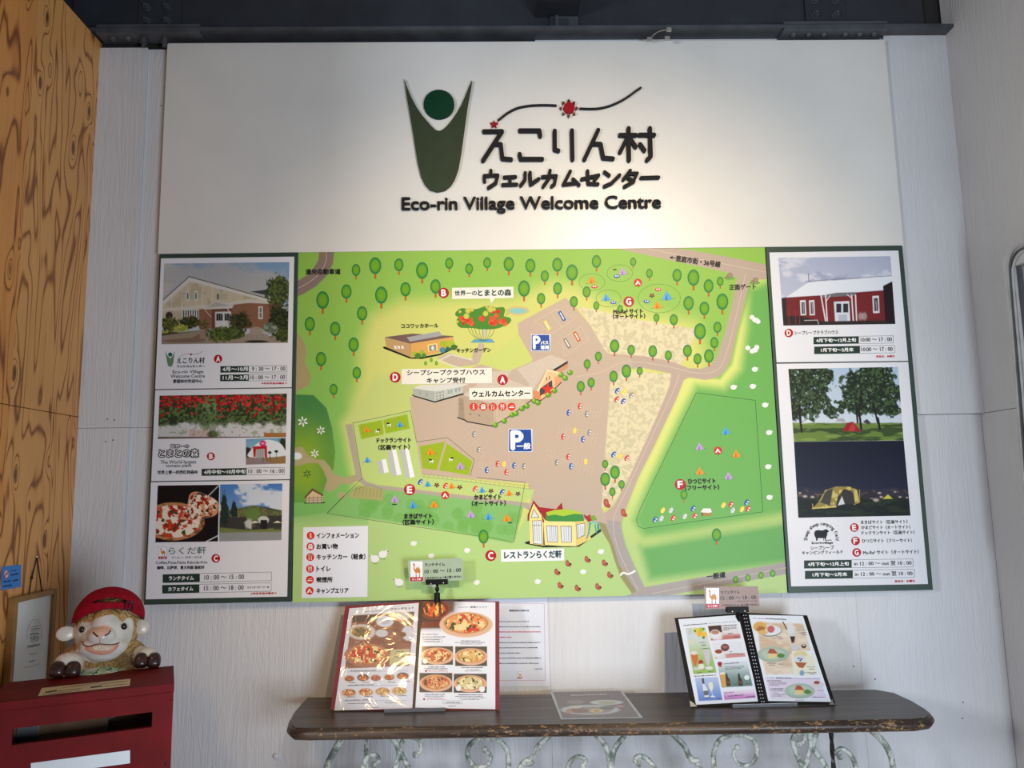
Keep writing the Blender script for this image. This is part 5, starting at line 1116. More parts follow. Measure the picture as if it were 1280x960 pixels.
# --- picture: tents under trees
c = Cv([(985.5, 461.2), (1122.5, 458.6), (1129.5, 550.5), (992.5, 552)], 1.8)
c.vgrad((176, 196, 220), (214, 222, 226)); hz = 540-0
c.mix(sstep(528, 531, c.Y+(c.nz(6, 2)-.5)*3), (66, 86, 42)); 
def crown(x, y, rx, ry, seed, lo=(30, 44, 30), hi=(70, 92, 58), zz=z6, dens=.0):
    a, b_ = zz((x, y))[0]; d = np.hypot((c.x-a)/(rx/4.174), (c.y-b_)/(ry/4.174))+(c.nz(7, seed, 4)-.5)*1.1; m = 1-sstep(.82, .98, d)
    c.mix(m, lo); c.mix(m*sstep(.5, .62, c.nz(2.6, seed+3, 3)), hi); c.mix(m*sstep(.72, .78, c.nz(3.2, seed+6, 3))*.8, (184, 200, 214))
for a in [(230, 790, 130, 170, 1), (180, 720, 90, 110, 2), (320, 720, 70, 80, 3), (560, 780, 150, 110, 4), (600, 700, 110, 60, 5), (520, 860, 120, 60, 6), (660, 800, 80, 90, 7), (660, 880, 80, 50, 8), (370, 890, 50, 40, 9), (500, 735, 80, 60, 10)]: crown(*a)
for q, w in [(((205, 860), (215, 1000)), 3.0), (((500, 850), (510, 960)), 2.2), (((530, 800), (515, 900), (528, 975)), 1.8), (((590, 850), (620, 980)), 2.2), (((170, 900), (175, 940)), 1.4), (((540, 870), (600, 800)), 1.2)]: c.line(z6(*q), w, (26, 24, 24), 1)
gm = sstep(528, 530, c.Y); c.mix(gm, (104, 130, 58)); c.mix(gm*sstep(.48, .6, c.nz(14, 6, 3, 2.4, .5)), (58, 78, 38)); c.mix(gm*sstep(.60, .66, c.nz(10, 11, 3, 3, .4))*.8, (132, 156, 76))
c.line(z6((205, 900), (218, 1000)), 2.6, (26, 24, 24)); c.line(z6((615, 930), (625, 985)), 2.8, (24, 24, 24)); c.line(z6((522, 930), (528, 985)), 2.6, (24, 24, 24))
c.poly(z7((410, 75), (435, 35), (465, 28), (500, 70), (505, 78)), (150, 30, 38), .5); c.poly(z7((465, 28), (478, 60), (470, 76), (440, 76)), (186, 56, 56), .5); c.poly(z7((515, 28), (535, 15), (555, 35), (540, 42)), (60, 60, 70), .5)
c.poly(z7((205, 38), (240, 15), (272, 34)), (214, 220, 226), .4); c.poly(z7((378, 28), (392, 12), (420, 12), (428, 30)), (170, 164, 170), .4)
pr.raster(c, 1)
# --- picture: lit tent at night
c = Cv([(992.5, 552.2), (1129.7, 550.7), (1138.2, 644.5), (998, 647.2)], 1.8)
c.vgrad((16, 22, 42), (34, 38, 62)); g_ = sstep(618, 626, c.Y); c.mix(g_, (20, 28, 24)); c.mix(g_*sstep(.5, .65, c.nz(8, 4, 3, 2, .6)), (34, 46, 32))
glow = np.exp(-((c.Y-617)/5)**2); c.mix(glow*.5, (70, 60, 62)); c.mix(glow*sstep(.55, .65, c.nz(4, 8, 3, 1.6, .8))*.7, (130, 104, 80))
T1 = z7((265, 460), (300, 420), (325, 372), (380, 352), (450, 354), (485, 370), (498, 432), (470, 445), (460, 375), (420, 365), (390, 400), (380, 452), (330, 462))
c.poly(T1, (150, 132, 66), .6); m = c.pmask(T1, .6); c.mix(m*sstep(.45, .62, c.nz(5, 3, 3)), (206, 186, 104)); c.poly(z7((300, 430), (330, 375), (365, 362), (350, 450)), (66, 66, 62), .8)
c.poly(z7((388, 445), (405, 390), (440, 372), (468, 385), (475, 440)), (54, 50, 44), .8); c.poly(z7((388, 448), (410, 400), (424, 440)), (206, 214, 220), .5)
c.line(z7((262, 462), (320, 458), (380, 454)), 1.3, (226, 206, 120)); c.line(z7((498, 370), (498, 430)), .7, (196, 170, 90)); c.line(z7((262, 440), (266, 465)), 1, (190, 170, 100))
for a, b_, r in [(200, 385, 1.2), (225, 402, 2), (262, 405, 1.8), (597, 385, 1.6), (606, 405, 1.6), (560, 408, 2), (580, 420, 2.6), (700, 405, 1.4), (735, 408, 1.2), (675, 380, 1)]: c.ell(*z7((a, b_))[0], r*1.4, r*.8, (226, 206, 190), .6, .8)
c.poly(z7((612, 415), (640, 392), (665, 414)), (206, 196, 70), .5); c.poly(z7((510, 395), (560, 375), (600, 395), (590, 410), (515, 412)), (44, 40, 48), .6)
pr.raster(c, 2)
badge(pr, 986.1, 416.2, 5.3, 'D', 4); T = pr.text
T('シープシープクラブハウス', 993.2, 418.5, 1048, 417.4, 4.8, INK, 5, .15)
table_row(pr, 1017, 1073.5, 1116.6, 421.2, 430.4, 0, '4月下旬～12月上旬', 1020.5, 1070, '10:00 ～ 17 : 00', 1076, 1115, 4.6, -1.6, 4.8)
table_row(pr, 1017.8, 1075, 1118.4, 433.2, 442.6, 0, '1月下旬～2月末', 1026.5, 1067, '10:00 ～ 17 : 00', 1077, 1116, 4.6, -1.6, 4.8)
T('定休日：水曜日', 1095.4, 447, 1118, 446.6, 2.8, RDI, 5, .2)
# sheep logo with its arched wording
ze7 = Z(990, 640, 7.529)
SH = [(212, 190), (222, 175), (245, 170), (275, 174), (298, 172), (305, 166), (325, 162), (340, 172), (348, 182), (342, 190), (334, 190), (332, 215), (322, 240), (318, 268), (312, 268), (308, 245), (260, 246), (244, 244), (238, 272), (230, 272), (226, 248), (218, 232), (210, 212)]
pr.poly(ze7(*SH), (28, 30, 34), 4); pr.line(ze7((322, 268), (345, 268), (355, 262), (372, 268)), .8, (60, 62, 66), 4); pr.line(ze7((298, 248), (300, 268)), .7, (28, 30, 34), 4)
arc = 'Sheep sheep camping field'; C0 = ze7((278, 258))[0]; R0 = 21.8
wds = [max(.3, text_mesh(ch)[0][:, 0].max()-text_mesh(ch)[0][:, 0].min()) if ch != ' ' else .3 for ch in arc]; wds = [w+.14 for w in wds]; tot = sum(wds); acc = 0
for ch, w in zip(arc, wds):
    mid = (acc+w/2)/tot; acc += w
    if ch == ' ': continue
    an = math.radians(184 - mid*188); co, fs = text_mesh(ch); s = 6.2
    cx = (co[:, 0].max()+co[:, 0].min())/2
    lx = (co[:, 0]-cx)*s; ly = co[:, 1]*s + R0 - 4.0
    ca, sa = math.cos(an-PI/2), math.sin(an-PI/2)
    pr._add(C0[0]+lx*ca-ly*sa, C0[1]-(lx*sa+ly*ca), fs, (60, 62, 66), 5); pr._add(C0[0]+.3+lx*ca-ly*sa, C0[1]-(lx*sa+ly*ca), fs, (60, 62, 66), 5.1)
T('Ecorinvillage', 1015, 680.8, 1041.4, 680.4, 3.4, INK, 5, .25); T('シープシープ', 1013.6, 687.4, 1042.6, 686.6, 4.8, INK, 5, .15); T('キャンピングフィールド', 1002.8, 693.4, 1054, 692.2, 4.6, INK, 5, .15)
badge(pr, 1068, 659.4, 5.4, 'E', 4); badge(pr, 1069.5, 676.1, 5.4, 'F', 4); badge(pr, 1071, 690.6, 5.4, 'G', 4)
T('まきばサイト（区画サイト）', 1076.5, 655.2, 1134.5, 654.4, 4.8, INK, 5, .15); T('かまどサイト（オートサイト）', 1077, 661.8, 1138, 661, 4.8, INK, 5, .15); T('ドックランサイト（区画サイト）', 1077.4, 668.6, 1143.4, 667.6, 4.8, INK, 5, .15)
T('ひつじサイト（フリーサイト）', 1078, 678.6, 1140, 677.8, 5.0, INK, 5, .15); T('Mo-Re² サイト（オートサイト）', 1079.2, 693.4, 1148.6, 692.2, 5.4, INK, 5, .15)
table_row(pr, 1005.2, 1064.6, 1141.4, 700.6, 710.6, 0, '4月下旬～12月上旬', 1010, 1061, 'in 12 : 00 ～ out 翌 10 : 00', 1068, 1139.6, 4.6, -2.0, 5.2)
table_row(pr, 1006.4, 1066, 1143, 713.6, 723.8, 0, '1月下旬～2月末', 1016, 1059, 'in 12 : 00 ～ out 翌 10 : 00', 1069, 1140.8, 4.6, -2.0, 5.2)
T('定休日：水曜日', 1118.6, 728.2, 1143.4, 727.6, 3.0, RDI, 5, .2)
pr.build('sheet_print', M_SHEETP, rb, label='printed pictures, sheep logo and opening hours')
# ------------------------------------------------------------------ console table: worn plank on scrolled ironwork
ZT = Z0-0.583
tb = empty('console_table', (0.27, -0.18, 0), label='long narrow console table with worn dark wooden top and pale green scrolled iron base', cat='table')
ol = [ZP(*p, ZT) for p in [(385, 872), (1094, 862), (1117, 866), (1139, 876), (1156, 886), (1161, 892), (1158, 896), (1140, 898.5), (1000, 901), (820, 903.5), (640, 906), (546, 907.6), (388, 910), (370, 909.5), (364.5, 905), (366, 898), (372, 887)]]
def offset(pl, d):
    n = len(pl); out = []
    for k in range(n):
        a, b, c_ = pl[k-1], pl[k], pl[(k+1) % n]; e1 = (b-a).normalized(); e2 = (c_-b).normalized(); t = e1+e2
        nn = Vector((-t.y, t.x, 0)); nn.normalize(); q = nn*d/max(0.4, nn.dot(Vector((-e1.y, e1.x, 0)))); out.append(b+q)
    return out
bm = bmesh.new(); prof = [(0.0, 0.0), (0.0015, -0.0035), (0.005, -0.0045), (0.0095, -0.008), (0.0115, -0.014), (0.0105, -0.020), (0.006, -0.026), (0.002, -0.029)]
rings = []
for d, dz in prof: rings.append([bm.verts.new(p+Vector((0, 0, dz))) for p in offset(ol, d)])
n = len(ol)
cdx = lambda k: k
topf = bm.faces.new(rings[0])
for a, b in zip(rings[:-1], rings[1:]):
    for k in range(n): f = bm.faces.new([a[k], a[(k+1) % n], b[(k+1) % n], b[k]]); f.material_index = 1; f.smooth = True
bm.faces.new(rings[-1][::-1])
me = frombm('tabletop', bm); me.materials.append(dark_wood('dark_stained_wood')); me.materials.append(dark_wood('worn_wood_edge', True))
link('tabletop', me, None, tb, label='dark stained wooden top with chipped rounded edge')
M_IRON = patina('pale_green_worn_iron')
YI = -0.215
def iron(name, pts, r=0.0071, n_=7, flat=0.62, y=YI, taper=None, **kw):
    P = [W(a, b, y) for a, b in smooth_path(pts, n_)]
    for p in P: p.z = min(p.z, ZT-0.028)
    rr = r if taper is None else [r*(1-taper*(k/(len(P)-1))**2) for k in range(len(P))]
    return tubeobj(name, P, rr, M_IRON, tb, seg=8, flat=flat, axis=(0, 1, 0), **kw)
q4 = Z(340, 860, 2.909); q5 = Z(760, 860, 3.048)
def spiral(name, pts): o = iron(name, pts, taper=0.35); e = W(*pts[-1], YI); bm = bmesh.new(); ellipsoid(bm, e, (.0085, .006, .0085), 12, 8); link('scroll_eye', frombm('scroll_eye', bm), M_IRON, o, smooth=True); return o
for pts in [q4((262, 172), (225, 232), (200, 290), (185, 400), (180, 700), (176, 1180)), q5((990, 150), (1040, 195), (1070, 240), (1086, 300), (1100, 430), (1112, 760), (1118, 1250))]: iron('leg', pts, 0.0085)
spiral('scroll', q4((300, 420), (310, 340), (330, 290), (345, 255), (374, 243), (389, 262), (373, 278)))
iron('scroll', q4((428, 172), (455, 210), (461, 250), (448, 292), (430, 360), (440, 460)))
spiral('scroll', q4((520, 400), (500, 320), (494, 288), (470, 235), (474, 195), (508, 178), (538, 195), (540, 228), (522, 243)))
spiral('scroll', q4((850, 420), (858, 330), (858, 240), (830, 195), (775, 182), (726, 200), (710, 240), (735, 283), (780, 282), (797, 250), (775, 224)))
iron('scroll', q4((1012, 172), (970, 210), (950, 250), (905, 284), (870, 400))); 
spiral('scroll', q4((1100, 420), (1075, 330), (1083, 272), (1115, 250), (1142, 264), (1130, 284)))
iron('scroll', q4((1178, 170), (1215, 215), (1230, 290), (1235, 400))); iron('scroll', q4((1284, 172), (1247, 222), (1236, 290), (1235, 400)))
spiral('scroll', q5((200, 420), (190, 330), (150, 272), (116, 260), (101, 276), (118, 290)))
iron('scroll', q5((236, 168), (290, 220), (310, 262), (345, 294), (380, 400)))
spiral('scroll', q5((420, 440), (405, 320), (404, 245), (430, 195), (490, 178), (550, 195), (569, 245), (545, 290), (500, 290), (477, 250), (493, 226)))
spiral('scroll', q5((770, 380), (740, 300), (705, 215), (712, 180), (745, 166), (748, 200), (727, 214)))
iron('scroll', q5((765, 162), (772, 225), (752, 300), (740, 400))); iron('scroll', q5((797, 162), (784, 230), (830, 300), (850, 400)))
spiral('scroll', q5((960, 420), (946, 310), (925, 256), (890, 231), (869, 246), (884, 262)))
for a, b in [(q4((905, 285), (960, 262))), (q5((345, 294), (318, 262)))]:
    bm = bmesh.new(); ellipsoid(bm, (W(*a, YI)+W(*b, YI))/2, (.016, .006, .008), 12, 8); link('leaf', frombm('leaf', bm), M_IRON, tb, smooth=True)
# screw brackets and twisted bars up to the plank
for px, m_ in ((458, M_IRON), (1039.5, plain('dark_iron', (58, 58, 56), .45, .4))):
    yb = -0.15; a = W(px, 925, yb); zt_ = ZT-0.0285; x = a.x
    boxobj('bracket', (x-.013, yb-.012, zt_-.016), (x+.013, yb+.012, zt_), m_, tb, bev=.002)
    bm = bmesh.new(); tube(bm, [(x, yb, zt_-.016), (x, yb, zt_-.032)], .008, 6); link('screw_head', frombm('screw_head', bm), m_, tb)
    bm = bmesh.new(); N_ = 70; L = zt_-.032; rings = []
    for k in range(N_+1):
        an = k*.42; z = zt_-.032-L*k/N_
        rings.append([bm.verts.new((x+math.cos(an+j*PI/2)*.0065, yb+math.sin(an+j*PI/2)*.0065, z)) for j in range(4)])
    for a_, b_ in zip(rings[:-1], rings[1:]):
        for j in range(4): bm.faces.new([a_[j], a_[(j+1) % 4], b_[(j+1) % 4], b_[j]])
    link('twisted_bar', frombm('twisted_bar', bm), m_, tb)
bm = bmesh.new(); c0 = Vector((W(1052, 918, -.15).x, -.15, ZT-.037)); tube(bm, [c0+Vector((0, -.012, 0)), c0+Vector((0, .012, 0))], .009, 14); link('wing_knob', frombm('wing_knob', bm), plain('dark_iron', (58, 58, 56), .45, .4), tb)
xl, xr_ = W(403, 1180, YI).x, W(1126, 1180, YI).x
tubeobj('rail', [(xl, YI, .30), (xr_, YI, .30)], .008, M_IRON, tb)
zr_ = W(640, 999, YI).z; tubeobj('rail', [(W(402, 1000, YI).x, YI, zr_), (W(1120, 1000, YI).x, YI, zr_)], .008, M_IRON, tb)

# ------------------------------------------------------------------ menu folders on the table
M_PAGE = print_mat('menu_page', 0.35, coat=0.6, coatr=0.08)
def sleeve_mat():
    m, nt, b = nodes('wrinkled_sleeve_page')
    a = N(nt, 'ShaderNodeAttribute', attribute_name='ink'); nt.links.new(a.outputs['Color'], b.inputs['Base Color'])
    b.inputs['Roughness'].default_value = 0.4; b.inputs['Coat Weight'].default_value = 1.0; b.inputs['Coat Roughness'].default_value = 0.10; b.inputs['Coat IOR'].default_value = 1.6
    v = coords(nt, (1.0, 1.0, 0.7)); f = noise(nt, v, 6.5, 2.4, 0.5, 1.8)
    n = N(nt, 'ShaderNodeBump'); n.inputs['Strength'].default_value = 1.0; n.inputs['Distance'].default_value = 0.016
    nt.links.new(f, n.inputs['Height']); nt.links.new(n.outputs[0], b.inputs['Coat Normal'])
    return m
M_SLEEVE = sleeve_mat()
def mplane(a, b, z, t):
    A = ZP(*a, z); B = ZP(*b, z); u = B-A; u.z = 0; u.normalize(); n_ = Vector((u.y, -u.x, 0)); t = math.radians(t)
    return Pl(A, n_*math.cos(t)+Vector((0, 0, 1))*math.sin(t)), u
def sheetslab(name, pl_, pts, off, th, mat, parent, **kw):
    return link(name, frombm(name, prism([pl_.at(*p, off) for p in pts], -pl_.n*th)), mat, parent, **kw)
ZM = ZT+0.0012
mp1, u1 = mplane((413, 889), (622, 887), ZM, 25)
m1 = empty('menu_folder', ZP(517, 888, ZM), label='open red-edged pizza menu folder standing on the left half of the table', cat='menu')
M_MAROON = plain('maroon_cover', (128, 22, 44), .45)
sheetslab('cover', mp1, [(431.6, 757.6), (527, 751.4), (517, 887.6), (412.8, 887.9)], -.0022, .003, M_MAROON, m1); sheetslab('cover', mp1, [(527, 751.4), (624, 751.6), (624.5, 887.4), (517, 887.6)], -.0022, .003, M_MAROON, m1)
sheetslab('spine', mp1, [(525.2, 750.8), (528.4, 750.8), (518.6, 888.6), (515.2, 888.6)], .0016, .003, plain('binder_black', (22, 22, 24), .3), m1)
zA = Z(410, 740, 6.4); zB = Z(515, 745, 6.4)
def pizza2(c, cx, cy, rx, ry, base, cheese, red, seed, plate=(206, 160, 128)):
    d = np.hypot((c.x-cx)/rx, (c.y-cy)/ry); c.mix(1-sstep(1.0, 1.06, np.hypot((c.x-cx)/(rx*1.06), (c.y-cy-ry*.07)/(ry*1.06))), plate)
    dd = np.hypot((c.x-cx)/(rx*.93), (c.y-cy+ry*.03)/(ry*.9))+(c.nz(rx*.3, seed)-.5)*.08; c.mix(1-sstep(.96, 1.02, dd), (190, 132, 78)); i = 1-sstep(.86, .92, dd)
    c.mix(i, base); c.mix(i*sstep(.48, .56, c.nz(rx*.2, seed+1, 3)), cheese); c.mix(i*sstep(.57, .63, c.nz(rx*.17, seed+2, 3)), red); c.mix(i*sstep(.66, .7, c.nz(rx*.15, seed+3, 3)), (60, 70, 38))
CHS, REDP = (238, 214, 150), (208, 60, 44)
# left page
lp_, u_ = mplane((413, 889), (622, 887), ZM, 25)
pg = Pr(mp1, .0006); c = Cv([(436.8, 760.4), (523.6, 753.6), (515.4, 885.2), (417.8, 888.2)], 1.9)
c.fill((222, 222, 228))
c.poly(zA((195, 190), (690, 158), (650, 590), (135, 612)), (150, 104, 84)); mk = c.pmask(zA((195, 190), (690, 158), (650, 590), (135, 612))); c.mix(mk*sstep(.5, .65, c.nz(14, 3, 3))*.5, (122, 80, 66))
c.poly(zA((195, 190), (690, 158), (680, 205), (190, 245)), (92, 74, 68), 1)
for a, b, rx, ry, col in [(455, 235, 70, 45, (220, 220, 226)), (270, 320, 110, 62, (214, 206, 200)), (600, 190, 60, 36, (206, 196, 190)), (640, 330, 50, 60, (206, 206, 214)), (430, 330, 50, 30, (208, 204, 206))]: c.ell(*zA((a, b))[0], rx/6.4, ry/6.4, col, .15)
c.ell(*zA((262, 320))[0], 12, 6.6, (170, 140, 70), .2, rough=.3); m = 1-sstep(.8, 1, np.hypot((c.x-zA((262, 320))[0][0])/11, (c.y-zA((262, 320))[0][1])/6)); c.mix(m*sstep(.5, .6, c.nz(3, 6)), (120, 60, 110)); c.mix(m*sstep(.6, .66, c.nz(3, 9)), (90, 120, 50))
c.ell(*zA((600, 340))[0], 4, 3, (130, 90, 50), .3); c.ell(*zA((455, 235))[0], 7, 4, (190, 190, 200), .3)
pizza2(c, *zA((315, 500))[0], 26.5, 13.5, (206, 84, 56), CHS, (196, 50, 36), 4, (176, 120, 96))
c.poly(zA((500, 460), (655, 455), (648, 582), (490, 585)), (196, 186, 140), .6)
for k, (a, b) in enumerate([(170, 690), (280, 685), (382, 685), (490, 680), (598, 672)]): c.ell(*zA((a, b))[0], 7, 4.2, (74, 50, 44) if k in (1, 4) else (200, 190, 184), .2); pizza2(c, *zA((a, b+2))[0], 5.6, 3.2, (190, 84, 60), (224, 170, 110), (160, 50, 40), k+5, (150, 96, 70))
for k, (a, b) in enumerate([(167, 805), (303, 800), (437, 795), (570, 790)]): pizza2(c, *zA((a, b))[0], 9, 4.9, (206, 100, 66) if k < 2 else (226, 180, 120), CHS, (190, 62, 44) if k < 2 else (176, 130, 80), k+15, (214, 190, 170))
pg.raster(c, 0)
pg.text('グランデセット', zA((498, 0))[0][0], 763.4, 517.5, 761.2, 3.2, (90, 84, 84), 3, .15); pg.words(456, 765, 485, 763.2, (120, 116, 116), 3, .9)
for q in [((165, 638), (640, 630)), ((150, 752), (620, 745)), ((125, 872), (620, 868))]: (a, b) = zA(*q); pg.line([a, b], .3, (120, 122, 126), 3); pg.words(a[0]+2, a[1]-.6, a[0]+34, a[1]-1.2, (84, 84, 90), 3, 1.1)
for a, b, w in [(165, 728, 9), (270, 725, 9), (480, 724, 9), (600, 716, 9), (150, 842, 11), (290, 838, 11), (420, 836, 11), (560, 832, 11), (160, 895, 10), (230, 893, 18), (455, 888, 22), (330, 928, 13), (540, 500, 12), (530, 520, 14), (545, 478, 9)]: p = zA((a, b))[0]; pg.words(p[0], p[1], p[0]+w, p[1], (90, 88, 92), 3, 1.0)
pg.build('page', M_SLEEVE, m1, label='left page in a glossy wrinkled clear sleeve')
# right page
pg = Pr(mp1, .0006); c = Cv([(527.6, 751.2), (619.2, 752.8), (619.2, 886.6), (518.2, 884.6)], 1.9)
c.fill((232, 236, 244)); 
ov = c.pmask(zB((60, 30), (340, 32), (330, 120), (250, 150), (230, 262), (62, 268)), 3); c.mix(ov, (52, 36, 34)); c.mix(c.pmask(zB((230, 20), (400, 30), (330, 140), (240, 160)), 9)*.6, (110, 106, 108))
c.ell(*zB((180, 105))[0], 19, 13, (150, 50, 24), .15); c.ell(*zB((178, 105))[0], 16.5, 11, (70, 28, 20), .15); m = 1-sstep(.75, 1, np.hypot((c.x-zB((178, 108))[0][0])/16, (c.y-zB((178, 108))[0][1])/10.5)); c.mix(m*sstep(.45, .62, c.nz(5, 4, 3, .6, 1.3)), (226, 92, 30)); c.mix(m*sstep(.6, .68, c.nz(4.4, 9, 3, .6, 1.3)), (250, 190, 90))
c.poly(zB((76, 205), (236, 200), (236, 240), (74, 262)), (110, 34, 28), 1)
pizza2(c, *zB((432, 222))[0], 30.5, 14.6, (226, 150, 90), CHS, REDP, 21, (222, 180, 150))
for k, (x0, y0, x1, y1) in enumerate([(76, 402, 328, 550), (346, 404, 600, 560), (60, 616, 322, 770), (334, 622, 597, 774)]):
    a, b = zB((x0, y0), (x1, y1)); c.rect(*a, *b, (70, 64, 56)); c.mix(c.pmask([a, (b[0], a[1]), b, (a[0], b[1])])*sstep(.5, .6, c.nz(8, k, 2, 2, .4))*.5, (92, 84, 74))
    pizza2(c, (a[0]+b[0])/2, (a[1]+b[1])/2, 19, 9.8, [(206, 90, 60), (226, 184, 110), (206, 116, 80), (226, 206, 150)][k], [CHS, (240, 222, 160), (232, 180, 120), (242, 232, 196)][k], [REDP, (206, 140, 80), (196, 80, 56), (200, 190, 130)][k], 31+k*5, (222, 176, 148))
for a, b, r in [(104, 522, 20), (372, 738, 22), (560, 746, 24)]: c.ell(*zB((a, b))[0], r/6.4, r/6.4, (236, 242, 240), .15)
c.rect(*zB((76, 258))[0], *zB((240, 285))[0], (214, 218, 226), 2, .8)
pg.raster(c, 0)
pg.text('薪窯ピッツァ', *zB((468, 96))[0], zB((598, 96))[0][0], None, 2.4, (90, 90, 96), 3, .1); pg.words(*zB((372, 92))[0], *zB((455, 92))[0], (120, 120, 126), 3, .8)
for x0, y0, x1, hh, col in [(80, 310, 210, 1.2, 0), (80, 330, 265, 1.2, 0), (90, 352, 225, 1, 0), (90, 366, 225, 1, 0), (395, 362, 545, 1.2, 0), (345, 374, 585, 1, 0), (390, 386, 560, .8, 0), (130, 572, 262, 1.3, 0), (95, 583, 285, .9, 0), (110, 592, 280, .8, 0), (128, 604, 290, .9, 1), (395, 576, 565, 1.3, 0), (440, 590, 540, .8, 0), (420, 602, 560, .8, 0), (105, 790, 262, 1.3, 0), (100, 803, 260, .9, 0), (120, 815, 240, .8, 0), (118, 828, 270, .9, 1), (370, 794, 565, 1.3, 0), (345, 806, 570, .9, 0), (375, 818, 590, .8, 0), (395, 830, 540, .8, 0), (290, 883, 350, .8, 0)]:
    p, q = zB((x0, y0), (x1, y0)); pg.words(*p, *q, (190, 70, 76) if col else (84, 86, 94), 3, hh)
for a, b in [(112, 601), (97, 825)]: pg.ell(*zB((a, b))[0], 1.3, 1.2, (170, 20, 40), 3)
pg.outline(*zB((78, 343))[0], *zB((240, 372))[0], .3, (130, 132, 136), 3); a, b = zB((248, 838), (402, 862)); pg.outline(*a, *b, .3, (130, 132, 136), 3); pg.words(a[0]+3, b[1]-1, b[0]-3, b[1]-1, (84, 86, 94), 3, 1.3)
pg.build('page', M_PAGE, m1, label='right page with five pizzas and an oven')
def easel(pl_, x0, x1, yt, yb, px_c, name_label, lip=.009):
    """folded clear acrylic stand: lip, tray and sloping back"""
    A, B = pl_.at(x0, yt, .006), pl_.at(x1, yt, .006); zt_ = ZT+.0003
    e = empty('menu_stand', (A.x/2+B.x/2, A.y, zt_), label=name_label, cat='stand', group=None)
    m = plain('smoky_acrylic', (150, 154, 160), .12, 0, .02, 10, 0, .6, 0, .55)
    x0_, x1_ = A.x, B.x; yl = min(A.y, B.y)-.002
    boxobj('lip', (x0_, yl-.002, zt_), (x1_, yl, zt_+lip), m, e, bev=.0006)
    boxobj('tray', (x0_, yl+.0001, zt_), (x1_, yl+.14, zt_+.0008), m, e)
    n_ = pl_.n; up = Vector((0, 0, 1)); d = (up - n_*up.dot(n_)).normalized(); base = pl_.at((x0+x1)/2, yb, -.0065); base = base + d*((zt_+.003-base.z)/d.z)
    P = [Vector((x0_, base.y, base.z)), Vector((x1_, base.y, base.z)), Vector((x1_, base.y, base.z))+d*.2, Vector((x0_, base.y, base.z))+d*.2]
    link('back_rest', frombm('back_rest', prism(P, -n_*.002)), m, e)
    f = P[2]+(P[3]-P[2])*.5; 
    tubeobj('prop', [f-n_*.002, Vector((f.x, min(f.y+.03, -.03), zt_+.003))], .002, m, e)
    return e
easel(mp1, 481, 557, 884.5, 889, 517, 'smoky clear stand holding the red-edged menu folder')
# notice paper on the wall behind
np_ = empty('notice', (.02, -.001, 1.0), label='white notice sheet with thin red border on the wall behind the red-edged menu', cat='paper')
yN = -0.0016
link('paper', frombm('paper', prism([W(a, b, yN) for a, b in [(588, 747), (683.5, 746), (687.5, 858), (589, 859)]], (0, .0007, 0))), plain('paper_white', (226, 230, 240), .5, var=.01), np_)
pn = Pr(yplane(yN), .0002); pn.line([(594, 754), (680.4, 754.2), (681.6, 850.4), (592, 850.8)], .35, (190, 90, 110), 1, True)
zN = Z(610, 740, 7.385)
pn.text('価格改定のお知らせ', *zN((196, 180))[0], zN((378, 178))[0][0], None, 2.3, (50, 50, 62), 3, .25)
for y, x1, col in [(278, 375, 0), (326, 485, 0), (374, 487, 1), (424, 218, 1), (472, 485, 0), (520, 458, 0), (569, 300, 0), (616, 495, 0), (664, 470, 0)]:
    a, b = zN((-90, y), (x1, y-2)); pn.words(*a, *b, (196, 60, 76) if col else (70, 74, 92), 3, 1.5 if col else 1.3)
a, b = zN((428, 714), (505, 713)); pn.words(*a, *b, (90, 92, 104), 3, 1.2); a = zN((274, 738))[0]; camel(pn, a[0], a[1], 5.2, 8.0, 3)
pn.build('notice_print', print_mat('paper_print', .5), np_)
# laminated sheet lying flat
ls = empty('laminated_sheet', ZP(745, 885, ZT), label='laminated grey picture sheet of plates lying flat on the table', cat='menu')
zp_ = Pl((0, 0, ZT+.0012), (0, 0, 1)); LQ = [(687.5, 864.6), (777.5, 862.8), (803.5, 897), (701, 899)]
link('lamination', frombm('lamination', prism([zp_.at(*p) for p in LQ], (0, 0, -.001))), plain('laminate_edge', (176, 182, 188), .25), ls)
pg = Pr(zp_, .0002); c = Cv([(691.6, 865.2), (775, 863.6), (799, 896), (703, 897.6)], 1.9); zq = Z(680, 850, 9.143)
c.fill((104, 92, 92)); c.mix(sstep(.45, .6, c.nz(9, 3, 3, 2, .6))*.5, (104, 94, 96))
for a, b, rx, ry, col in [(360, 250, 100, 24, (134, 126, 128)), (715, 256, 190, 28, (196, 204, 216)), (725, 258, 110, 17, (176, 170, 150)), (528, 340, 340, 56, (190, 200, 216)), (520, 345, 255, 38, (150, 138, 134)), (400, 350, 110, 28, (130, 86, 74)), (600, 350, 80, 22, (206, 196, 150)), (600, 352, 34, 10, (200, 120, 70)), (720, 320, 90, 20, (96, 104, 84)), (360, 310, 70, 16, (206, 206, 200)), (870, 300, 50, 10, (190, 150, 140)), (285, 360, 40, 20, (190, 130, 96))]: c.ell(*zq((a, b))[0], rx/9.143, ry/9.143, col, .12)
pg.raster(c, 0)
pg.words(*zq((310, 182))[0], *zq((720, 168))[0], (206, 210, 220), 3, 1.4); pg.build('sheet_picture', print_mat('laminate_print', .35, coat=.25, coatr=.2), ls)

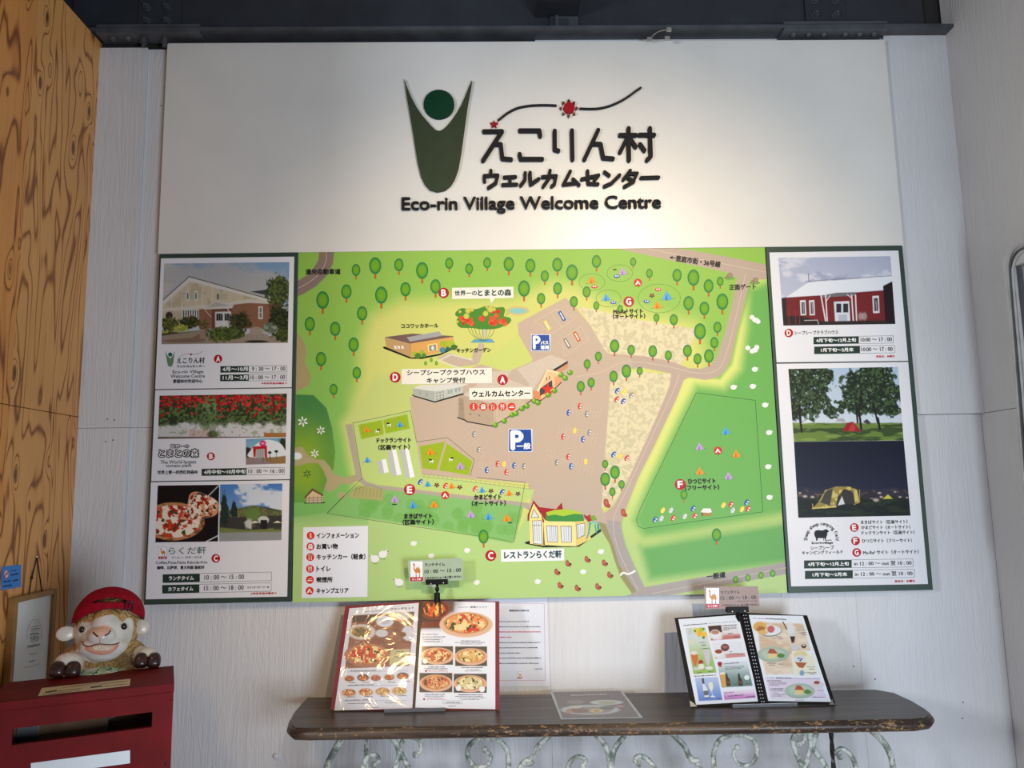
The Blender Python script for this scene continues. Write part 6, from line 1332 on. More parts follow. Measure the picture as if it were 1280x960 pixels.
# second folder: drinks and sweets
mp2, u2 = mplane((863, 883.5), (1045, 881), ZM, 31)
m2 = empty('menu_folder', ZP(952, 882, ZM), label='open black menu folder of drinks and cakes on the right half of the table', cat='menu')
M_BK = plain('black_cover', (16, 16, 18), .5, spec=.25)
sheetslab('cover', mp2, [(843.4, 772.4), (931, 766), (954.5, 881), (864, 883.4)], -.0022, .003, M_BK, m2); sheetslab('cover', mp2, [(931, 766), (1009, 769.2), (1044.5, 880.4), (954.5, 881)], -.0022, .003, M_BK, m2)
sheetslab('spine', mp2, [(926.5, 766), (935.5, 766), (958, 880.5), (948.5, 880.5)], .0018, .0035, plain('glossy_black_spine', (20, 20, 22), .12), m2, label='glossy black spine with punched holes')
for k, (p, nm) in enumerate([((864.6, 881.6), 0), ((1042.6, 879.2), 1)]):
    boxm = [(p[0]-2.4, p[1]-6), (p[0]+(2.8 if not k else -1.5), p[1]-2.6), (p[0]+(6.5 if not k else 1.5), p[1]+1.6), (p[0]-(1.6 if not k else 6.5), p[1]+1.8)]
    sheetslab('corner_guard', mp2, boxm, .0012, .002, plain('corner_metal', (172, 172, 174), .25, .8), m2)
zC = Z(840, 765, 8.0); zD = Z(930, 760, 7.385)
pg = Pr(mp2, .0006); c = Cv([(847.8, 774), (922.6, 768.6), (949, 876.6), (870, 881)], 2.1); c.fill((230, 236, 246))
q = zC((135, 160), (335, 155), (445, 605), (215, 622)); mk = c.pmask(q); c.mix(mk, (206, 218, 214)); c.mix(mk*sstep(800, 836, c.Y), (140, 180, 90)); c.mix(mk*sstep(795, 815, c.Y)*.3, (170, 200, 120))
for a, b, r, col in [(240, 185, 28, (230, 206, 80)), (290, 180, 26, (190, 196, 60)), (275, 220, 26, (236, 180, 50)), (325, 225, 26, (240, 190, 60)), (315, 255, 14, (90, 130, 60)), (230, 190, 12, (90, 140, 60)), (315, 170, 12, (90, 140, 60))]: c.ell(*zC((a, b))[0], r/8, r/8, col, .2)
c.poly(zC((140, 170), (205, 165), (215, 270), (160, 275)), (206, 214, 220), 1, .8); c.ell(*zC((190, 300))[0], 3.4, 2.6, (222, 216, 180), .3, .8); c.ell(*zC((180, 195))[0], 3, 4, (190, 200, 190), .4, .7)
c.poly(zC((190, 425), (255, 420), (262, 470), (240, 540), (222, 540), (200, 480)), (206, 110, 50), .5); c.ell(*zC((220, 410))[0], 4, 2.4, (232, 220, 210), .3); c.ell(*zC((244, 568))[0], 4.5, 2, (200, 206, 206), .3); c.ell(*zC((288, 502))[0], 3, 2.8, (170, 30, 44), .2); c.ell(*zC((292, 545))[0], 3.8, 3.6, (232, 228, 220), .2)
c.poly(zC((315, 380), (372, 378), (382, 450), (372, 530), (350, 530), (330, 470)), (206, 196, 214), .6); c.ell(*zC((372, 560))[0], 5, 2.2, (220, 226, 230), .3)
q = zC((228, 660), (458, 650), (505, 880), (270, 890)); mk = c.pmask(q); c.mix(mk, (176, 194, 230)); c.mix(mk*sstep(845, 878, c.Y), (96, 132, 208))
c.poly(zC((296, 665), (318, 662), (322, 720), (355, 770), (370, 850), (325, 852), (308, 770), (306, 720)), (222, 226, 230), .4); c.poly(zC((296, 665), (318, 662), (325, 715), (305, 718)), (60, 56, 66), .4); c.poly(zC((314, 790), (362, 785), (368, 830), (320, 835)), (96, 96, 110), .4)
c.poly(zC((362, 705), (405, 702), (412, 750), (402, 790), (388, 790), (370, 755)), (226, 230, 206), .5); c.line(zC((396, 788), (408, 845)), .7, (226, 230, 236)); c.ell(*zC((408, 846))[0], 3, 1.2, (226, 230, 236), .3)
def panel(q, c0, c1, y0, y1): mk = c.pmask(q); c.mix(mk, c0); c.mix(mk*sstep(y0, y1, c.Y), c1)
panel(zC((360, 140), (655, 125), (685, 262), (390, 285)), (226, 222, 226), (190, 110, 110), 790, 798); c.poly(zC((360, 142), (490, 132), (500, 200), (378, 215)), (70, 40, 40), .8)
for a, b, r in [(485, 165, 5), (470, 180, 5), (495, 190, 5), (480, 150, 5)]: c.ell(*zC((a, b))[0], r/8*1.6, r/8*1.2, (50, 30, 28), .3)
c.ell(*zC((450, 245))[0], 9, 4.2, (220, 222, 228), .12); c.ell(*zC((432, 215))[0], 6.5, 5, (232, 232, 236), .12); c.ell(*zC((432, 203))[0], 5, 2.6, (176, 136, 104), .15); c.poly(zC((500, 235), (682, 222), (686, 262), (500, 275)), (196, 120, 116), 1, .8)
panel(zC((400, 310), (690, 300), (735, 445), (430, 468)), (226, 228, 238), (206, 130, 130), 816, 822)
c.ell(*zC((480, 430))[0], 9, 4.4, (220, 222, 230), .12); c.ell(*zC((466, 405))[0], 6, 4.8, (234, 234, 238), .12); c.ell(*zC((466, 395))[0], 4.6, 2.6, (150, 60, 44), .15); c.ell(*zC((530, 355))[0], 5.2, 4.6, (96, 40, 40), .12); c.ell(*zC((530, 350))[0], 3.6, 2.2, (150, 104, 96), .4)
c.poly(zC((530, 420), (730, 410), (735, 440), (540, 452)), (206, 140, 140), 1, .8)
panel(zC((450, 498), (752, 490), (806, 738), (500, 755)), (214, 224, 232), (96, 130, 126), 826, 856)
c.ell(*zC((478, 518))[0], 2.8, 2.6, (150, 24, 40), .12); c.poly(zC((468, 530), (490, 530), (498, 552), (478, 545), (472, 552)), (150, 24, 40), .4)
c.poly(zC((478, 610), (525, 606), (545, 748), (505, 752)), (216, 160, 76), .5); c.poly(zC((478, 605), (525, 600), (528, 622), (482, 628)), (236, 230, 214), .5)
for a in (545, 668): c.poly(zC((a-8, 615), (a+6, 613), (a+14, 650), (a+34, 680), (a+44, 735), (a, 740), (a-8, 660)), (52, 34, 40), .4); c.poly(zC((a+4, 690), (a+32, 688), (a+38, 715), (a+8, 718)), (110, 70, 60), .4)
c.ell(*zC((748, 655))[0], 3.2, 3.1, (232, 238, 240), .12)
panel(zC((510, 790), (828, 775), (838, 858), (525, 880)), (226, 214, 232), (196, 130, 196), 864, 872)
pg.raster(c, 0)
for x0, y0, x1, y1, h in [(115, 138, 160, 134, 1), (160, 134, 350, 120, 1.4), (365, 116, 640, 96, .5), (505, 142, 645, 132, 1.3), (515, 160, 640, 150, .8), (515, 172, 645, 162, .8), (515, 184, 580, 178, .8), (560, 220, 605, 216, 1), (275, 310, 340, 305, 1), (290, 335, 345, 332, 1), (280, 372, 375, 366, 1), (220, 648, 440, 634, 1.4), (250, 610, 300, 606, 1), (365, 600, 410, 596, 1), (515, 522, 670, 510, 1.2), (530, 552, 720, 538, .8), (530, 566, 722, 552, .8), (535, 578, 690, 566, .8), (575, 402, 600, 400, 1.2), (570, 425, 660, 415, .8), (650, 428, 715, 422, 1), (615, 255, 670, 250, 1), (615, 728, 655, 724, 1.1), (735, 722, 780, 718, 1.1), (520, 812, 620, 804, 1), (560, 845, 715, 832, 1), (740, 855, 825, 848, 1.3), (445, 870, 492, 866, 1.2), (300, 868, 420, 858, .8)]:
    a, b = zC((x0, y0), (x1, y1)); pg.words(*a, *b, (74, 74, 86), 3, h)
pg.build('page', M_PAGE, m2, label='left page of drinks')
pg = Pr(mp2, .0006); c = Cv([(936, 768.6), (1003.6, 769.8), (1039, 877.4), (960.4, 876.2)], 2.1); c.fill((230, 236, 246))
q = zD((125, 135), (545, 145), (615, 390), (440, 395), (460, 610), (205, 615), (150, 400)); mk = c.pmask(q, 1.2); c.mix(mk, (222, 206, 186)); c.mix(mk*sstep(.5, .62, c.nz(13, 5, 3, 1.6, .6))*.7, (206, 176, 150)); c.mix(mk*sstep(.58, .66, c.nz(11, 8, 3, 2, .5))*.6, (236, 226, 206))
c.ell(*zD((240, 212))[0], 14.5, 7.0, (120, 124, 130), .08); c.ell(*zD((238, 206))[0], 14.2, 6.6, (226, 230, 236), .08); c.ell(*zD((150, 175))[0], 8, 6.6, (214, 170, 96), .2, rough=.5); c.ell(*zD((152, 195))[0], 5, 3.5, (170, 110, 60), .3, rough=.6); c.ell(*zD((175, 225))[0], 6, 3, (220, 180, 110), .3); c.ell(*zD((248, 195))[0], 4.6, 4.4, (196, 104, 110), .15); c.ell(*zD((190, 150))[0], 1.6, 3, (220, 180, 100), .3)
c.poly(zD((395, 185), (470, 180), (478, 260), (462, 325), (442, 325), (420, 265)), (212, 214, 218), .6); c.poly(zD((425, 262), (472, 262), (462, 325), (442, 325)), (60, 34, 36), .5); c.ell(*zD((430, 190))[0], 5, 6.5, (222, 224, 226), .2); c.ell(*zD((468, 365))[0], 5.6, 2.8, (200, 206, 212), .15); c.line(zD((360, 130), (395, 195)), 1.2, (50, 36, 34)); c.line(zD((452, 320), (465, 360)), 1.2, (206, 210, 216)); c.ell(*zD((552, 352))[0], 3, 2.6, (60, 44, 40), .2); c.ell(*zD((552, 344))[0], 1.6, 1.2, (220, 210, 200), .3)
def cakeplate(x, y, rx, ry):
    a, b = zD((x, y))[0]; c.ell(a, b+.6, rx, ry, (120, 140, 130), .06); c.ell(a, b, rx, ry, (168, 188, 172), .06); c.ell(a, b, rx*.72, ry*.7, (182, 200, 184), .1)
    c.poly([(a-.33*rx, b+.25*ry), (a-.28*rx, b-.35*ry), (a+.0*rx, b-.75*ry), (a+.35*rx, b+.05*ry), (a+.3*rx, b+.45*ry), (a-.3*rx, b+.62*ry)], (226, 206, 150), .5); c.poly([(a-.34*rx, b-.1*ry), (a-.22*rx, b-.72*ry), (a+.05*rx, b-.7*ry), (a+.32*rx, b-.05*ry)], (176, 84, 64), .5)
    c.ell(a+.5*rx, b+.2*ry, .24*rx, .28*ry, (84, 130, 62), .3, rough=.7)
cakeplate(268, 425, 19.5, 9.2); cakeplate(515, 762, 18.4, 9.0)
c.poly(zD((432, 430), (635, 430), (680, 610), (470, 628)), (232, 232, 210), 1); c.ell(*zD((520, 430))[0], 8, 4.4, (226, 206, 150), .3, rough=.5); c.ell(*zD((515, 470))[0], 6.6, 5.4, (214, 222, 230), .2); c.poly(zD((470, 500), (580, 505), (545, 555), (505, 548)), (176, 96, 60), .5); 
for a, b in [(505, 465), (530, 470), (520, 485)]: c.ell(*zD((a, b))[0], 1.2, 1, (70, 60, 70), .3)
c.ell(*zD((535, 600))[0], 3, 3.4, (130, 160, 200), .3)
c.poly(zD((200, 650), (700, 645), (765, 830), (245, 835)), (222, 212, 232), .8); cakeplate(515, 762, 18.4, 9.0)
c.ell(*zD((680, 712))[0], 8, 4.6, (214, 210, 220), .1); c.ell(*zD((672, 695))[0], 4.4, 3.6, (220, 200, 200), .1); c.ell(*zD((672, 688))[0], 3.6, 1.9, (150, 70, 60), .2)
pg.raster(c, 0)
for x0, y0, x1, y1, h in [(80, 98, 190, 102, .8), (195, 102, 390, 112, 1.7), (300, 268, 350, 270, 1), (315, 285, 360, 287, 1), (250, 282, 300, 284, .8), (485, 208, 575, 210, .8), (530, 228, 580, 230, 1), (540, 250, 580, 252, 1), (505, 235, 560, 237, .8), (215, 512, 300, 514, 1), (230, 528, 290, 530, .8), (320, 520, 365, 522, 1.2), (580, 545, 655, 547, .8), (600, 565, 650, 567, 1), (565, 598, 670, 600, .8), (605, 610, 655, 612, 1), (210, 645, 285, 646, .9), (295, 650, 440, 652, 1.6), (445, 652, 700, 655, .5), (215, 676, 345, 676, 1.2), (230, 692, 395, 692, .8), (230, 704, 390, 704, .8), (235, 716, 320, 716, .8), (240, 752, 360, 752, 1.2), (250, 768, 370, 768, .8), (262, 785, 310, 785, .8), (260, 800, 390, 800, .8), (262, 815, 355, 815, .8), (675, 764, 735, 764, .8), (630, 825, 745, 826, .9), (475, 853, 550, 853, .8), (260, 745, 380, 745, .5)]:
    a, b = zD((x0, y0), (x1, y1)); pg.words(*a, *b, (90, 80, 96), 3, h)
pg.build('page', M_PAGE, m2, label='right page of cakes and ice cream')
# punched holes down the spine
bm = bmesh.new()
for k in range(26):
    t = k/25
    for d in (-1.5, 1.5): a = mp2.at(931+ (953.5-931)*t + d, 769+(877-769)*t, .0024); ellipsoid(bm, a, (.0016, .0008, .0016), 8, 5)
link('punched_holes', frombm('punched_holes', bm), plain('hole_white', (196, 200, 206), .4), m2, kind='stuff')
easel(mp2, 914, 996, 878.4, 883, 952, 'smoky clear stand holding the black menu folder')

# ------------------------------------------------------------------ clip-on signs above the folders
def clip_sign(card_q, y, cardcol, jaw, stem, tx, label_c, label_k, bolts):
    pc = yplane(y); P = [pc.at(*p) for p in card_q]
    k = empty('sign_clip', pc.at(*stem[-1]), label=label_k, cat='clip')
    mb = plain('clip_black', (14, 14, 15), .5, spec=.2)
    j = [pc.at(*q) for q in jaw]; x0, x1 = j[0].x, j[1].x; z1, z0 = j[0].z, j[1].z
    boxobj('jaw', (x0, y-.009, z0), (x1, y-.0012, z1), mb, k, bev=.0012); boxobj('jaw', (x0, y+.0012, z0), (x1, y+.010, z1), mb, k, bev=.0012)
    for b in bolts:
        bm = bmesh.new(); c_ = pc.at(*b); c_.y = y-.009; ellipsoid(bm, c_, (.0028, .0022, .0028), 12, 8); link('rivet', frombm('rivet', bm), plain('bright_rivet', (214, 214, 214), .2, .9), k, smooth=True)
    s = [pc.at(*q) for q in stem]; xm = s[0].x
    tubeobj('stem', [Vector((xm, y, z0)), s[1], s[2]], [.0035, .003, .003], mb, k); bm = bmesh.new(); ellipsoid(bm, s[1], (.0062, .0062, .0075), 16, 10); link('ball_joint', frombm('ball_joint', bm), mb, k, smooth=True)
    bm = bmesh.new(); tube(bm, [s[2], s[3]], [.0085, .009], 14); link('foot_clamp', frombm('foot_clamp', bm), mb, k)
    cdo = empty('sign_card', P[3], label=label_c, cat='sign')
    link('card', frombm('card', prism(P, (0, .0008, 0))), plain('card_'+label_c.split()[0], cardcol, .4, var=.02), cdo)
    p = Pr(pc, .0002)
    x, y_, w, h = tx['camel']; camel(p, x, y_, w, h, 2)
    for t in tx['t']: p.text(*t)
    p.build('card_print', print_mat('card_ink', .4), cdo)
YC1 = mp1.at(548, 752).y - .006
zE = Z(500, 690, 13.71)
clip_sign([(509.6, 700.8), (578.2, 697.2), (579, 725.2), (511.4, 728.2)], YC1, (166, 186, 160), [(532.5, 724.2), (560, 730)], [(546.6, 731), (546.5, 736.5), (546.4, 741), (546.4, 752)],
          dict(camel=(513, 701.6, 15.4, 24.6), t=[('ランチタイム', 531.2, 708, 556, 707, 3.8, (36, 40, 38), 5, .2), ('10 : 00 ～ 15 : 00', 530.8, 716.8, 576.2, 714.6, 4.4, (36, 40, 38), 5, .2), ('こちらのメニューをご覧ください', 531, 724, 576.6, 722, 2.8, (30, 34, 32), 5, .25)]),
          'sage green lunch-time card with a camel, clipped above the red-edged menu', 'black swivel clip holding the green lunch-time card', [(539, 729.4), (554.4, 728.2)])
YC2 = mp2.at(922, 766).y - .008
clip_sign([(879.6, 733.4), (947.4, 732.8), (950, 759.6), (882, 761.6)], YC2, (150, 122, 112), [(907.6, 758.6), (935, 764.8)], [(921.5, 765), (922.6, 767.5), (923.2, 769), (925, 776)],
          dict(camel=(882.6, 735, 16.2, 24.6), t=[('カフェタイム', 901, 742.2, 924.6, 741.6, 3.8, (36, 30, 32), 5, .2), ('15 : 00 ～ 18 : 00', 901, 749.8, 945.4, 748.8, 4.4, (36, 30, 32), 5, .2), ('（ラストオーダー 17：30）', 922, 752.6, 946, 752.2, 1.8, (60, 50, 50), 5, .1), ('こちらのメニューをご覧ください', 902.4, 758, 948, 757.2, 2.8, (36, 30, 32), 5, .25)]),
          'mauve brown cafe-time card with a camel, clipped above the black menu', 'black swivel clip holding the brown cafe-time card', [(914.4, 763.6), (929.6, 763.2)])
# ------------------------------------------------------------------ red wooden box in the left corner
ZB_ = Z0-0.40
B1, B2 = ZP(8, 853, ZB_), ZP(216.5, 832, ZB_)
ex = (B2-B1); BW = ex.length; ex.normalize(); ey = Vector((ex.y, -ex.x, 0)); F2 = ZP(216.3, 854.5, ZB_); BD = (F2-B2).dot(ey)
MX = Matrix(((ex.x, ey.x, 0, B1.x), (ex.y, ey.y, 0, B1.y), (0, 0, 1, 0), (0, 0, 0, 1)))   # box frame: x along the front, y towards the room
M_REDW = plain('red_painted_wood', (108, 13, 17), .6, 0, .10, 14, .1, .2); M_INW = plain('raw_wood_inside', (120, 88, 62), .7, 0, .15, 12)
rbx = empty('letter_box', B1+ex*BW/2, label='dark red wooden post box with a long slot in the left corner', cat='box')
rbx.location.z = 0
def bxo(name, lo, hi, mat=M_REDW, bev=.0015, **kw): return boxobj(name, lo, hi, mat, rbx, bev=bev, mtx=MX, **kw)
LIDT = .017
bxo('lid', (-.001, -.001, ZB_-LIDT), (BW+.001, BD+.0015, ZB_))
fp = Pl(B1+ey*BD, ey)
def bl(px, py): d = fp.at(px, py)-B1; return d.dot(ex), d.z+B1.z
sq = [bl(*p) for p in [(15.3, 910.7), (190.5, 890.4), (189.6, 909.8), (14.7, 931)]]
sx0, sx1 = (sq[0][0]+sq[3][0])/2, (sq[1][0]+sq[2][0])/2; sz1, sz0 = (sq[0][1]+sq[1][1])/2, (sq[2][1]+sq[3][1])/2
zt2 = ZB_-LIDT-.0004; T_ = .012
bm = bmesh.new()
o_ = [(0, 0), (BW, 0), (BW, zt2), (0, zt2)]; i_ = [(sx0, sz0), (sx1, sz0), (sx1, sz1), (sx0, sz1)]
def ring4(y): return [bm.verts.new(MX @ Vector((a, y, b))) for a, b in o_], [bm.verts.new(MX @ Vector((a, y, b))) for a, b in i_]
of, inf = ring4(BD); ob_, inb = ring4(BD-T_)
for k in range(4):
    j = (k+1) % 4
    bm.faces.new([of[k], of[j], inf[j], inf[k]]); bm.faces.new([ob_[k], inb[k], inb[j], ob_[j]]); bm.faces.new([of[k], ob_[k], ob_[j], of[j]]); bm.faces.new([inf[k], inf[j], inb[j], inb[k]])
link('front_panel', frombm('front_panel', bm), M_REDW, rbx)
bxo('side_panel', (0, 0, 0), (T_, BD-T_-.0003, zt2)); bxo('side_panel', (BW-T_, 0, 0), (BW, BD-T_-.0003, zt2))
bxo('back_panel', (T_+.0003, 0, 0), (BW-T_-.0003, T_, zt2), M_INW); bxo('inner_shelf', (T_+.0003, T_+.0003, sz0-.12), (BW-T_-.0003, BD-T_-.0003, sz0-.11), M_INW, bev=0)
bxo('inner_board', (T_+.001, BD*.45, sz0-.1), (BW*.62, BD*.45+.006, zt2-.01), M_INW, bev=0, label='pale board seen through the slot')
mb_ = plain('bracket_zinc', (150, 158, 162), .3, .8)
bxo('metal_bracket', (sx0-.006, BD*.45+.0065, sz0-.02), (sx0+.034, BD*.45+.0085, sz1+.02), mb_, bev=.0005, label='zinc bracket inside the slot')
bm = bmesh.new(); c_ = MX @ Vector((sx0+.019, BD*.45+.0088, sz0+.012)); ellipsoid(bm, c_, (.005, .005, .005), 12, 8); link('bracket_screw', frombm('bracket_screw', bm), plain('screw_dark', (50, 52, 54), .3, .7), rbx)
bm = bmesh.new()
for px, py in [(178, 862.5), (101, 876), (213, 875), (206, 955)]: c_ = fp.at(px, py, .0001); ellipsoid(bm, c_, (.0018, .0012, .0014), 8, 6)
link('nail_hole', frombm('nail_hole', bm), plain('hole_dark', (40, 10, 10), .8), rbx, kind='stuff')
link('blank_label', frombm('blank_label', prism([fp.at(*p, .0002) for p in [(38.6, 953.9), (162.6, 937.7), (162.6, 954), (38.6, 970.5)]], ey*.0006)), plain('label_white', (226, 232, 236), .5, var=.01), rbx, label='blank white paper label under the slot')
tp_ = Pl((0, 0, ZB_+.0002), (0, 0, 1)); TQ = [(52.2, 860.4), (163.2, 848.7), (162.2, 856.9), (47.6, 870)]
link('lid_label', frombm('lid_label', prism([tp_.at(*p) for p in TQ], (0, 0, .0006))), plain('label_cream', (222, 204, 170), .5), rbx, label='cream printed label on the lid')
pb = Pr(Pl((0, 0, ZB_+.0008), (0, 0, 1)), .0002); zz = Z(0, 820, 5.565)
pb.words(*zz((435, 224))[0], *zz((690, 186))[0], (130, 96, 70), 1, 1.2); pb.words(*zz((700, 198))[0], *zz((890, 176))[0], (130, 96, 70), 1, 1.0)
for q in (((318, 252), (395, 240)), ((632, 218), (708, 208))): a, b = zz(*q); pb.line([a, b], 1.7, (52, 52, 56), 1)
pb.words(*zz((405, 246))[0], *zz((560, 228))[0], (90, 80, 76), 1, 1.1); pb.words(*zz((720, 212))[0], *zz((885, 196))[0], (110, 96, 86), 1, 1.0); pb.words(*zz((300, 268))[0], *zz((560, 240))[0], (150, 120, 96), 1, .8)
pb.build('label_print', print_mat('paper_print', .5), rbx)

# ------------------------------------------------------------------ sheep figure looking over the box
tS = (CAM.y*-1 - 0.45)/ray(130, 800).y
S0 = CAM + ray(130, 800)*tS
zc = -(ray(130, 800)).normalized(); xr = (RT - zc*RT.dot(zc)).normalized(); yu = zc.cross(xr)
SS = tS/F
R3 = Matrix((xr, yu, zc)).transposed()
def L(x, y, z): return S0 + (xr*x + yu*y + zc*z)*SS
def loc(p): d = (p-S0)/SS; return d.dot(xr), d.dot(yu), d.dot(zc)
def E_(bm, c, r, rot=0.0, seg=24, rings=16):
    m = R3 @ Matrix.Rotation(rot, 3, 'Z'); ellipsoid(bm, L(*c), [q*SS for q in r], seg, rings, rot=m)
def world_on_lid(px, py): d = loc(ZP(px, py, ZB_+.0005)); return d
HL, HR = world_on_lid(80, 846), world_on_lid(183, 834.6)
bm = bmesh.new()
for c, r in [((2, 14, 0), (37, 41, 33)), ((6, -30, -16), (54, 38, 34)), ((8, -95, -24), (50, 80, 32)), ((2, 6, 14), (29, 31, 24)), ((-1, 18, 24), (17, 22, 18)), ((-3, 4, 34), (16, 13, 17)), ((1, -8, 26), (27, 15, 18)), ((2, -16, 24), (20, 10, 16)), ((-20, 10, 14), (11, 12, 9)), ((21, 12, 14), (11, 12, 9)),
             ((HL[0]+3, HL[1]+15, HL[2]-8), (17, 13, 13)), ((HL[0]+14, HL[1]+14, HL[2]-22), (18, 15, 18)), ((HR[0]-1, HR[1]+13, HR[2]-8), (14, 11, 12)), ((HR[0]-10, HR[1]+12, HR[2]-22), (16, 14, 18))]: E_(bm, c, r)
for sx_, c, r, rot in [(-1, (-43, 7.5, -1), (11.5, 9.5, 3.2), .15), (1, (42, 16, -2), (8.5, 10.5, 3.2), .3)]: E_(bm, c, r, rot)
tmp = bpy.data.objects.new('tmp', frombm('tmp', bm)); COL.objects.link(tmp)
rm = tmp.modifiers.new('r', 'REMESH'); rm.mode = 'VOXEL'; rm.voxel_size = .0026; rm.use_smooth_shade = True
sm_ = tmp.modifiers.new('s', 'SMOOTH'); sm_.iterations = 5; sm_.factor = .5
dg = bpy.context.evaluated_depsgraph_get(); me = bpy.data.meshes.new_from_object(tmp.evaluated_get(dg)); bpy.data.objects.remove(tmp)
nv = len(me.vertices); co = np.zeros(nv*3); me.vertices.foreach_get('co', co); co = co.reshape(-1, 3)
Dl = (co-np.array(S0))/SS; lx, ly, lz = Dl @ np.array(xr), Dl @ np.array(yu), Dl @ np.array(zc)
class PtC(Cv):
    def __init__(s, x, y): s.x = s.X = x; s.y = s.Y = y; s.C = np.zeros(x.shape+(3,))
pc_ = PtC(lx+130, 800-ly); pc_.fill((206, 166, 106)); wool = np.ones(nv)
n3 = vnoise(lx*1.0+lz, ly*1.0+lz*.7, 2.6, 5, 3); pc_.mix(sstep(.42, .62, n3)*.75, (150, 108, 58)); pc_.mix(sstep(.6, .7, vnoise(lx, ly+lz, 3.5, 9, 2))*.6, (226, 190, 132))
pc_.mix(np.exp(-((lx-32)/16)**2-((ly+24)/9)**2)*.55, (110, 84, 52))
zf = lambda *p: [(60+a/8, 730+b/8) for a, b in p]
FACE = smoothpoly(zf((570, 326), (470, 358), (420, 392), (345, 398), (308, 450), (306, 600), (345, 700), (430, 748), (530, 768), (650, 742), (738, 682), (795, 580), (806, 450), (788, 368), (740, 352), (690, 388), (640, 345)), 4)
fm = pc_.pmask(FACE, 1.2)*(lz > 4); pc_.mix(fm, (222, 216, 208)); wool *= 1-fm
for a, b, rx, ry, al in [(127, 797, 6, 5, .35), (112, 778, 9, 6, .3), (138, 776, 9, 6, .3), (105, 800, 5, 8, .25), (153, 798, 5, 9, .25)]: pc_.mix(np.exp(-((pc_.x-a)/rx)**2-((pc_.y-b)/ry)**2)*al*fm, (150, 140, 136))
pc_.mix(pc_.pmask(smoothpoly(zf((452, 482), (500, 440), (560, 420), (618, 462), (570, 510), (520, 540), (480, 520)), 3), 1.5)*fm*.85, (232, 172, 140))
pc_.mix(pc_.pmask(smoothpoly(zf((400, 630), (450, 612), (520, 604), (600, 612), (670, 608), (655, 640), (615, 670), (540, 688), (465, 676), (422, 655)), 3), 1.0)*fm, (216, 160, 136))
for e_ in [(-43, 8, 12, 10), (44, 16, 9, 11)]:
    m = (np.hypot((lx-e_[0])/e_[2], (ly-e_[1])/e_[3]) < 1.15)*1.0*((np.abs(lx-2) > 33)); pc_.mix(m, (214, 202, 188)); wool *= 1-m
for h in (HL, HR):
    m = 1-sstep(16, 20, np.hypot(lx-h[0]-1, (ly-h[1]-13)*1.1)); m = m*(lz > h[2]-22); pc_.mix(m, (232, 222, 208)); wool = np.maximum(wool*(1-m), m*.35)
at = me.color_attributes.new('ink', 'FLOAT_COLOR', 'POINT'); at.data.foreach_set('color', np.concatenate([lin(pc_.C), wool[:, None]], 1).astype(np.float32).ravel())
def wool_mat():
    m, nt, b = nodes('sheep_resin'); a = N(nt, 'ShaderNodeAttribute', attribute_name='ink'); nt.links.new(a.outputs['Color'], b.inputs['Base Color'])
    vo = N(nt, 'ShaderNodeTexVoronoi'); vo.inputs['Scale'].default_value = 210; nt.links.new(coords(nt), vo.inputs['Vector'])
    h = math_n(nt, 'ADD', math_n(nt, 'MULTIPLY', vo.outputs['Distance'], 1.0), noise(nt, coords(nt), 160, 3))
    bn = N(nt, 'ShaderNodeBump'); bn.inputs['Distance'].default_value = .004; nt.links.new(a.outputs['Alpha'], bn.inputs['Strength']); nt.links.new(h, bn.inputs['Height']); nt.links.new(bn.outputs[0], b.inputs['Normal'])
    r_ = math_n(nt, 'ADD', math_n(nt, 'MULTIPLY', a.outputs['Alpha'], .35), .28); nt.links.new(r_, b.inputs['Roughness']); return m
me.materials.clear()
sheep = empty('sheep_figure', (S0.x, S0.y, ZB_), label='painted sheep figurine with grinning face and hooves on the red box', cat='figurine')
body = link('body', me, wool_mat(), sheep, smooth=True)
tri = [tuple(p.vertices) for p in me.polygons]; bvh = BVHTree.FromPolygons([Vector(c) for c in co], tri)
def surf(px, py, off=0.0):
    d = ray(px, py).normalized(); h = bvh.ray_cast(CAM, d); p = h[0] if h[0] else L(px-130, 800-py, 30); return p - d*off*SS
M_EYE = plain('eye_black', (14, 12, 12), .08, spec=.8)
for a, b, r in [(102.9, 787, 3.8), (154.6, 783.2, 4.0)]:
    bm = bmesh.new(); p = surf(a, b, -.8); ellipsoid(bm, p, (r*SS, r*SS, r*SS*1.05), 20, 14); link('eye', frombm('eye', bm), M_EYE, sheep, smooth=True)
    pts = [surf(a+4.9*math.cos(t), b+4.5*math.sin(t), .1) for t in np.linspace(0, 2*PI, 17)]; tubeobj('eyelid', pts, .9*SS, plain('eyelid_white', (222, 214, 206), .35), sheep, 8)
M_NOS = plain('nostril_dark', (64, 34, 32), .4); M_LIP = plain('lip_peach', (206, 140, 118), .3); M_TEETH = plain('tooth_ivory', (222, 208, 186), .3)
for q in (((452, 484), (470, 502), (490, 520), (505, 524)), ((622, 468), (608, 492), (586, 508), (566, 516))): tubeobj('nostril', [surf(*p, -.2) for p in smooth_path(zf(*q), 4)], [ .9*SS]*13, M_NOS, sheep, 8)
tubeobj('mouth_line', [surf(*p, .1) for p in smooth_path(zf((348, 575), (362, 612), (420, 624), (470, 606), (522, 598), (590, 606), (660, 604), (712, 588)), 4)], .8*SS, plain('mouth_brown', (120, 70, 60), .4), sheep, 8)
tubeobj('lower_lip', [surf(*p, .5) for p in smooth_path(zf((385, 634), (420, 668), (470, 690), (540, 700), (610, 688), (665, 655), (700, 610)), 4)], 1.3*SS, M_LIP, sheep, 8)
tubeobj('nose_groove', [surf(*p, .1) for p in smooth_path(zf((520, 542), (518, 570), (522, 596)), 4)], .5*SS, M_LIP, sheep, 6)
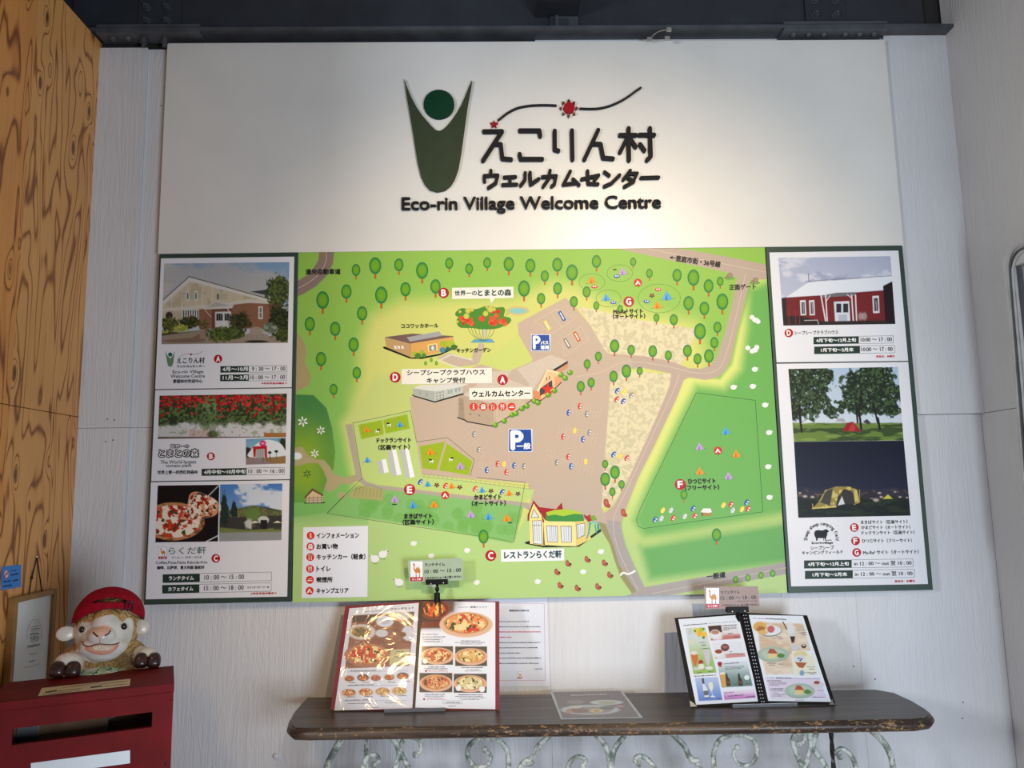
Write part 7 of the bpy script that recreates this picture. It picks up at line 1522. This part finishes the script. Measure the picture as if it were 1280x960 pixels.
for r0, r1, y0, y1, n_ in [(446, 636, 616, 640, 7), (466, 612, 645, 668, 6)]:
    for k in range(n_):
        a = r0+(r1-r0)*(k+.5)/n_; yb = y0 + (8*abs((k+.5)/n_-.5)*2 if r0 == 446 else -6*abs((k+.5)/n_-.5)*2)
        c_ = surf(60+a/8, 730+(yb+(y1-y0)/2)/8, .2); bm = bmesh.new(); ellipsoid(bm, c_, ((r1-r0)/n_/16*SS*1.05, 1.6*SS, (y1-y0)/16*SS*1.25), 12, 8); link('tooth', frombm('tooth', bm), M_TEETH, sheep, smooth=True)
M_HOOF = plain('hoof_brown', (62, 40, 36), .22, 0, .3, 60)
for h, w, sp in ((HL, 9.4, 8.0), (HR, 8.6, 7.4)):
    for d in (-1, 1):
        bm = bmesh.new(); c_ = (h[0]+d*sp, h[1]+8.6, h[2]+3.0); E_(bm, c_, (w, 10.0, 10.5), -d*.12)
        for v in bm.verts:
            x, y, z = loc(v.co); x -= c_[0]; y -= c_[1]; z -= c_[2]; r_ = lambda q, m: math.copysign(abs(q/m)**.72, q)*m*.93
            v.co = L(c_[0]+r_(x, w)*(1-.18*(y/10)), c_[1]+r_(y, 10.), c_[2]+r_(z, 10.5)*(1-.2*(y/10)))
        for v in bm.verts:
            if v.co.z < ZB_+.0008: v.co.z = ZB_+.0008
        link('hoof', frombm('hoof', bm), M_HOOF, sheep, smooth=True)
# patterned shirt collar between the hooves
bm = bmesh.new(); E_(bm, (6, -62, -4), (46, 36, 44), 0, 40, 24)
me2 = frombm('shirt', bm)
def shirt_mat():
    m, nt, b = nodes('leaf_print_cloth'); v = coords(nt); n1 = noise(nt, v, 46, 3, .5, 1.5); n2 = noise(nt, coords(nt, loc=(3, 3, 3)), 60, 2, .5, 2)
    c1 = ramp(nt, n1, [(.46, (226, 226, 224)), (.53, (150, 200, 110)), (.6, (206, 226, 190))]); m2_ = ramp(nt, n2, [(.58, (0, 0, 0, 1)), (.63, (1, 1, 1, 1))])
    mx = N(nt, 'ShaderNodeMix', data_type='RGBA'); nt.links.new(m2_, mx.inputs[0]); nt.links.new(c1, mx.inputs[6]); mx.inputs[7].default_value = rgba((40, 100, 70)); nt.links.new(mx.outputs[2], b.inputs['Base Color']); b.inputs['Roughness'].default_value = .6; return m
link('shirt', me2, shirt_mat(), sheep, smooth=True, label='white shirt printed with green leaves')
# cap, a thing of its own: crown with an arched gap, strap and buckle
cap = empty('red_cap', L(2, 20, 0), label='dark red cloth cap worn backwards on the sheep figurine', cat='cap')
CX, CY, CZ, RX, RY, RZ = 1.5, 26, -2, 39.5, 37.5, 37
def rim(x, front):
    return float(np.interp(x, [-43, -38, -22, -8, 8, 22, 34, 43], [16, 20, 30, 35.5, 36.5, 34.5, 29, 24])) if front else 20
NA, NB = 120, 34; V = {}; bm = bmesh.new()
for i in range(NA):
    an = 2*PI*i/NA
    x0_ = RX*math.sin(an); fr = math.cos(an); yr = rim(x0_, True)*max(0, fr)**.4 + (1-max(0, fr)**.4)*(20 if fr < .01 else rim(x0_, True))
    for j in range(NB+1):
        t = j/NB; y = yr + (CY+RY-yr)*math.sin(t*PI/2)
        q = math.sqrt(max(0, 1-((y-CY)/RY)**2)) if y > CY else 1.0 + .0012*(CY-y)
        fold = 1 + .012*math.sin(an*9+y*.12) + .02*math.sin(an*3+1.3+y*.05)
        V[i, j] = bm.verts.new(L(CX+RX*q*fold*math.sin(an), y, CZ+RZ*q*fold*math.cos(an)))
for i in range(NA):
    for j in range(NB):
        vs = [V[i, j], V[(i+1) % NA, j], V[(i+1) % NA, j+1], V[i, j+1]]
        c_ = sum((v.co for v in vs), Vector())/4; x, y, z = loc(c_)
        if z > 0 and -21 < x < 25:
            top = 43.4+6.6*max(0, 1-((x-2)/23)**2); bot = 43.0+1.6*(x+20)/45
            if bot < y < top: continue
        bm.faces.new(vs)
cm = frombm('crown', bm); co_ = link('crown', cm, plain('cap_red_cloth', (150, 16, 38), .8, 0, .1, 60, .25, .1), cap, smooth=True)
so = co_.modifiers.new('thickness', 'SOLIDIFY'); so.thickness = 1.3*SS; so.offset = 1
def capsurf(x, y, off=1.6):
    q = math.sqrt(max(0, 1-((y-CY)/RY)**2)) if y > CY else 1.0; xx = (x-CX)/(RX*q); return L(x, y, CZ+RZ*q*math.sqrt(max(0, 1-xx*xx))+off)
M_BUK = plain('buckle_dark', (40, 12, 22), .3)
tubeobj('buckle', [capsurf(*p, 2.6) for p in [(17, 45), (25.5, 45.6), (26.5, 36), (17.6, 35), (17, 45)]], .95*SS, M_BUK, cap, 8); tubeobj('buckle_bar', [capsurf(21.4, 45.4, 2.8), capsurf(22, 35.4, 2.8)], .7*SS, M_BUK, cap, 8)
for yy, nm in ((34.6, 0), (44.0, 1)):
    pass
tubeobj('stitched_edge', [capsurf(x, rim(x, True)+.6, 1.4) for x in np.linspace(-39, 40, 40)], .55*SS, plain('cap_edge', (120, 10, 30), .8), cap, 6)

# ------------------------------------------------------------------ framed certificate and notice on the plywood wall
XF = XL+.020
fpn = Pl((XF, 0, 0), (1, 0, 0))
cq = [fpn.at(*p) for p in [(19.5, 745.8), (72.2, 736.6)]]
y0_, y1_ = cq[0].y, cq[1].y; z1_ = (cq[0].z+cq[1].z)/2; z0_ = z1_-.36
ct = empty('framed_certificate', (XF-.01, (y0_+y1_)/2, z0_), label='narrow gold wooden frame with white certificate hung on plywood', cat='picture frame')
M_GOLD = plain('gold_brown_frame', (150, 110, 58), .4, 0, .1, 20); fw = .0145
for lo, hi in [((y0_, z0_), (y0_+fw, z1_)), ((y1_-fw, z0_), (y1_, z1_)), ((y0_+fw, z1_-fw), (y1_-fw, z1_)), ((y0_+fw, z0_), (y1_-fw, z0_+fw))]:
    boxobj('frame_bar', (XF-.018, lo[0], lo[1]), (XF, hi[0], hi[1]), M_GOLD, ct, bev=.002)
boxobj('certificate_paper', (XF-.012, y0_+fw, z0_+fw), (XF-.009, y1_-fw, z1_-fw), plain('certificate_white', (226, 228, 226), .25, var=.01), ct)
pcx = Pr(Pl((XF-.009, 0, 0), (1, 0, 0)), .0003); zv = Z(0, 690, 5.65); GN = (96, 104, 98)
def ringpx(cx, cy, rx, ry, a0, a1, w, c=GN, sh=0): pcx.line(zv(*[(cx+rx*math.cos(t), cy+ry*math.sin(t)-sh*math.cos(t)) for t in np.linspace(a0, a1, 26)]), w, c, 1)
ringpx(243, 580, 52, 104, PI*.93, PI*2.12, .35, GN, 8)
for cx in (229, 259): ringpx(cx, 606-(cx-229)*.12, 13, 27, 0, 2*PI, .55, (84, 94, 88)); ringpx(cx, 608-(cx-229)*.12, 5, 11, 0, 2*PI, .5, (84, 94, 88))
pcx.line(zv((212, 582), (230, 574), (262, 572), (278, 576)), .8, (84, 94, 88), 1)
for x0, y0, x1, y1, h in [(245, 502, 258, 500, .8), (222, 534, 278, 522, 1.3), (214, 552, 284, 540, 1.6), (222, 566, 280, 554, .9), (208, 724, 258, 714, 1), (206, 778, 248, 768, 1.6), (172, 820, 282, 792, .7)]: a, b = zv((x0, y0), (x1, y1)); pcx.words(*a, *b, (110, 112, 112), 2, h)
a, b = zv((194, 682), (284, 664)); pcx.text('tripadvisor', a[0], a[1], b[0], b[1], 4.2, (110, 112, 110), 2, .1)
pcx.build('certificate_print', print_mat('paper_print', .5), ct)
wp = lambda px, py, off=.004: XP(px, py, XL+off)
cd_ = empty('hanging_cord', wp(46, 696), label='thin black cord looped over a nail above the certificate', cat='cord')
MCB = plain('cord_black', (22, 20, 20), .7); ap = wp(46, 696.5, .008)
tubeobj('cord', [ap, wp(41.5, 716), wp(39.5, 722), wp(36.3, 742.5, .010)], .0016, MCB, cd_); tubeobj('cord', [ap, wp(49.6, 720), wp(52.4, 740, .010)], .0016, MCB, cd_)
bm = bmesh.new(); ellipsoid(bm, wp(39.8, 722), (.003, .004, .006), 10, 8); link('knot', frombm('knot', bm), MCB, cd_); bm = bmesh.new(); tube(bm, [wp(46, 696, -.001), wp(46, 696, .012)], .0015, 8); link('nail', frombm('nail', bm), plain('bright_rivet', (214, 214, 214), .2, .9), cd_)
bn_ = empty('wall_notice', wp(14, 737), label='small blue notice with a barred red circle on plywood wall', cat='sign')
pq = [XP(*p, XL+.0014) for p in [(2.8, 708.6), (26.4, 705.5), (26.4, 733.6), (1.6, 737.9)]]
link('notice_card', frombm('notice_card', prism(pq, (-.001, 0, 0))), plain('notice_blue', (58, 132, 208), .4, var=.03), bn_)
pnn = Pr(Pl((XL+.0014, 0, 0), (1, 0, 0)), .0002); cx, cy = zv((45, 156))[0]
pnn.ell(cx, cy, 3.3, 5.6, (190, 50, 70), 1, n=24); pnn.ell(cx, cy, 2.6, 4.7, (206, 214, 230), 2, n=24); pnn.line([(cx-1.8, cy+3.0), (cx+1.8, cy-3.2)], 1.0, (190, 50, 70), 3); pnn.line([(cx-1.6, cy+.6), (cx+1.6, cy-.2)], 1.2, (40, 40, 50), 2.6)
for x0, y0, x1, y1, h in [(80, 136, 118, 130, 1.4), (78, 168, 130, 158, 2.8), (24, 216, 76, 208, 2.2), (90, 208, 130, 200, 2.2), (24, 248, 86, 238, 2.2)]: a, b = zv((x0, y0), (x1, y1)); pnn.words(*a, *b, (24, 40, 90), 3, h)
pnn.build('notice_print', print_mat('paper_print', .5), bn_)
